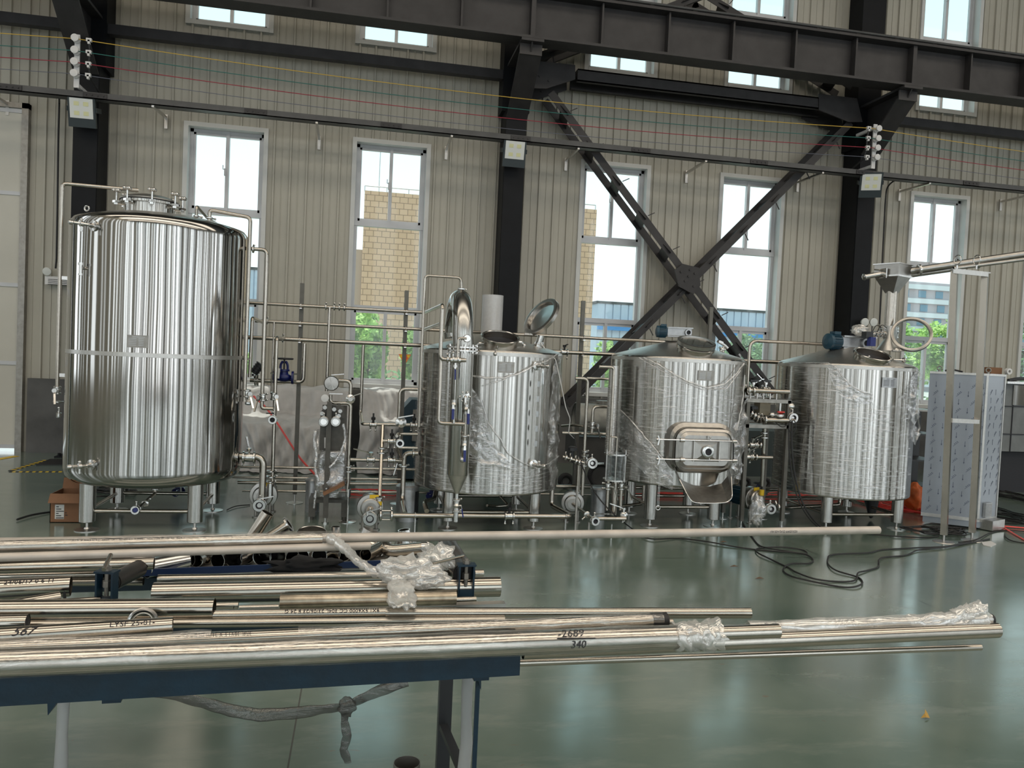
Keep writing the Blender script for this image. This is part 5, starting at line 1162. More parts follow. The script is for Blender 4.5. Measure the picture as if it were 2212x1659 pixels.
rope(t,[W(*p,7.2) for p in ((682,1060),(680,1080),(678,1098))],.016,seed=33,name='bunched_film')
g=G();A=W(700,1062,7.3);B=W(744,1040,7.3);g.bar(A,B,.3,.025);g.build('packing_board',card,t)
t=thing('machine_stool','low grey steel stool under the wrapped heat exchanger','stand',(W(712,1100,7.5).x,7.5,0));a=W(668,1070,7.4);b=W(752,1078,7.4)
g=G();g.box(a.x,b.x,7.36,7.70,b.z-.03,b.z);g.build('top_frame',hxd,t)
for x in (a.x+.03,b.x-.03):
    for y in (7.39,7.67): g=G();g.box(x-.03,x+.03,y-.02,y+.02,.03,b.z-.03);g.cyl((x,y,0),(x,y,.03),.015,n=8);g.build('leg',hxd,t)
t=thing('butterfly_valve','round ribbed valve cap with two levers on top of the heat exchanger','valve',W(716,830,7.3));c=W(716,828,7.25)
g=G();g.lathe(c,-VY,[(.02,-.05),(.055,-.045),(.068,-.02),(.068,.0),(.06,.012),(0,.016)],28);
for k in range(10): a_=k*PI/5;g.bar(c-VY*.016,c-VY*.012+Vector((math.cos(a_)*.06,0,math.sin(a_)*.06)),.006,.006)
g.build('ribbed_cap',pumps,t);G().bar(W(716,810,7.22),W(744,808,7.2),.02,.008).build('upper_lever',fit,t);G().bar(W(712,850,7.22),W(741,851,7.2),.02,.01).build('lower_lever',fit,t)
g=G();g.lathe(W(702,860,7.25),-VY,[(.03,-.02),(.036,0),(.034,.02),(0,.024)],20);g.build('pressure_gauge',white,t)
t=rp('exchanger_pipe','upper bent pipe on the right of the heat exchanger with a lever valve',((732,822,7.3),(758,826,7.3),(756,856,7.3)),.0165,bend=.05);g=G();g.bar(W(756,858,7.25),W(782,849,7.2),.018,.008);g.lathe(W(757,862,7.3),VY,[(.02,-.03),(.042,-.02),(.042,.02),(.02,.03)],18);g.build('lever_valve',fit,t)
t=rp('exchanger_pipe','lower bent pipe running down the right side of the heat exchanger to the floor',((714,853,7.3),(718,870,7.3),(758,871,7.3),(753,1010,7.3),(752,1062,7.3)),.0165,bend=.04);clamp(t,W(753,1008,7.3),VZ,.02);clamp(t,W(753,1018,7.3),VZ,.022)
g=G();p=W(753,1066,7.3);g.cyl(p-VZ*.03,p+VZ*.04,.02,n=12);g.cyl((p.x,7.3,0),(p.x,7.3,p.z),.008,n=8);g.lathe((p.x,7.3,0),VZ,[(.08,0),(.08,.005),(.02,.01)],20);g.build('pipe_foot',fit,t)
# upright steel canisters
def canister(px0,px1,py0,py1,Y,lab,black=True):
    a=W(px0,py0,Y);b=W(px1,py0,Y);r=(b.x-a.x)/2;x=(a.x+b.x)/2;t=thing('steel_canister',lab,'canister',(x,Y,0),'upright steel canisters beside the pumps')
    g=G();g.lathe((x,Y,.0),VZ,[(r,0),(r,a.z-.03)],36);g.build('body',alum_cast,t)
    g=G();g.lathe((x,Y,a.z-.03),VZ,[(r+.006,0),(r+.008,.02),(r*.9,.035),(0,.04)],36);
    for k in range(8): g.box(x-r*.5+k*r*.14,x-r*.46+k*r*.14,Y-r*.5,Y+r*.5,a.z+.008,a.z+.014)
    g.build('lid',alum_cast,t)
    if black: g=G();g.lathe((x,Y,.01),VZ,[(r+.004,0),(r+.004,a.z-.06)],20,False,-.9,1.0);g.build('black_panel',plast,t)
canister(661,692,1034,1098,7.75,'plain steel canister partly hidden by the wrapped heat exchanger',False);canister(857,905,1047,1108,7.4,'steel canister with black side panel under the left of the kettle');canister(1278,1312,1053,1105,7.6,'steel canister under the glass sight vessel',True)
# plumbing between kettle and square manhole tun
rp('cross_feed_pipe','short horizontal pipe entering the side of the square manhole tun',((1268,817,7.3),(1325,822,7.3)),.0135)
t=rp('hooked_pipe','hook topped steel pipe dropping between kettle and square manhole tun',((1243,817,7.2),(1270,818,7.2),(1262,1070,7.2)),.0165,bend=.05);clamp(t,W(1264,975,7.2),VZ,.02);clamp(t,W(1263,985,7.2),VZ,.022);valve(t,W(1262,1000,7.2),VZ,.018,(.6,-1,0),(1,-.1,.08),.13)
g=G();g.bar(W(1266,988,7.1),W(1278,1006,7.1),.02,.01);g.build('lever_handle',fit,t);endport(t,W(1280,1001,7.05),-VY,.03)
t=rp('goose_neck_pipe','goose neck pipe from the tun shell down to a small lever valve',((1315,879,7.25),(1281,881,7.25),(1279,935,7.25)),.0155,bend=.05);valve(t,W(1280,918,7.25),VZ,.017,(.5,-1,0),(.2,-.1,-1),.12)
rp('cross_feed_pipe','longer horizontal pipe at half height left of the square manhole tun',((1214,935,7.3),(1308,938,7.3)),.0155)
t=rp('sampling_line','horizontal cluster of clamps with a black knob right of the kettle',((1215,986,7.1),(1262,1000,7.1)),.013)
for px,py in ((1222,988),(1232,991),(1243,996),(1250,998)): clamp(t,W(px,py,7.1),(1,0,-.3),.018)
g=G();c=W(1237,970,7.1);g.lathe(c-VZ*.02,VZ,[(.02,0),(.045,.005),(.045,.035),(.03,.045)],8);g.cyl(c-VZ*.08,c,.01,n=8);g.build('black_knob',plast,t)
rp('short_lever_pipe','stacked short pipes ending in a lever right of the kettle top',((1214,920,7.6),(1236,918,7.4),(1260,920,7.3)),.013,snap=0)
t=rp('pump_riser_pipe','short vertical riser over the pump between kettle and square manhole tun',((1251,1000,7.3),(1250,1064,7.3)),.022);clamp(t,W(1250,1062,7.3),VZ,.025)
t=pipe('pump_inlet_pipe','slanting inlet pipe reaching forward from the stepped ring pump to an open end',[c3p+d3*.06,W(1283,1123,6.75)],.0165);clamp(t,W(1268,1112,6.9),W(1283,1123,6.75)-c3p,.018);endport(t,W(1286,1126,6.70),(.1,-1,0),.024)
t=rp('floor_pipe','short low pipe with a lever valve in front of the glass sight vessel',((1288,1120,6.8),(1352,1122,6.8)),.017);valve(t,W(1347,1113,6.85),(.6,1,0),.018,(0,0,1),(-1,.0,.2),.14)
g=G();x=W(1322,1122,6.8).x;g.cyl((x,6.8,0),(x,6.8,.10),.008,n=8);g.build('pipe_support',fit,t);g=G();g.bar(W(1283,1110,6.85),W(1318,1110,6.95),.016,.012);g.build('lever_handle',fit,t)
for px,lab in ((1247,'thin steel rod stand beside the stepped ring pump'),(1272,'thin steel rod stand under the slanting pump inlet')):
    p=W(px,1050 if px<1260 else 1128,6.75);tag(G().box(p.x-.008,p.x+.008,6.74,6.756,0,p.z).build('rod_stand',dsteel),lab,'stand')
# valve stand between the two tuns
YS=7.15;t=thing('valve_stand','steel valve stand crowded with fittings between the two right hand tuns','stand',(W(1655,1120,YS).x,YS,0))
for (px,py,qx,qy) in ((1614,868,1603,1122),(1702,865,1691,1122)):
    a=W(px,py,YS);b=W(qx,qy,YS);x=(a.x+b.x)/2
    for yy in (YS,YS+.4):
        g=G();g.box(x-.018,x+.018,yy-.018,yy+.018,.06,a.z);g.build('upright',postm,t)
        g=G();g.cyl((x,yy,0),(x,yy,.06),.008,n=8);g.lathe((x,yy,0),VZ,[(.06,0),(.06,.004)],18);g.build('foot',fit,t)
xa=(W(1614,868,YS).x+W(1603,1122,YS).x)/2;xb=(W(1702,865,YS).x+W(1691,1122,YS).x)/2
for py in (866,921):
    z=W(1655,py,YS).z
    g=G();g.box(xa-.02,xb+.02,YS-.018,YS+.018,z-.018,z+.018);g.box(xa-.02,xb+.02,YS+.382,YS+.418,z-.018,z+.018);g.box(xa-.02,xa+.016,YS,YS+.4,z-.018,z+.018);g.box(xb-.016,xb+.02,YS,YS+.4,z-.018,z+.018);g.build('shelf_frame',dsteel,t)
g=G();g.box(xa,xb,YS+.02,YS+.38,W(1655,921,YS).z-.004,W(1655,921,YS).z);g.build('shelf_plate',dsteel,t)
a=W(1640,868,YS+.1);b=W(1661,898,YS+.1);G().box(a.x,b.x,YS+.08,YS+.2,b.z,a.z).build('meter_box',mat('meter_box',(.25,.22,.16),.6),t)
t2=rp('manifold_pipe','upper thick manifold pipe lying across the top of the valve stand',((1612,843,YS),(1640,847,YS),(1704,847,YS)),.025);clamp(t2,W(1616,844,YS),VX,.027);clamp(t2,W(1626,845,YS),VX,.027)
for px in (1622,1636,1650,1664,1678): p=W(px,847,YS);g=G();g.cyl(p-VZ*.075,p,.008,n=8);g.build('support_pin',fit,t2)
for px in (1627,1654):
    p=W(px,842,YS+.1);q=valve(t2,p,VX,.02,(0,0,1),(1 if px<1640 else -.3,.1,.25),.12);g=G();k=p+VZ*.09;g.bar(k-VX*.04,k+VX*.05+VZ*.0,.03,.018);g.build('black_grip',plast,q)
t3=rp('manifold_pipe','lower thick manifold pipe with open end across the front of the valve stand',((1648,907,YS-.03),(1716,909,YS-.03)),.025);clamp(t3,W(1651,907,YS-.03),VX,.028);endport(t3,W(1714,903,YS-.05),-VY,.03)
for k,(px,py) in enumerate(((1620,893),(1627,898),(1634,903),(1641,905))): clamp(t3,W(px,py,YS+.05),(1,0,-.25),.026)
g=G();g.tube(PL((1620,890,YS+.05),(1640,902,YS+.05),(1668,900,YS+.05),snap=0),.02,12);g.ball(W(1668,896,YS),.035,.03,.028);g.build('diaphragm_valve',fit,t3)
g=G();c=W(1684,897,YS-.02);g.lathe(c,VZ,[(.03,-.02),(.045,-.01),(.045,.01),(.02,.03)],18);g.cyl(c,c+VZ*.12,.014,n=10);g.ball(W(1708,878,YS),.04);g.tube(PL((1660,868,YS),(1690,870,YS),(1708,873,YS)),.014,10);g.build('relief_valve',fit,t3)
g=G();c=W(1687,890,YS-.05);g.bar(c-VX*.035,c+VX*.035,.02,.012);g.build('red_lever',redc,t3)
for (px,py) in ((1628,880),(1609,880)): g=G();c=W(px,py,YS+.05);g.lathe(c-VZ*.02,VZ,[(.025,0),(.045,.004),(.045,.03),(.03,.036)],8);g.build('black_knob',plast,t3)
t4=rp('stand_riser_pipe','vertical pipe under the valve stand dropping to the film wrapped pump',((1652,925,7.25),(1646,1050,7.3)),.021);clamp(t4,W(1651,935,7.25),VZ,.024);clamp(t4,W(1651,945,7.25),VZ,.026);G().cyl(W(1646,1058,7.3),W(1645,1070,7.3),.024,n=16).build('warning_label',yel,t4)
for (y0,x0,x1,vx) in ((961,1604,1640,1633),(987,1606,1668,1624)):
    tt=rp('side_stub_pipe','%s short valve pipe left of the vertical riser under the valve stand'%('upper' if y0<970 else 'lower'),((x0,y0,7.2),(x1,y0+1,7.2)),.018)
    for k in (0,8): clamp(tt,W(vx+k,y0,7.2),VX,.022)
    valve(tt,W(vx-8,y0,7.2),VX,.018,(0,-.2,1),(1,.0,.3),.10)
t5=rp('tall_riser_pipe','hook topped pipe between the two right hand tuns, running back to the motor',((1800,745,7.75),(1620,741,7.75),(1614,850,7.75)),.017,bend=.09)
for px,lab in ((1705,'pair of black cables sagging from the valve stand to the floor'),(1712,'single black cable hanging from the lower manifold end')):
    g=G();off=0
    for dx in ((0,6) if px==1705 else (0,)):
        g.tube(PL((px+dx,912,7.08),(px-2+dx,960,7.06),(px+4+dx,1020,7.04),(px+18+dx,1080,7.0),(px+40+dx,1118,6.98),(px+62+dx,1140,.012,'z'),snap=0),.006,6,.1)
    tag(g.build('hanging_cable',rubber),lab,'cable')
tag(G().tube(PL((1675,912,7.1),(1690,925,7.08),(1706,914,7.08),(1716,905,7.07),(1720,925,7.06),(1712,940,7.07),(1702,925,7.07),snap=0),.005,6,.05).build('cable_loop',rubber),'small loop of black cable at the end of the lower manifold','cable')
tag(G().tube(PL((1240,940,7.15),(1250,985,7.1),(1268,1035,7.05),(1295,1080,6.95),(1330,1115,6.8),(1360,1138,.012,'z'),(1385,1158,.008,'z'),snap=0),.006,6,.12).build('hanging_cable',rubber),'black cable sloping from the pipes right of the kettle to the floor','cable')
tag(G().tube(PL((548,856,9.2),(575,880,9.0),(600,915,8.8),(625,955,8.6),(648,990,8.4),(668,1012,8.3),(690,1035,8.2),snap=0),.011,8,.15).build('red_hose',redh),'bright red hose sloping down in front of the grey dust sheet','hose')
# dust sheets
def sheet(x0,x1,lab,seed,zt=1.04):
    path=[(11.45,zt-.02),(11.0,zt),(10.93,zt-.03),(10.88,zt-.36),(10.80,.66),(10.45,.61),(10.38,.57),(10.33,.3),(10.27,.03),(10.15,.012)]
    P=[]
    for a,b in zip(path[:-1],path[1:]):
        for k in range(7): P.append((a[0]+(b[0]-a[0])*k/7,a[1]+(b[1]-a[1])*k/7))
    P.append(path[-1]);n=110;vs=[];m=len(P)
    for i in range(n+1):
        x=x0+(x1-x0)*i/n
        for j,(y,z) in enumerate(P):
            low=1-z/1.05;f=noise.noise(Vector((x*2.2+seed,low*1.2,seed)))*.9+.9*abs(noise.noise(Vector((x*5+low*2.5,low*1.2,seed))))+.6*abs(noise.noise(Vector((x*12-low*3,low*1.5,seed+4))))
            amp=.07+.17*max(0,low);fz=.05*noise.noise(Vector((x*2.5,y*3,seed+9)))*(1 if z>.1 else .2)
            vs.append((x+.05*noise.noise(Vector((z*3,x,seed))),y-f*amp,max(.006,z+fz+.035*noise.noise(Vector((x*7,y*5,2))))))
    g=G();g.add(vs,[(i*m+j,(i+1)*m+j,(i+1)*m+j+1,i*m+j+1) for i in range(n) for j in range(m-1)],True)
    o=g.build('dust_sheet',greyc,None,180);tag(o,lab,'dust sheet','grey dust sheets draped over goods')
sheet(-1.62,-.10,'darker grey dust sheet draped over stacked goods under the panel wall, left one',3);sheet(.02,1.35,'sunlit pale grey dust sheet draped under the second window',11,1.06)
# things against the wall in the gaps
t=thing('machine_cabinet','dark blue black machine casing behind the left side of the kettle','machine',(.6,9.7,0));a=W(868,866,9.6);b=W(930,1012,9.6)
g=G();g.prism([(a.x,9.6,.03),(a.x,9.6,a.z-.12),(a.x+.12,9.6,a.z+.02),(b.x+.2,9.6,a.z+.02),(b.x+.2,9.6,.03)],(0,.5,0));g.build('casing',mat('dark_teal_casing',(.01,.03,.045),.5),t);g=G();g.box(a.x+.14,a.x+.34,9.57,9.6,.5,a.z-.1);g.build('access_panel',dsteel,t)
t=thing('horizontal_vessel','dusty pale horizontal vessel with a round open end between kettle and tun','vessel',(2.7,9.4,0));a=W(1243,905,9.4);b=W(1345,905,9.4)
g=G();g.lathe((a.x,9.4,a.z),VX,[(.20,0),(.215,.01),(.215,.03),(.2,.03),(.2,b.x-a.x),(.0,b.x-a.x+.04)],36,False);g.build('shell',mat('dusty_steel',(.38,.39,.37),.6,.3,noise_=(9,.2)),t)
g=G();g.lathe((a.x+.05,9.4,a.z),VX,[(0,0),(.19,0)],28);g.build('mouth_shade',ink_shade,t)  # black disc painted as the shade inside the vessel mouth
g=G();g.cyl((a.x+.35,9.4,a.z+.18),(a.x+.35,9.4,a.z+.24),.09,n=20);g.bar((a.x+.15,9.35,a.z+.215),(a.x+.6,9.35,a.z+.215),.02,.012);g.build('hatch',dsteel,t)
g=G();g.box(a.x+.02,b.x+.15,9.3,9.9,.28,a.z-.22);g.build('chassis',gry,t)
for px,py,r in ((1300,975,.17),(1225,975,.10)):
    w_=W(px,py,9.2);g=G();g.torus((w_.x,9.2,r+.0),VY,r-.03,.03,32,10);g.build('tyre',rubber,t);G().cyl((w_.x,9.19,r),(w_.x,9.21,r),r-.04,n=24).build('wheel_disc',gry,t)
t=thing('base_machine','dark grey machine base on castors behind the valve stand','machine',(W(1640,960,9.4).x,9.4,0));a=W(1600,930,9.4);b=W(1720,1012,9.4);g=G();g.box(a.x,b.x,9.4,9.9,.16,a.z);g.build('base_block',mat('dark_green_grey',(.03,.045,.045),.6),t)
for px in (1612,1655,1700): w_=W(px,1010,9.35);g=G();g.torus((w_.x,9.35,.08),VY,.055,.025,20,8);g.build('castor',rubber,t)
t=thing('dark_rack','dark open rack of clutter between the right hand tun and the wrapped cabinets','rack',(W(1992,950,9.2).x,9.2,0));a=W(1975,885,9.2);b=W(2035,1015,9.2)
for z in (.1,.45,.8,a.z): g=G();g.box(a.x,b.x,9.2,9.7,z-.02,z);g.build('shelf',plast if z!=a.z else dsteel,t)
g=G();
for x in (a.x,b.x): g.box(x-.015,x+.015,9.2,9.23,0,a.z);g.box(x-.015,x+.015,9.68,9.7,0,a.z)
g.build('frame',plast,t);g=G();g.box(a.x,b.x,9.66,9.67,0,a.z);g.build('back_panel',plast,t)
tag(crumple(W(1976,1075,8.0),.11,.09,.16,orange,'cloth_bag',12),'crumpled orange bag on the floor behind the right hand tun','bag')
# steel machine at the right edge
t=thing('steel_machine','stainless machine housing with panel joints at the right edge of the frame','machine',(9.6,9.4,0));a=W(2168,828,9.3);b=W(2300,975,9.3)
zc=W(2175,975,9.3).z;g=G();g.box(a.x,a.x+1.6,9.3,10.1,zc,a.z);g.build('housing',hous,t)
for px in (2186,): x=W(px,900,9.3).x;g=G();g.box(x-.006,x+.006,9.29,9.3,zc,a.z-.02);g.build('panel_joint',ink_shade,t)
for py in (878,938): z=W(2190,py,9.3).z;g=G();g.box(a.x,a.x+1.6,9.288,9.3,z-.006,z+.006);g.build('panel_joint',ink_shade,t)
g=G();g.box(a.x-.03,a.x+1.7,9.2,10.2,a.z,a.z+.03);g.build('top_sheet',fit,t)
x=W(2190,850,9.28).x;g=G();g.prism([(x,9.285,W(2190,832,9.28).z),(x+.8,9.25,W(2190,832,9.28).z),(x+.8,9.25,W(2190,875,9.28).z),(x,9.285,W(2190,875,9.28).z)],(0,.01,0));g.build('curved_shield',mirror,t)
g=G();g.box(a.x+.05,a.x+1.6,9.4,10.0,.0,zc);g.build('black_underblock',ink_shade,t)  # black block filling the space under the housing
g=G();A=W(2178,822,9.3);g.tube([A,A+Vector((.15,0,.03)),A+Vector((.28,0,.035))],.025,10);tag(g.build('black_tool',plast),'black handled tool lying on the stainless machine','tool')
# film-protected cabinets
A=Z(1988,1128,0);Cc=Z(2113,1150,0);D=Z(2168,1140,0);A=Vector((5.98,7.36,0));Cc=Vector((6.42,7.04,0));D=Vector((6.76,7.19,0));Bk=A+D-Cc
zt_=W(2112,806,Cc.y).z;zb_=W(2112,1124,Cc.y).z
t=thing('control_cabinet','tall steel control cabinet in blue printed protective film','cabinet',(Cc+Bk)/2)
pf_poly=[A,Cc,D,Bk];g=G();g.prism([p+VZ*zb_ for p in pf_poly],(0,0,zt_-zb_));g.build('body',pf,t)
g=G();e1=(Cc-A).normalized();e2=(D-Cc).normalized();g.prism([p+VZ*.02 for p in (A+e1*.02,Cc-e1*.0,D-e2*.02,Bk)],(0,0,zb_-.02));g.build('plinth',pf,t)
n1=Vector((e1.y,-e1.x,0));n2=Vector((e2.y,-e2.x,0))
g=G()
for P_,Q_,nn in ((A,Cc,n1),(Cc,D,n2)):
    g.bar(P_+nn*.004+VZ*(zb_+.0),Q_+nn*.004+VZ*(zb_+.0),.01,.035);g.bar(P_+nn*.003+VZ*(zt_-.012),Q_+nn*.003+VZ*(zt_-.012),.01,.022)
g.bar(Cc+n1*.003+VZ*zb_-e1*.012,Cc+n1*.003+VZ*zt_-e1*.012,.02,.012,n1);g.bar(D+n2*.003+VZ*zb_-e2*.01,D+n2*.003+VZ*zt_-e2*.01,.02,.012,n2);g.build('edge_trim',satin,t)
def prints(P_,e,nn,L,z0,z1,nx,up,seed):
    g=G();k=0;z=z0
    while z<z1:
        for j in range(nx):
            x=L*(j+.5)/nx+(.012 if k%2 else -.012);o=P_+e*x+nn*.0015+VZ*z
            if (j+k)%2:
                g.bar(o,o+VZ*.06,.0035,.0012,nn);tip=o+VZ*(.06 if up else 0);s=-1 if up else 1
                g.add([tip-VZ*0,tip+e*.008+VZ*.016*s,tip-e*.008+VZ*.016*s],[(0,1,2)])
            else:
                g.bar(o,o+VZ*.05+e*.05,.003,.0012,nn)
                for q in range(3): c_=o+VZ*(.022+.012*q)+e*(.014+.012*q);g.bar(c_,c_+VZ*.009-e*.004,.006,.0012,nn)
        z+=.088;k+=1
    return g
prints(A,e1,n1,(Cc-A).length,zb_+.05,zt_-.12,5,False,1).build('film_print',film_ink,t)
prints(Cc,e2,n2,(D-Cc).length,zb_+.26,zt_-.14,3,True,2).build('film_print',film_ink,t)
vz=W(2125,1100,7.1).z;m_=Cc+e2*.12;g=G();g.bar(m_+n2*.02+VZ*(vz-.075),m_+n2*.02+VZ*(vz+.075),.14,.03,n2);v=g.build('vent_cover',alum_cast,t)
g=G()
for k in range(9): z=vz-.06+k*.015;g.bar(m_+n2*.036-e2*.06+VZ*z,m_+n2*.036+e2*.06+VZ*z,.004,.006)
g.build('louvre',dsteel,v)
g=G();g.bar(Cc+e2*.03+n2*.05+VZ*.06,Cc+e2*.30+n2*.05+VZ*.06,.14,.10);g.build('base_box',satin,t)
for px,P_ in ((2010,A+(Cc-A)*.14+Vector((.05,.04,0))),(2108,Cc-e1*.03+e2*.05)):
    g=G();g.torus(P_+VZ*(zt_+.035),n1,.022,.006,20,8);g.cyl(P_+VZ*zt_,P_+VZ*(zt_+.015),.012,n=10);g.build('lifting_eye',dsteel,t)
t=thing('cardboard_box','small brown carton with a tape roll on top of the wrapped cabinet','box',(6.7,7.3,zt_))
g=G();g.box(6.60,6.74,7.22,7.34,zt_,zt_+.07);g.build('carton',card,t);g=G();g.lathe((6.76,7.18,zt_+.034),-VY,[(.014,0),(.033,0),(.033,.04),(.014,.04),(.014,0)],20,False);g.build('tape_roll',white,t)
tag(G().tube([(6.18,7.38,zt_+.012),(6.24,7.36,zt_+.03),(6.36,7.34,zt_+.008)],.009,6).build('black_strap',rubber),'short black strap end lying on top of the wrapped cabinet','strap')
# two-post steel frame in front of the cabinets
t=thing('post_frame','tall frame of two square steel posts carrying the auger','frame',(5.75,6.55,0))
for (px,py,qx,qy,Y) in ((2062,586,2039,1155,6.52),(2128,592,2100,1150,6.58)):
    a=W(px,py,Y);b=W(qx,qy,Y);g=G();g.bar(b,a,.055,.055,(.6,-.8,0));g.build('square_post',tube,t)
    g=G();f=Vector((b.x,b.y,0));g.cyl(f,b,.011,n=10);g.lathe(f,VZ,[(.095,0),(.09,.005),(.02,.012)],28);g.build('foot',satin,t)
g=G();g.bar(W(2054,908,6.5),W(2112,911,6.56),.04,.04);g.build('cross_bar',satin,t)
g=G();g.bar(W(2058,582,6.5),W(2134,590,6.56),.06,.012);g.bar(W(2058,586,6.47),W(2134,594,6.53),.012,.035);g.build('top_angle',satin,t)
g=G()
for px in (2068,2110): q=W(px,566,6.6);g.torus(q+VZ*.02,VX,.045,.005,18,6);g.cyl(q-VZ*.07,q-VZ*.03,.007,n=8)
g.build('pipe_hanger',fit,t)
# cardboard box by the tall tank
a=Z(107,1129,0);b=Z(160,1132,0);t=thing('cardboard_box','open brown cardboard box with a white label left of the tall tank leg','box',((a.x+b.x)/2,a.y+.1,0))
zt2=W(110,1067,a.y).z;xc=b.x+.04
g=G();w_=.006
g.box(a.x,xc,a.y,a.y+w_,0,zt2);g.box(a.x,xc,a.y+.28,a.y+.28+w_,0,zt2);g.box(a.x,a.x+w_,a.y,a.y+.28,0,zt2);g.box(xc-w_,xc,a.y,a.y+.28,0,zt2);g.box(a.x,xc,a.y,a.y+.28,0,w_);g.build('carton',card,t)
g=G();g.prism([(a.x,a.y,zt2),(xc,a.y,zt2),(xc-.0,a.y-.05,zt2-.07),(a.x,a.y-.05,zt2-.07)],(0,0,.004));g.prism([(xc,a.y,zt2),(xc,a.y+.28,zt2),(xc+.03,a.y+.28,zt2+.1),(xc+.03,a.y,zt2+.1)],(.004,0,0));g.prism([(a.x,a.y+.28,zt2),(xc,a.y+.28,zt2),(xc,a.y+.31,zt2+.09),(a.x,a.y+.31,zt2+.09)],(0,.004,0));g.build('flap',card,t)
g=G();p=W(119,1090,a.y-.002);q=W(138,1121,a.y-.002);g.box(p.x,q.x,a.y-.003,a.y-.001,q.z,p.z);lb=g.build('shipping_label',paper,t)
g=G()
for k in range(6):
    z=p.z-.015-k*.019;g.box(p.x+.01,p.x+.03+.04*((k*7)%3)/2,a.y-.0045,a.y-.003,z-.007,z)
g.box(q.x+.008,q.x+.028,a.y-.0045,a.y-.003,q.z+.03,q.z+.036);g.box(q.x+.008,q.x+.02,a.y-.0045,a.y-.003,q.z+.05,q.z+.056);g.build('label_printing',ink_shade,lb)
# ---------------- floor cables ----------------
def fc(pts,r,m,lab,z=None,off=(1472,1104),s=2.989,name='floor_cable'):
    P=[Z(off[0]+x/s,off[1]+y/s,r) for x,y in pts]
    # smooth with Catmull-Rom
    Q=[]
    for i in range(len(P)-1):
        a,b,c,d=P[max(0,i-1)],P[i],P[i+1],P[min(len(P)-1,i+2)]
        for k in range(5):
            u=k/5;Q.append(.5*((2*b)+(c-a)*u+(2*a-5*b+4*c-d)*u*u+(3*b-a-3*c+d)*u**3))
    Q.append(P[-1])
    for i,q in enumerate(Q): q.z=r+.004*(math.sin(i*.37)+1)
    return tag(G().tube(Q,r,6,0).build(name,m),lab,'cable')
fc(((-255,170),(-180,186),(-60,178),(0,178),(150,200),(330,230),(500,250),(700,270),(800,285),(850,315),(820,340),(720,345),(670,360),(660,390),(720,430),(850,460),(1000,485),(1100,495),(1160,480),(1165,450),(1130,425),(1000,390),(950,350),(945,310),(980,285),(1200,275),(1300,250),(1500,240),(1700,235),(1850,210),(1990,180)),.0065,rubber,'long black cable looping over the open green floor, ending at the right')
fc(((360,0),(400,90),(450,160),(500,220),(560,245),(700,265),(805,275),(780,255),(650,238),(520,238),(480,250),(500,280),(600,325),(690,365),(740,400),(850,440),(1000,455),(1120,450),(1140,405),(1200,385),(1270,360),(1275,320),(1320,300),(1450,285),(1530,255),(1700,237),(1870,197)),.0065,rubber,'second black cable with a wide loop, coming down between the two right hand tuns')
fc(((1200,148),(1350,165),(1550,172),(1660,165)),.0065,rubber,'short stretch of black cable right of the long pipe end')
fc(((1790,205),(1900,190),(2000,140),(2100,125),(2212,135)),.006,rubber,'black cable curving past the right foot of the post frame')
fc(((2085,150),(2095,175),(2140,195),(2260,210)),.006,rubber,'black cable leaving the frame low at the right edge')
fc(((110,58),(210,30),(320,8)),.009,rubber,'black cable on the floor left of the cardboard box',off=(0,1104))
fc(((1830,55),(1960,70),(2100,80),(2240,82)),.006,rubber,'thin black cable behind the cabinets at the right edge',off=(1472,1104))
def heap(cx,cy,rx,ry,n,r,m,lab,seed,name='cable_heap'):
    rnd=random.Random(seed);c=Z(cx,cy,0);g=G()
    ex=abs(Z(cx+rx,cy,0).x-c.x);ey=abs(Z(cx,cy-ry,0).y-c.y)
    for i in range(n):
        P=[];a0=rnd.uniform(0,6);ox,oy=rnd.uniform(-.35,.35)*ex,rnd.uniform(-.35,.35)*ey;q=rnd.uniform(.35,.95)
        for k in range(30):
            a=a0+k*2*PI/26;f=q*(1+.25*math.sin(2*a+i)+.12*math.sin(5*a+seed))
            P.append(Vector((c.x+ox+ex*f*math.cos(a),c.y+oy+ey*f*math.sin(a),r+.012*i/n*3+.01*abs(math.sin(3*a+i)))))
        g.tube(P,r,6,0)
    return tag(g.build(name,m),lab,'cable')
heap(2040,1150,62,11,9,.0065,rubber,'heap of black cable around the feet of the post frame',1)
heap(1925,1093,62,22,12,.006,redc,'tangle of red cable on the floor under the right hand tun',2)
heap(1800,1075,130,8,5,.005,redc,'red cable strung over the floor behind the right hand tuns',3)
heap(1480,1072,160,6,4,.005,redc,'red cable strung over the floor behind the square manhole tun',7)
heap(2180,1120,50,18,7,.006,rubber,'black cables heaped on the floor at the right edge',4)
heap(2190,1075,30,14,5,.008,rubber,'black hose coil on the floor beyond the wrapped cabinet',5)
heap(800,1066,80,6,4,.005,redc,'red and looping cable behind the yellow labelled pump',8)
heap(240,1066,70,8,4,.008,rubber,'black hose coils on the floor behind the tall tank legs',9)
fc(((1960,60),(2060,100),(2150,150),(2230,195)),.008,redh,'bright red hose crossing the floor at the right edge')
fc(((1990,95),(2100,104),(2230,112)),.008,redh,'red hose lying level behind the other one at the right edge')
fc(((-60,85),(-20,70),(40,62)),.005,rubber,'thin dark cable end beside the first pump',off=(520,1060),s=2)
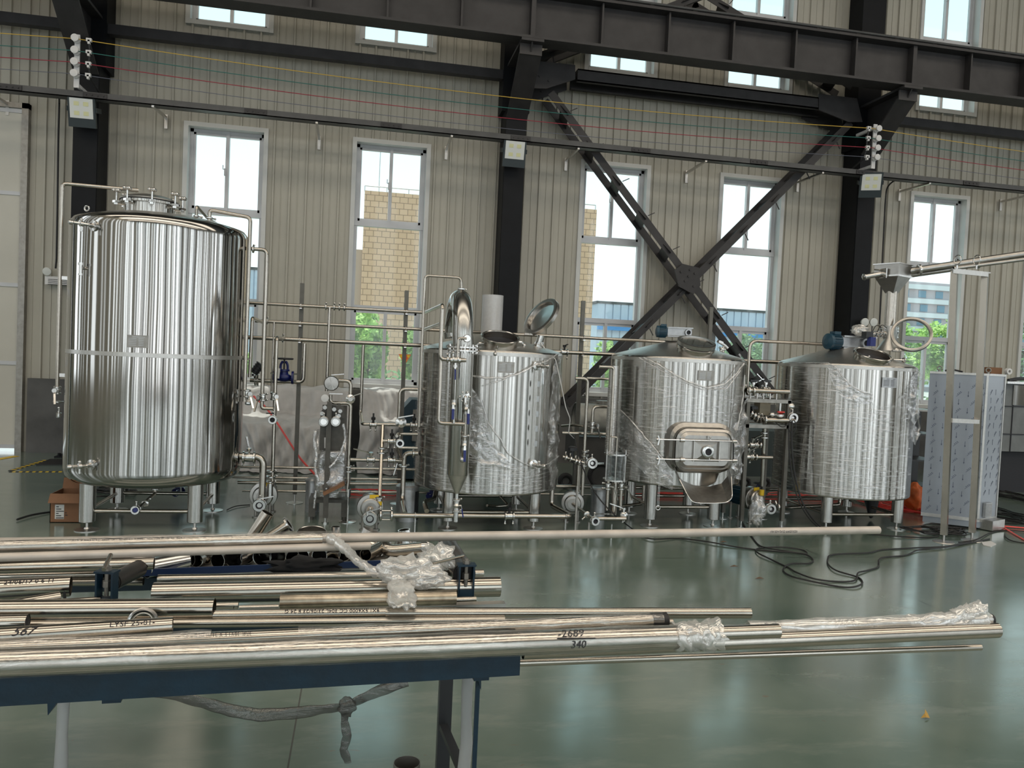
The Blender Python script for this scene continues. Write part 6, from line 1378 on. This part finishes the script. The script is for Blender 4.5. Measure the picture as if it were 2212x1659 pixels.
# small litter
tag(G().prism([Z(*p,0) for p in ((2120,1172),(2140,1170),(2152,1176),(2140,1182),(2124,1178))],(0,0,.006)).build('paper_scrap',white),'white scrap of paper on the floor at the far right','litter')
g=G();c=Z(2001,1552,0);vs=[c+Vector(v) for v in ((-.03,0,.004),(-.012,-.014,.012),(.012,-.008,.005),(.018,.012,.014),(.0,.012,.02),(.02,.035,.028))]
g.add(vs,[(0,1,4),(1,2,3,4),(4,3,5)]);tag(g.build('dry_leaf',mat('dry_leaf',(.42,.25,.05),.7)),'curled dry yellow brown leaf on the open floor','leaf')
for (px,py,l_) in ((1562,1172,'small brown leaf scrap on the floor beside the looping black cable'),(1585,1225,'crumpled brown scrap on the floor left of the cable loop'),(1640,1251,'faint brown scrap on the floor below the cable loop')):
    c=Z(px,py,0);tag(G().add([c+Vector(v) for v in ((-.04,0,.003),(0,-.014,.008),(.045,.004,.003),(.01,.016,.014))],[(0,1,3),(1,2,3)]).build('leaf_scrap',bark),l_,'leaf')
# dark sack hanging under the right hand tun
a=W(1882,1075,7.5);g=G();vs=[];n=20
for k in range(9):
    u=k/8;r=.085*(1-u)**.6+.012
    for i in range(n): an=2*PI*i/n;rr=r*(1+.15*math.sin(3*an+u*4));vs.append((a.x+rr*math.cos(an)+.01*u,7.5+rr*.8*math.sin(an),.33-.31*u))
g.add(vs,[(k*n+i,k*n+(i+1)%n,(k+1)*n+(i+1)%n,(k+1)*n+i) for k in range(8) for i in range(n)],True)
tag(g.build('black_sack',plast),'black plastic sack hanging under the outlet of the right hand tun','bag')
# under-tank outlet pipes
rp('under_tank_pipe','bent drain pipe under the right hand tun near the black sack',((1815,1072,7.5),(1812,1090,7.5),(1700,1094,7.3),(1680,1094,7.1)),.018)
rp('under_tank_pipe','triangular drain pipe bend under the middle of the kettle',((1075,1066,7.5),(1098,1092,7.4),(1072,1094,7.4),(1052,1092,7.3)),.013,snap=0)
rp('under_tank_pipe','drain pipe sweeping under the left front of the kettle',((942,1062,7.35),(938,1078,7.3),(916,1084,7.1),(922,1104,6.95)),.022,snap=0)
rp('under_tank_pipe','bent drain pipe under the square manhole tun behind its left leg',((1391,1048,7.5),(1390,1088,7.5),(1320,1094,7.3)),.016)
# ================= FOREGROUND PIPE RACK =================
TH=math.radians(3.4);EU=Vector((math.cos(TH),math.sin(TH),0));EV=Vector((-math.sin(TH),math.cos(TH),0))
O=Z(1125,1405,.85)
def U(u,v,z): return Vector((O.x,O.y,0))+EU*u+EV*v+VZ*z
t=thing('pipe_rack','teal blue steel rack table loaded with steel pipes in the foreground','rack',U(-.9,.5,0));RK=t
g=G();a=U(-2.6,.025,.8175);b=U(0,.025,.8175);g.bar(a,b,.05,.065);g.build('front_rail',rackblue,t)
g=G();
for v in (.42,.86): g.bar(U(-2.6,v,.80),U(-.06,v,.80),.04,.04)
for u in (-.03,-.9,-1.8): g.bar(U(u-.06,.04,.78),U(u-.06,1.1,.78),.04,.04)
g.build('shelf_bars',rackblue,t)
# rear rail of the fittings tray
A=Z(306,1237,.86);B=Z(990,1211,.86);g=G();g.bar(A,B,.006,.022);g.bar(A+VZ*-.01+EV*.02,B+VZ*-.01+EV*.02,.04,.004);g.build('tray_rail',mat('royal_blue_paint',(.005,.02,.08),.4),t)
g=G();g.bar(U(-2.6,1.02,.83),U(-.12,1.02,.83),.34,.006);g.build('tray_sheet',dsteel,t)
def leg(px,py,Y,w_,zt,lab=None,m=rackblue,name='leg'):
    p=W(px,py,Y);g=G();g.box(p.x-w_/2,p.x+w_/2,Y-w_/2,Y+w_/2,0,zt);return g.build(name,m,t)
leg(962,1500,2.85,.048,.78,m=plast);leg(1031,1500,2.14,.012,.79);leg(100,1500,2.95,.045,.78,m=plast) if 0 else None
g=G();g.bar(W(958,1570,2.8),W(1000,1668,2.5),.03,.02);g.build('brace',plast,t)
for px,w2 in ((1011,.017),(147,.0145)):
    p=W(px,1480,2.2);p2=W(px-(2 if px>500 else 14),1659,2.2);g=G();P=[Vector((p.x+(p2.x-p.x)*k/10*3.5+.003*math.sin(k*2),2.2,.785-.78*k/10)) for k in range(11)] if px<500 else [Vector((p.x+.003*math.sin(k*2),2.2,.785-.78*k/10)) for k in range(11)]
    g.tube(P,[w2*(1+.12*math.sin(k*1.7)+(.02*k if px<500 else 0)) for k in range(11)],14,0);g.build('film_wrapped_leg',mat('cloudy_wrap_%d'%px,(.36,.37,.37),.55),t)
for a_ in ((1031,1459,1040,1460,1039,1492),(102,1512,128,1510,103,1546)):
    q=[W(a_[0],a_[1],2.1),W(a_[2],a_[3],2.1),W(a_[4],a_[5],2.1)];G().prism(q,(0,.05,0)).build('gusset',rackblue,t)
# rollers on brackets
def roller(fp,bp,r,z,lab):
    a=Z(*fp,z);b=Z(*bp,z);d=(b-a).normalized();t=thing('roller_support',lab,'roller',(a.x,a.y,.8),'adjustable rollers on the pipe rack')
    g=G();g.tube([a,b],r,28);g.build('roller',mat('roller_dark_%d'%int(r*1e4),(.05,.047,.045),.35,.6),t)
    g=G();g.lathe(a-d*.004,-d,[(r*.95,0),(r*.95,.004)],24);g.build('roller_cap',rubber,t)
    s=Vector((d.y,-d.x,0));g=G();q=a-d*.028
    for k in (-1,1): g.bar(q+s*k*.022+VZ*-.12,q+s*k*.022+VZ*.035,.005,.03,d)
    g.bar(q-s*.028+VZ*.037,q+s*.028+VZ*.037,.034,.005);g.bar(q+VZ*-.15,q+VZ*-.035,.046,.03,d);g.build('bracket',rackblue,t)
    g=G();g.cyl(q+VZ*-.03,q+VZ*.055,.006,n=8);g.cyl(q+VZ*.04,q+VZ*.05,.012,n=6);g.cyl(q-VZ*.005,q+VZ*.012,.012,n=6);g.build('adjusting_bolt',dsteel,t);return t,q
t1_,q=roller((1003,1240),(966,1180),.035,.925,'right hand dark roller on a blue bracket at the end of the pipe rack')
G().tube([Z(935,1217,.985),Z(1001,1201,.985)],.0045,8).build('tommy_bar',tube,t1_)
t2_,q=roller((243,1257),(300,1228),.025,.925,'left hand dark roller on a blue bracket between the stacked pipes')
G().tube([q+VZ*.05+Vector((0,-.03,0)),q+VZ*.075+Vector((.0,.03,0))],.006,8).build('tommy_bar',tube,t2_)
# pipes
def text(s,size,shear=0,font_flip=False):
    c=bpy.data.curves.new('txt','FONT');c.body=s;c.size=size;c.align_x='CENTER';c.align_y='CENTER';c.shear=shear;c.resolution_u=2
    o=bpy.data.objects.new('txt',c);C.objects.link(o);dg=bpy.context.evaluated_depsgraph_get();me=bpy.data.meshes.new_from_object(o.evaluated_get(dg))
    bm=bmesh.new();bm.from_mesh(me);bmesh.ops.triangulate(bm,faces=bm.faces[:])
    for _ in range(3): bmesh.ops.subdivide_edges(bm,edges=[e for e in bm.edges if e.calc_length()>size*.12],cuts=1)
    bmesh.ops.triangulate(bm,faces=bm.faces[:]);bm.verts.index_update();V=[v.co.copy() for v in bm.verts];F=[tuple(v.index for v in f.verts) for f in bm.faces];bm.free();bpy.data.objects.remove(o);bpy.data.curves.remove(c);bpy.data.meshes.remove(me);return V,F
def marks(parent,a,b,r,frac,s,size,ang=.9,flip=False,shear=0,name='pipe_marking'):
    V,F=text(s,size,shear);d=(b-a).normalized();side=Vector((d.y,-d.x,0)).normalized();o=a+(b-a)*frac;vs=[]
    for v in V:
        x,y=(-v.x,-v.y) if flip else (v.x,v.y);th=ang+y/r
        vs.append(o+d*x+(side*math.cos(th)+VZ*math.sin(th))*(r+.0012))
    g=G();g.add(vs,F);return g.build(name,ink_shade,parent)
TP={}
def fp(x0,y0,x1,y1,z,r,lab,m=tube,grp='steel pipes stacked on the rack',hollow=True,name='steel_pipe',z1=None):
    a=Z(x0,y0,z);b=Z(x1,y1,z if z1 is None else z1);t=thing(name,lab,'pipe',a,grp);g=G();g.hollow(a,b,r,max(.0015,r*.08),40)
    d=(b-a).normalized();g.build('pipe_wall',m,t);g=G();g.lathe(b-d*.12,d,[(r*.9,0),(0,.001)],20);g.lathe(a+d*.12,d,[(r*.9,0),(0,.001)],20);g.build('pipe_shade',ink_shade,t);return t,a,b  # black discs paint the shade inside both pipe ends
def slv(t,a,b,r,f0=0,f1=1,m=sleeve,amp=.12,seed=1,name='plastic_sleeve'):
    d=(b-a);n=max(30,int(d.length*(f1-f0)/.02));dn=d.normalized();u=dn.orthogonal().normalized();w_=dn.cross(u);vs=[];k=22
    for i in range(n+1):
        p=a+d*(f0+(f1-f0)*i/n)
        for j in range(k):
            an=2*PI*j/k;e=u*math.cos(an)+w_*math.sin(an);nn=noise.noise(Vector((i*.16,math.cos(an)*1.5+seed,math.sin(an)*1.5)))+.5*noise.noise(Vector((i*.5,math.cos(an)*3,math.sin(an)*3+seed)))
            vs.append(p+e*(r*1.04+r*amp*(max(0,nn+.3)+(.6*max(0,e.z) if amp>.1 else 0))))
    g=G();g.add(vs,[(i*k+j,i*k+(j+1)%k,(i+1)*k+(j+1)%k,(i+1)*k+j) for i in range(n) for j in range(k)],True);return g.build(name,m,t,180)
# rollers carry the long ones
t,a,b=fp(-40,1173,1898,1145,.985,.0150,'longest bare pipe, its end jutting far over the open floor at the right',raw);A1=(a,b)
marks(t,a,b,.015,.86,'0Z5UZW9 ZUQ 6ZE 6U',.011,.2,flip=True)
t,a,b=fp(-60,1183,696,1164,.985,.0185,'bagged pipe at the back left of the rack beside the long bare pipe');slv(t,a,b,.0185,0,1.06,amp=.28,seed=2)
marks(t,a,b,.0188,.42,'LYSF 25-01-0.5C-304L 38X1.5X6000 CC 304L 23/03/05 E 57T',.012,1.1,flip=True)
fp(-60,1206,800,1179,.965,.0125,'thin dull pipe in front of the bagged one, ending above the fittings tray',raw)
fp(-60,1227,333,1217,.935,.0180,'polished pipe lying across the left roller with its end at the roller')
fp(-60,1246,225,1241,.895,.0135,'thin polished pipe under the one on the left roller')
fp(-60,1258,310,1256,.88,.012,'thin pipe low behind the left roller bracket')
t,a,b=fp(-60,1277,153,1266,.90,.0285,'stamped pipe with its open end left of the blue roller bracket');marks(t,a,b,.0285,.56,'- 24/06/17 0 6 11',.019,.95)
fp(30,1307,128,1290,.89,.0155,'short slanted offcut of pipe at the left edge');fp(60,1309,218,1299,.885,.0135,'thin offcut with open end left of centre in the pile')
fp(341,1251,1044,1239,.88,.0135,'rearmost of the pipes passing under the right roller')
t,a,b=fp(331,1282,1079,1267,.885,.0305,'thickest bright pipe running under the right roller, open end past the bracket')
fp(605,1299,985,1291,.905,.0195,'stained brownish pipe ending at the right blue bracket',mat('stained_pipe',(.42,.36,.28),.32,.9,noise_=(22,.4)))
fp(780,1303,1028,1295,.87,.0095,'thin pipe end peeping out right of the blue bracket');fp(380,1311,515,1308,.87,.010,'thin offcut between the big pipe ends in the middle');fp(517,1313,602,1311,.868,.0075,'very thin rod end left of the stained pipe')
tag(G().bar(Z(700,1318,.865),Z(1090,1305,.865),.03,.012).build('flat_bar',satin),'flat steel bar under the pipes, its end right of the bracket','bar')
t,a,b=fp(-60,1320,463,1315,.90,.0275,'thick pipe from the left ending in the middle of the pile');
fp(833,1325,1620,1324,.885,.0160,'long clean pipe whose end hangs free right of the rack, above the bagged ones')
t,a,b=fp(-60,1336,834,1324,.885,.0152,'stamped pipe lying left of the long clean one');marks(t,a,b,.0152,.86,'9X1.5X6000 CC 304L 23/05/23 E 24 G',.0155,.85,flip=True)
fp(-60,1351,1090,1340,.872,.0115,'thin dark pipe low in the middle of the pile');fp(-60,1347,60,1344,.895,.0195,'short pipe end at the left edge over the dark one')
t,a,b=fp(-60,1380,373,1352,.905,.0215,'hand numbered pipe pointing slightly up to the right');marks(t,a,b,.0215,.245,'567',.030,.75,shear=.4,name='handwritten_number');marks(t,a,b,.0215,.79,'LYSF 25-01-',.020,.9)
a=Z(308,1337,.90);t=thing('clamp_ring','polished clamp ring standing on the pipes near the left','ring',a);g=G();g.torus(a+VZ*-.01,Vector((.1,-1,.35)),.031,.0065,32,10);g.build('ring',fit,t);G().torus(a+VZ*-.01,Vector((.1,-1,.35)),.024,.003,28,8).build('inner_lip',tube,t)
t,a,b=fp(-60,1405,1428,1340,.885,.0195,'bagged pipe with a black end cap, third from the front');slv(t,a,b,.0195,.0,.30,amp=.2,seed=4);slv(t,a,b,.0195,.42,1.0,amp=.2,seed=5)
d=(b-a).normalized();G().lathe(b-d*.03,d,[(.0215,0),(.0215,.045),(.02,.047),(0,.047)],28).build('black_end_cap',rubber,t)
marks(t,a,b,.0225,.31,'304L 38X1.5 X 24/03/07 E R G',.012,1.0,flip=True)
fp(1300,1350,1452,1344,.87,.010,'thin pipe end just past the black end cap')
fp(1120,1383,1681,1363,.875,.0195,'bright pipe end sticking out of the crumpled bag')
t,a,b=fp(-60,1435,1530,1373,.881,.0300,'thickest bagged pipe along the front edge with handwritten numbers');slv(t,a,b,.0300,0,1.0,amp=.10,seed=6)
marks(t,a,b,.0325,.775,'-2689',.030,.95,shear=.2,name='handwritten_number');marks(t,a,b,.0325,.785,'340',.027,.05,shear=.2,name='handwritten_number')
g=G();o=a+(b-a)*.78;d=(b-a).normalized();s=Vector((d.y,-d.x,0));g.tube([o+d*x+(s*math.cos(.55-x*.8)+VZ*math.sin(.55-x*.8))*.0335 for x in (-.045,-.02,0,.03,.055)],.0014,6,0);g.build('underline_mark',ink_shade,t)
# crumpled end of the big bag
def bagend(a,b,r0,r1,m,lab,seed,parent=None):
    n=26;k=28;d=(b-a);dn=d.normalized();u=dn.orthogonal().normalized();w_=dn.cross(u);vs=[]
    for i in range(n+1):
        f=i/n;p=a+d*f
        for j in range(k):
            an=2*PI*j/k;e=u*math.cos(an)+w_*math.sin(an);nn=noise.noise(Vector((f*9,math.cos(an)*2+seed,math.sin(an)*2)))+.6*noise.noise(Vector((f*24,math.cos(an)*3,math.sin(an)*3+seed)))
            vs.append(p+e*((r0+(r1-r0)*f)*(1+.35*nn))+dn*.01*nn)
    g=G();g.add(vs,[(i*k+j,i*k+(j+1)%k,(i+1)*k+(j+1)%k,(i+1)*k+j) for i in range(n) for j in range(k)],True);return g.build('bunched_bag_end',m,parent,180)
bagend(b-d*.10,b+d*.03,.034,.040,bagm,'',3,t)
fp(1129,1405,2153,1361,.845,.0225,'long heavy pipe reaching furthest right at the front')
t,a,b=fp(1120,1380,2135,1338,.868,.0150,'bagged pipe behind the furthest reaching one, its bag bunched at the tip');slv(t,a,b,.0165,.45,1.0,amp=.35,m=bagm,seed=7)
d=(b-a).normalized();bagend(a+(b-a)*.80,b-d*.03,.020,.030,bagm,'',5,t);bagend(b-d*.13+VZ*.012,b-d*.02+VZ*.03,.022,.026,bagm,'',8,t);G().cyl(b,b+d*.012,.0165,n=20).build('black_end_cap',rubber,t)
fp(1000,1436,2118,1398,.775,.0095,'thin pipe slung lowest at the front right')
# fittings in the tray
rnd=random.Random(5)
stub=[(352,1207,20),(405,1210,17),(424,1213,14),(449,1205,15),(470,1213,17),(505,1209,20),(534,1206,14),(566,1205,19),(600,1205,18),(632,1206,15),(655,1202,13),(690,1203,17),(720,1200,15),(745,1199,16),(770,1196,15),(790,1200,14)]
OC=['widest tube offcut at the left end of the blue tray rim','tube offcut second from the left behind the blue tray rim','narrow tube offcut close beside the second one in the tray','small tube offcut tucked behind the left group in the tray','tube offcut beside the curved strap in the tray','wide open tube offcut left of the middle of the tray','narrow tube offcut between two wide ones in the tray','wide tube offcut in the middle of the tray, left neighbour of the equally wide one','wide tube offcut in the middle of the tray, left of the black gloves','tube offcut showing just left of the black gloves','narrow tube offcut behind the left part of the black gloves','tube offcut behind the middle of the black gloves','tube offcut behind the right part of the black gloves','tube offcut right of the black gloves','tube offcut behind the twisted bag strand','last tube offcut in the row, beside the big polished elbow']
LO=['at the frame edge','next to the one at the frame edge','third from the frame edge','fourth from the frame edge','fifth from the frame edge','sixth from the frame edge','seventh from the frame edge','fifth before the roller','fourth before the roller','third before the roller','second before the roller','nearest the left roller']
for i,(px,py,pr) in enumerate(stub):
    a=Z(px,py-2,.858);r=pr*a.y/1690*.98;a=Z(px,py-2,.836+r);yaw=rnd.uniform(-.5,.5);d=Vector((math.sin(yaw),math.cos(yaw),0));t=thing('tube_offcut',OC[i],'tube offcut',a,'tube offcuts in the fittings tray')
    L_=rnd.uniform(.08,.14);G().hollow(a,a+d*L_,r,.0018,28).build('tube_wall',fit if i%3 else tube,t);G().cyl(a+d*L_*.8,a+d*L_*.82,r*.93,n=20).build('pipe_shade',ink_shade,t)  # black disc gives the inside of the offcut its shade
for i in range(12):
    px=20+i*27;a=Z(px,1206,.90);r=.02+.006*(i%3);a.z=.836+r;t=thing('tube_offcut','tube offcut %s, behind the thin dull pipe'%LO[i],'tube offcut',a,'tube offcuts left behind the thin pipe');G().hollow(a,a+Vector((.1,.09,0)),r,.0018,24).build('tube_wall',fit,t)
def ff(lab,name='pipe_fitting',cat='fitting',loc=(0,0,0)): return thing(name,lab,cat,loc,'large fittings in the tray')
zt=.84
a=Z(548,1156,.96);b=W(578,1108,a.y+.0);t=ff('short polished tube standing tilted to the right, tallest in the tray',loc=a);G().hollow(a-(b-a)*.3,b,.0215,.0016).build('tube_wall',tube,t)
a=Z(585,1158,.96);b=W(625,1132,a.y);t=ff('flanged polished tube tilted low to the right in the tray',loc=a);G().hollow(a-(b-a)*.4,b,.017,.0016).build('tube_wall',tube,t);d=(b-a).normalized();G().lathe(b-d*.006,d,[(.016,0),(.028,0),(.028,.006),(.016,.006)],28,False).build('flange',fit,t)
a=W(674,1146,3.05);t=ff('wide thin ring reducer lying open side up',loc=a);g=G();g.lathe(a-VZ*.10,Vector((.0,-.2,1)),[(.05,0),(.056,.1),(.053,.1),(.047,0)],36,False);g.torus(a+Vector((0,-.02,-.002)),Vector((0,-.2,1)),.055,.0025,36,6);g.build('ring_wall',fit,t)
a=W(728,1150,3.0);t=ff('small polished tube end showing over the long pipe',loc=a);G().hollow(a-VZ*.06,a+Vector((-.005,0,.022)),.017,.0016).build('tube_wall',fit,t)
a=W(871,1148,3.05);t=ff('cone shaped reducer behind the right end of the tray',loc=a);g=G();g.lathe(a-VZ*.11+VX*.02,Vector((-.15,0,1)),[(.055,0),(.052,.05),(.026,.10),(.024,.118),(.020,.118),(.023,.10),(.05,.05)],32,False);g.build('cone_wall',fit,t)
a=W(790,1155,3.02);t=ff('dark mouthed wide elbow beside the cone reducer',loc=a);g=G();g.tube([a-VZ*.10,a-VZ*.03+VX*.0,a+Vector((.02,.0,.018))],.032,24,.05,False);g.build('elbow_wall',satin,t)
p0=W(800,1172,2.95);p1=W(812,1202,2.95);t=ff('big polished elbow bulging at the right of the tray',loc=p1);g=G();g.tube([W(778,1176,2.98),W(808,1180,2.96),W(806,1212,2.94)],.040,28,.08,False);g.build('elbow_wall',tube,t)
t=ff('elbow with a flanged arm pointing right, nearest the right roller',loc=W(860,1190,2.9));g=G();g.tube([W(832,1165,2.98),W(834,1192,2.9),W(915,1184,2.9)],.0235,24,.06,False);g.build('elbow_wall',tube,t);q=W(924,1183,2.9);g=G();g.lathe(W(915,1184,2.9),VX,[(.0235,-.01),(.0235,.01),(.030,.012),(.030,.018),(.022,.018)],28,False);g.build('flange',fit,t)
# black cloth and crumpled film
tag(crumple(Z(660,1222,.88),.10,.05,.020,mat('black_cloth',(.008,.008,.009),.9),'work_glove',21,amp=.6),'crumpled black cloth gloves on the rim of the fittings tray','gloves')
t=thing('plastic_bag','milky crumpled plastic bag draped over the pipes beside the right roller','bag',Z(880,1240,.93))
crumple(Z(885,1238,.955),.075,.05,.042,bagm,'bag_knot',31,parent=t,amp=.6,n=40,mm=26);crumple(Z(945,1205,.97),.045,.06,.035,bagm,'bag_side',32,parent=t,amp=.6,n=36,mm=22);crumple(Z(868,1282,.935),.036,.105,.020,bagm,'bag_tail',33,parent=t,amp=.5,n=36,mm=22);crumple(Z(925,1245,.95),.05,.04,.025,bagm,'bag_side',36,parent=t,amp=.6,n=36,mm=22)
rope(t,[Z(712,1160,.995),Z(745,1185,.985),Z(775,1215,.965),Z(805,1232,.955),Z(840,1248,.95),Z(865,1250,.95)],.022,bagm,34,'twisted_strand')
# film strip slung under the rack
t=thing('film_strip','grey strip of film slung under the rack with a knotted tail hanging down','plastic film',W(750,1525,2.3))
P=[W(*p,2.3) for p in ((300,1490),(380,1505),(440,1518),(500,1535),(560,1545),(640,1540),(700,1532),(745,1527),(780,1510),(820,1492),(880,1470))]
stripm=special('dusty_film_strip',filmfn(.6,white_=(.12,.12,.11),axis=(12,12,40),dc=.26))
def ribbon(P,w_,m,name,seed):
    Q=[]
    for a,b in zip(P[:-1],P[1:]):
        for k in range(8): Q.append(a+(b-a)*k/8)
    Q.append(P[-1]);vs=[];n=len(Q);k=10
    for i,p in enumerate(Q):
        d=(Q[min(i+1,n-1)]-Q[max(i-1,0)]).normalized();u=Vector((0,1,0)).cross(d).normalized();tw=.5*math.sin(i*.12+seed);u=u*math.cos(tw)+Vector((0,1,0))*math.sin(tw);v_=d.cross(u)
        ww=w_*(1+.3*noise.noise(Vector((i*.2,seed,0))))
        for j in range(k):
            a=2*PI*j/k;vs.append(p+u*math.cos(a)*ww+v_*math.sin(a)*ww*.3*(1+.5*noise.noise(Vector((i*.5,j,seed)))))
    g=G();g.add(vs,[(i*k+j,i*k+(j+1)%k,(i+1)*k+(j+1)%k,(i+1)*k+j) for i in range(n-1) for j in range(k)],True);return g.build(name,m,t,180)
ribbon(P,.017,stripm,'slung_strip',1);ribbon([W(*p,2.3) for p in ((748,1525),(744,1560),(750,1590),(742,1620),(752,1648))],.013,stripm,'hanging_tail',4);crumple(W(750,1527,2.29),.024,.014,.026,stripm,'knot',41,parent=t)
# tube standing on the floor at the bottom edge
a=Z(879,1647,.13);t=thing('tube_offcut','upright steel tube standing on the floor at the bottom edge','tube offcut',(a.x,a.y,0));G().hollow((a.x,a.y,.0),(a.x,a.y,.13),.0475,.002,40).build('tube_wall',dsteel,t)
a=Z(1222,1664,.05);tag(G().box(a.x-.04,a.x+.06,a.y-.1,a.y+.01,0,.05).build('white_block',white),'corner of a pale block on the floor at the bottom edge','block')
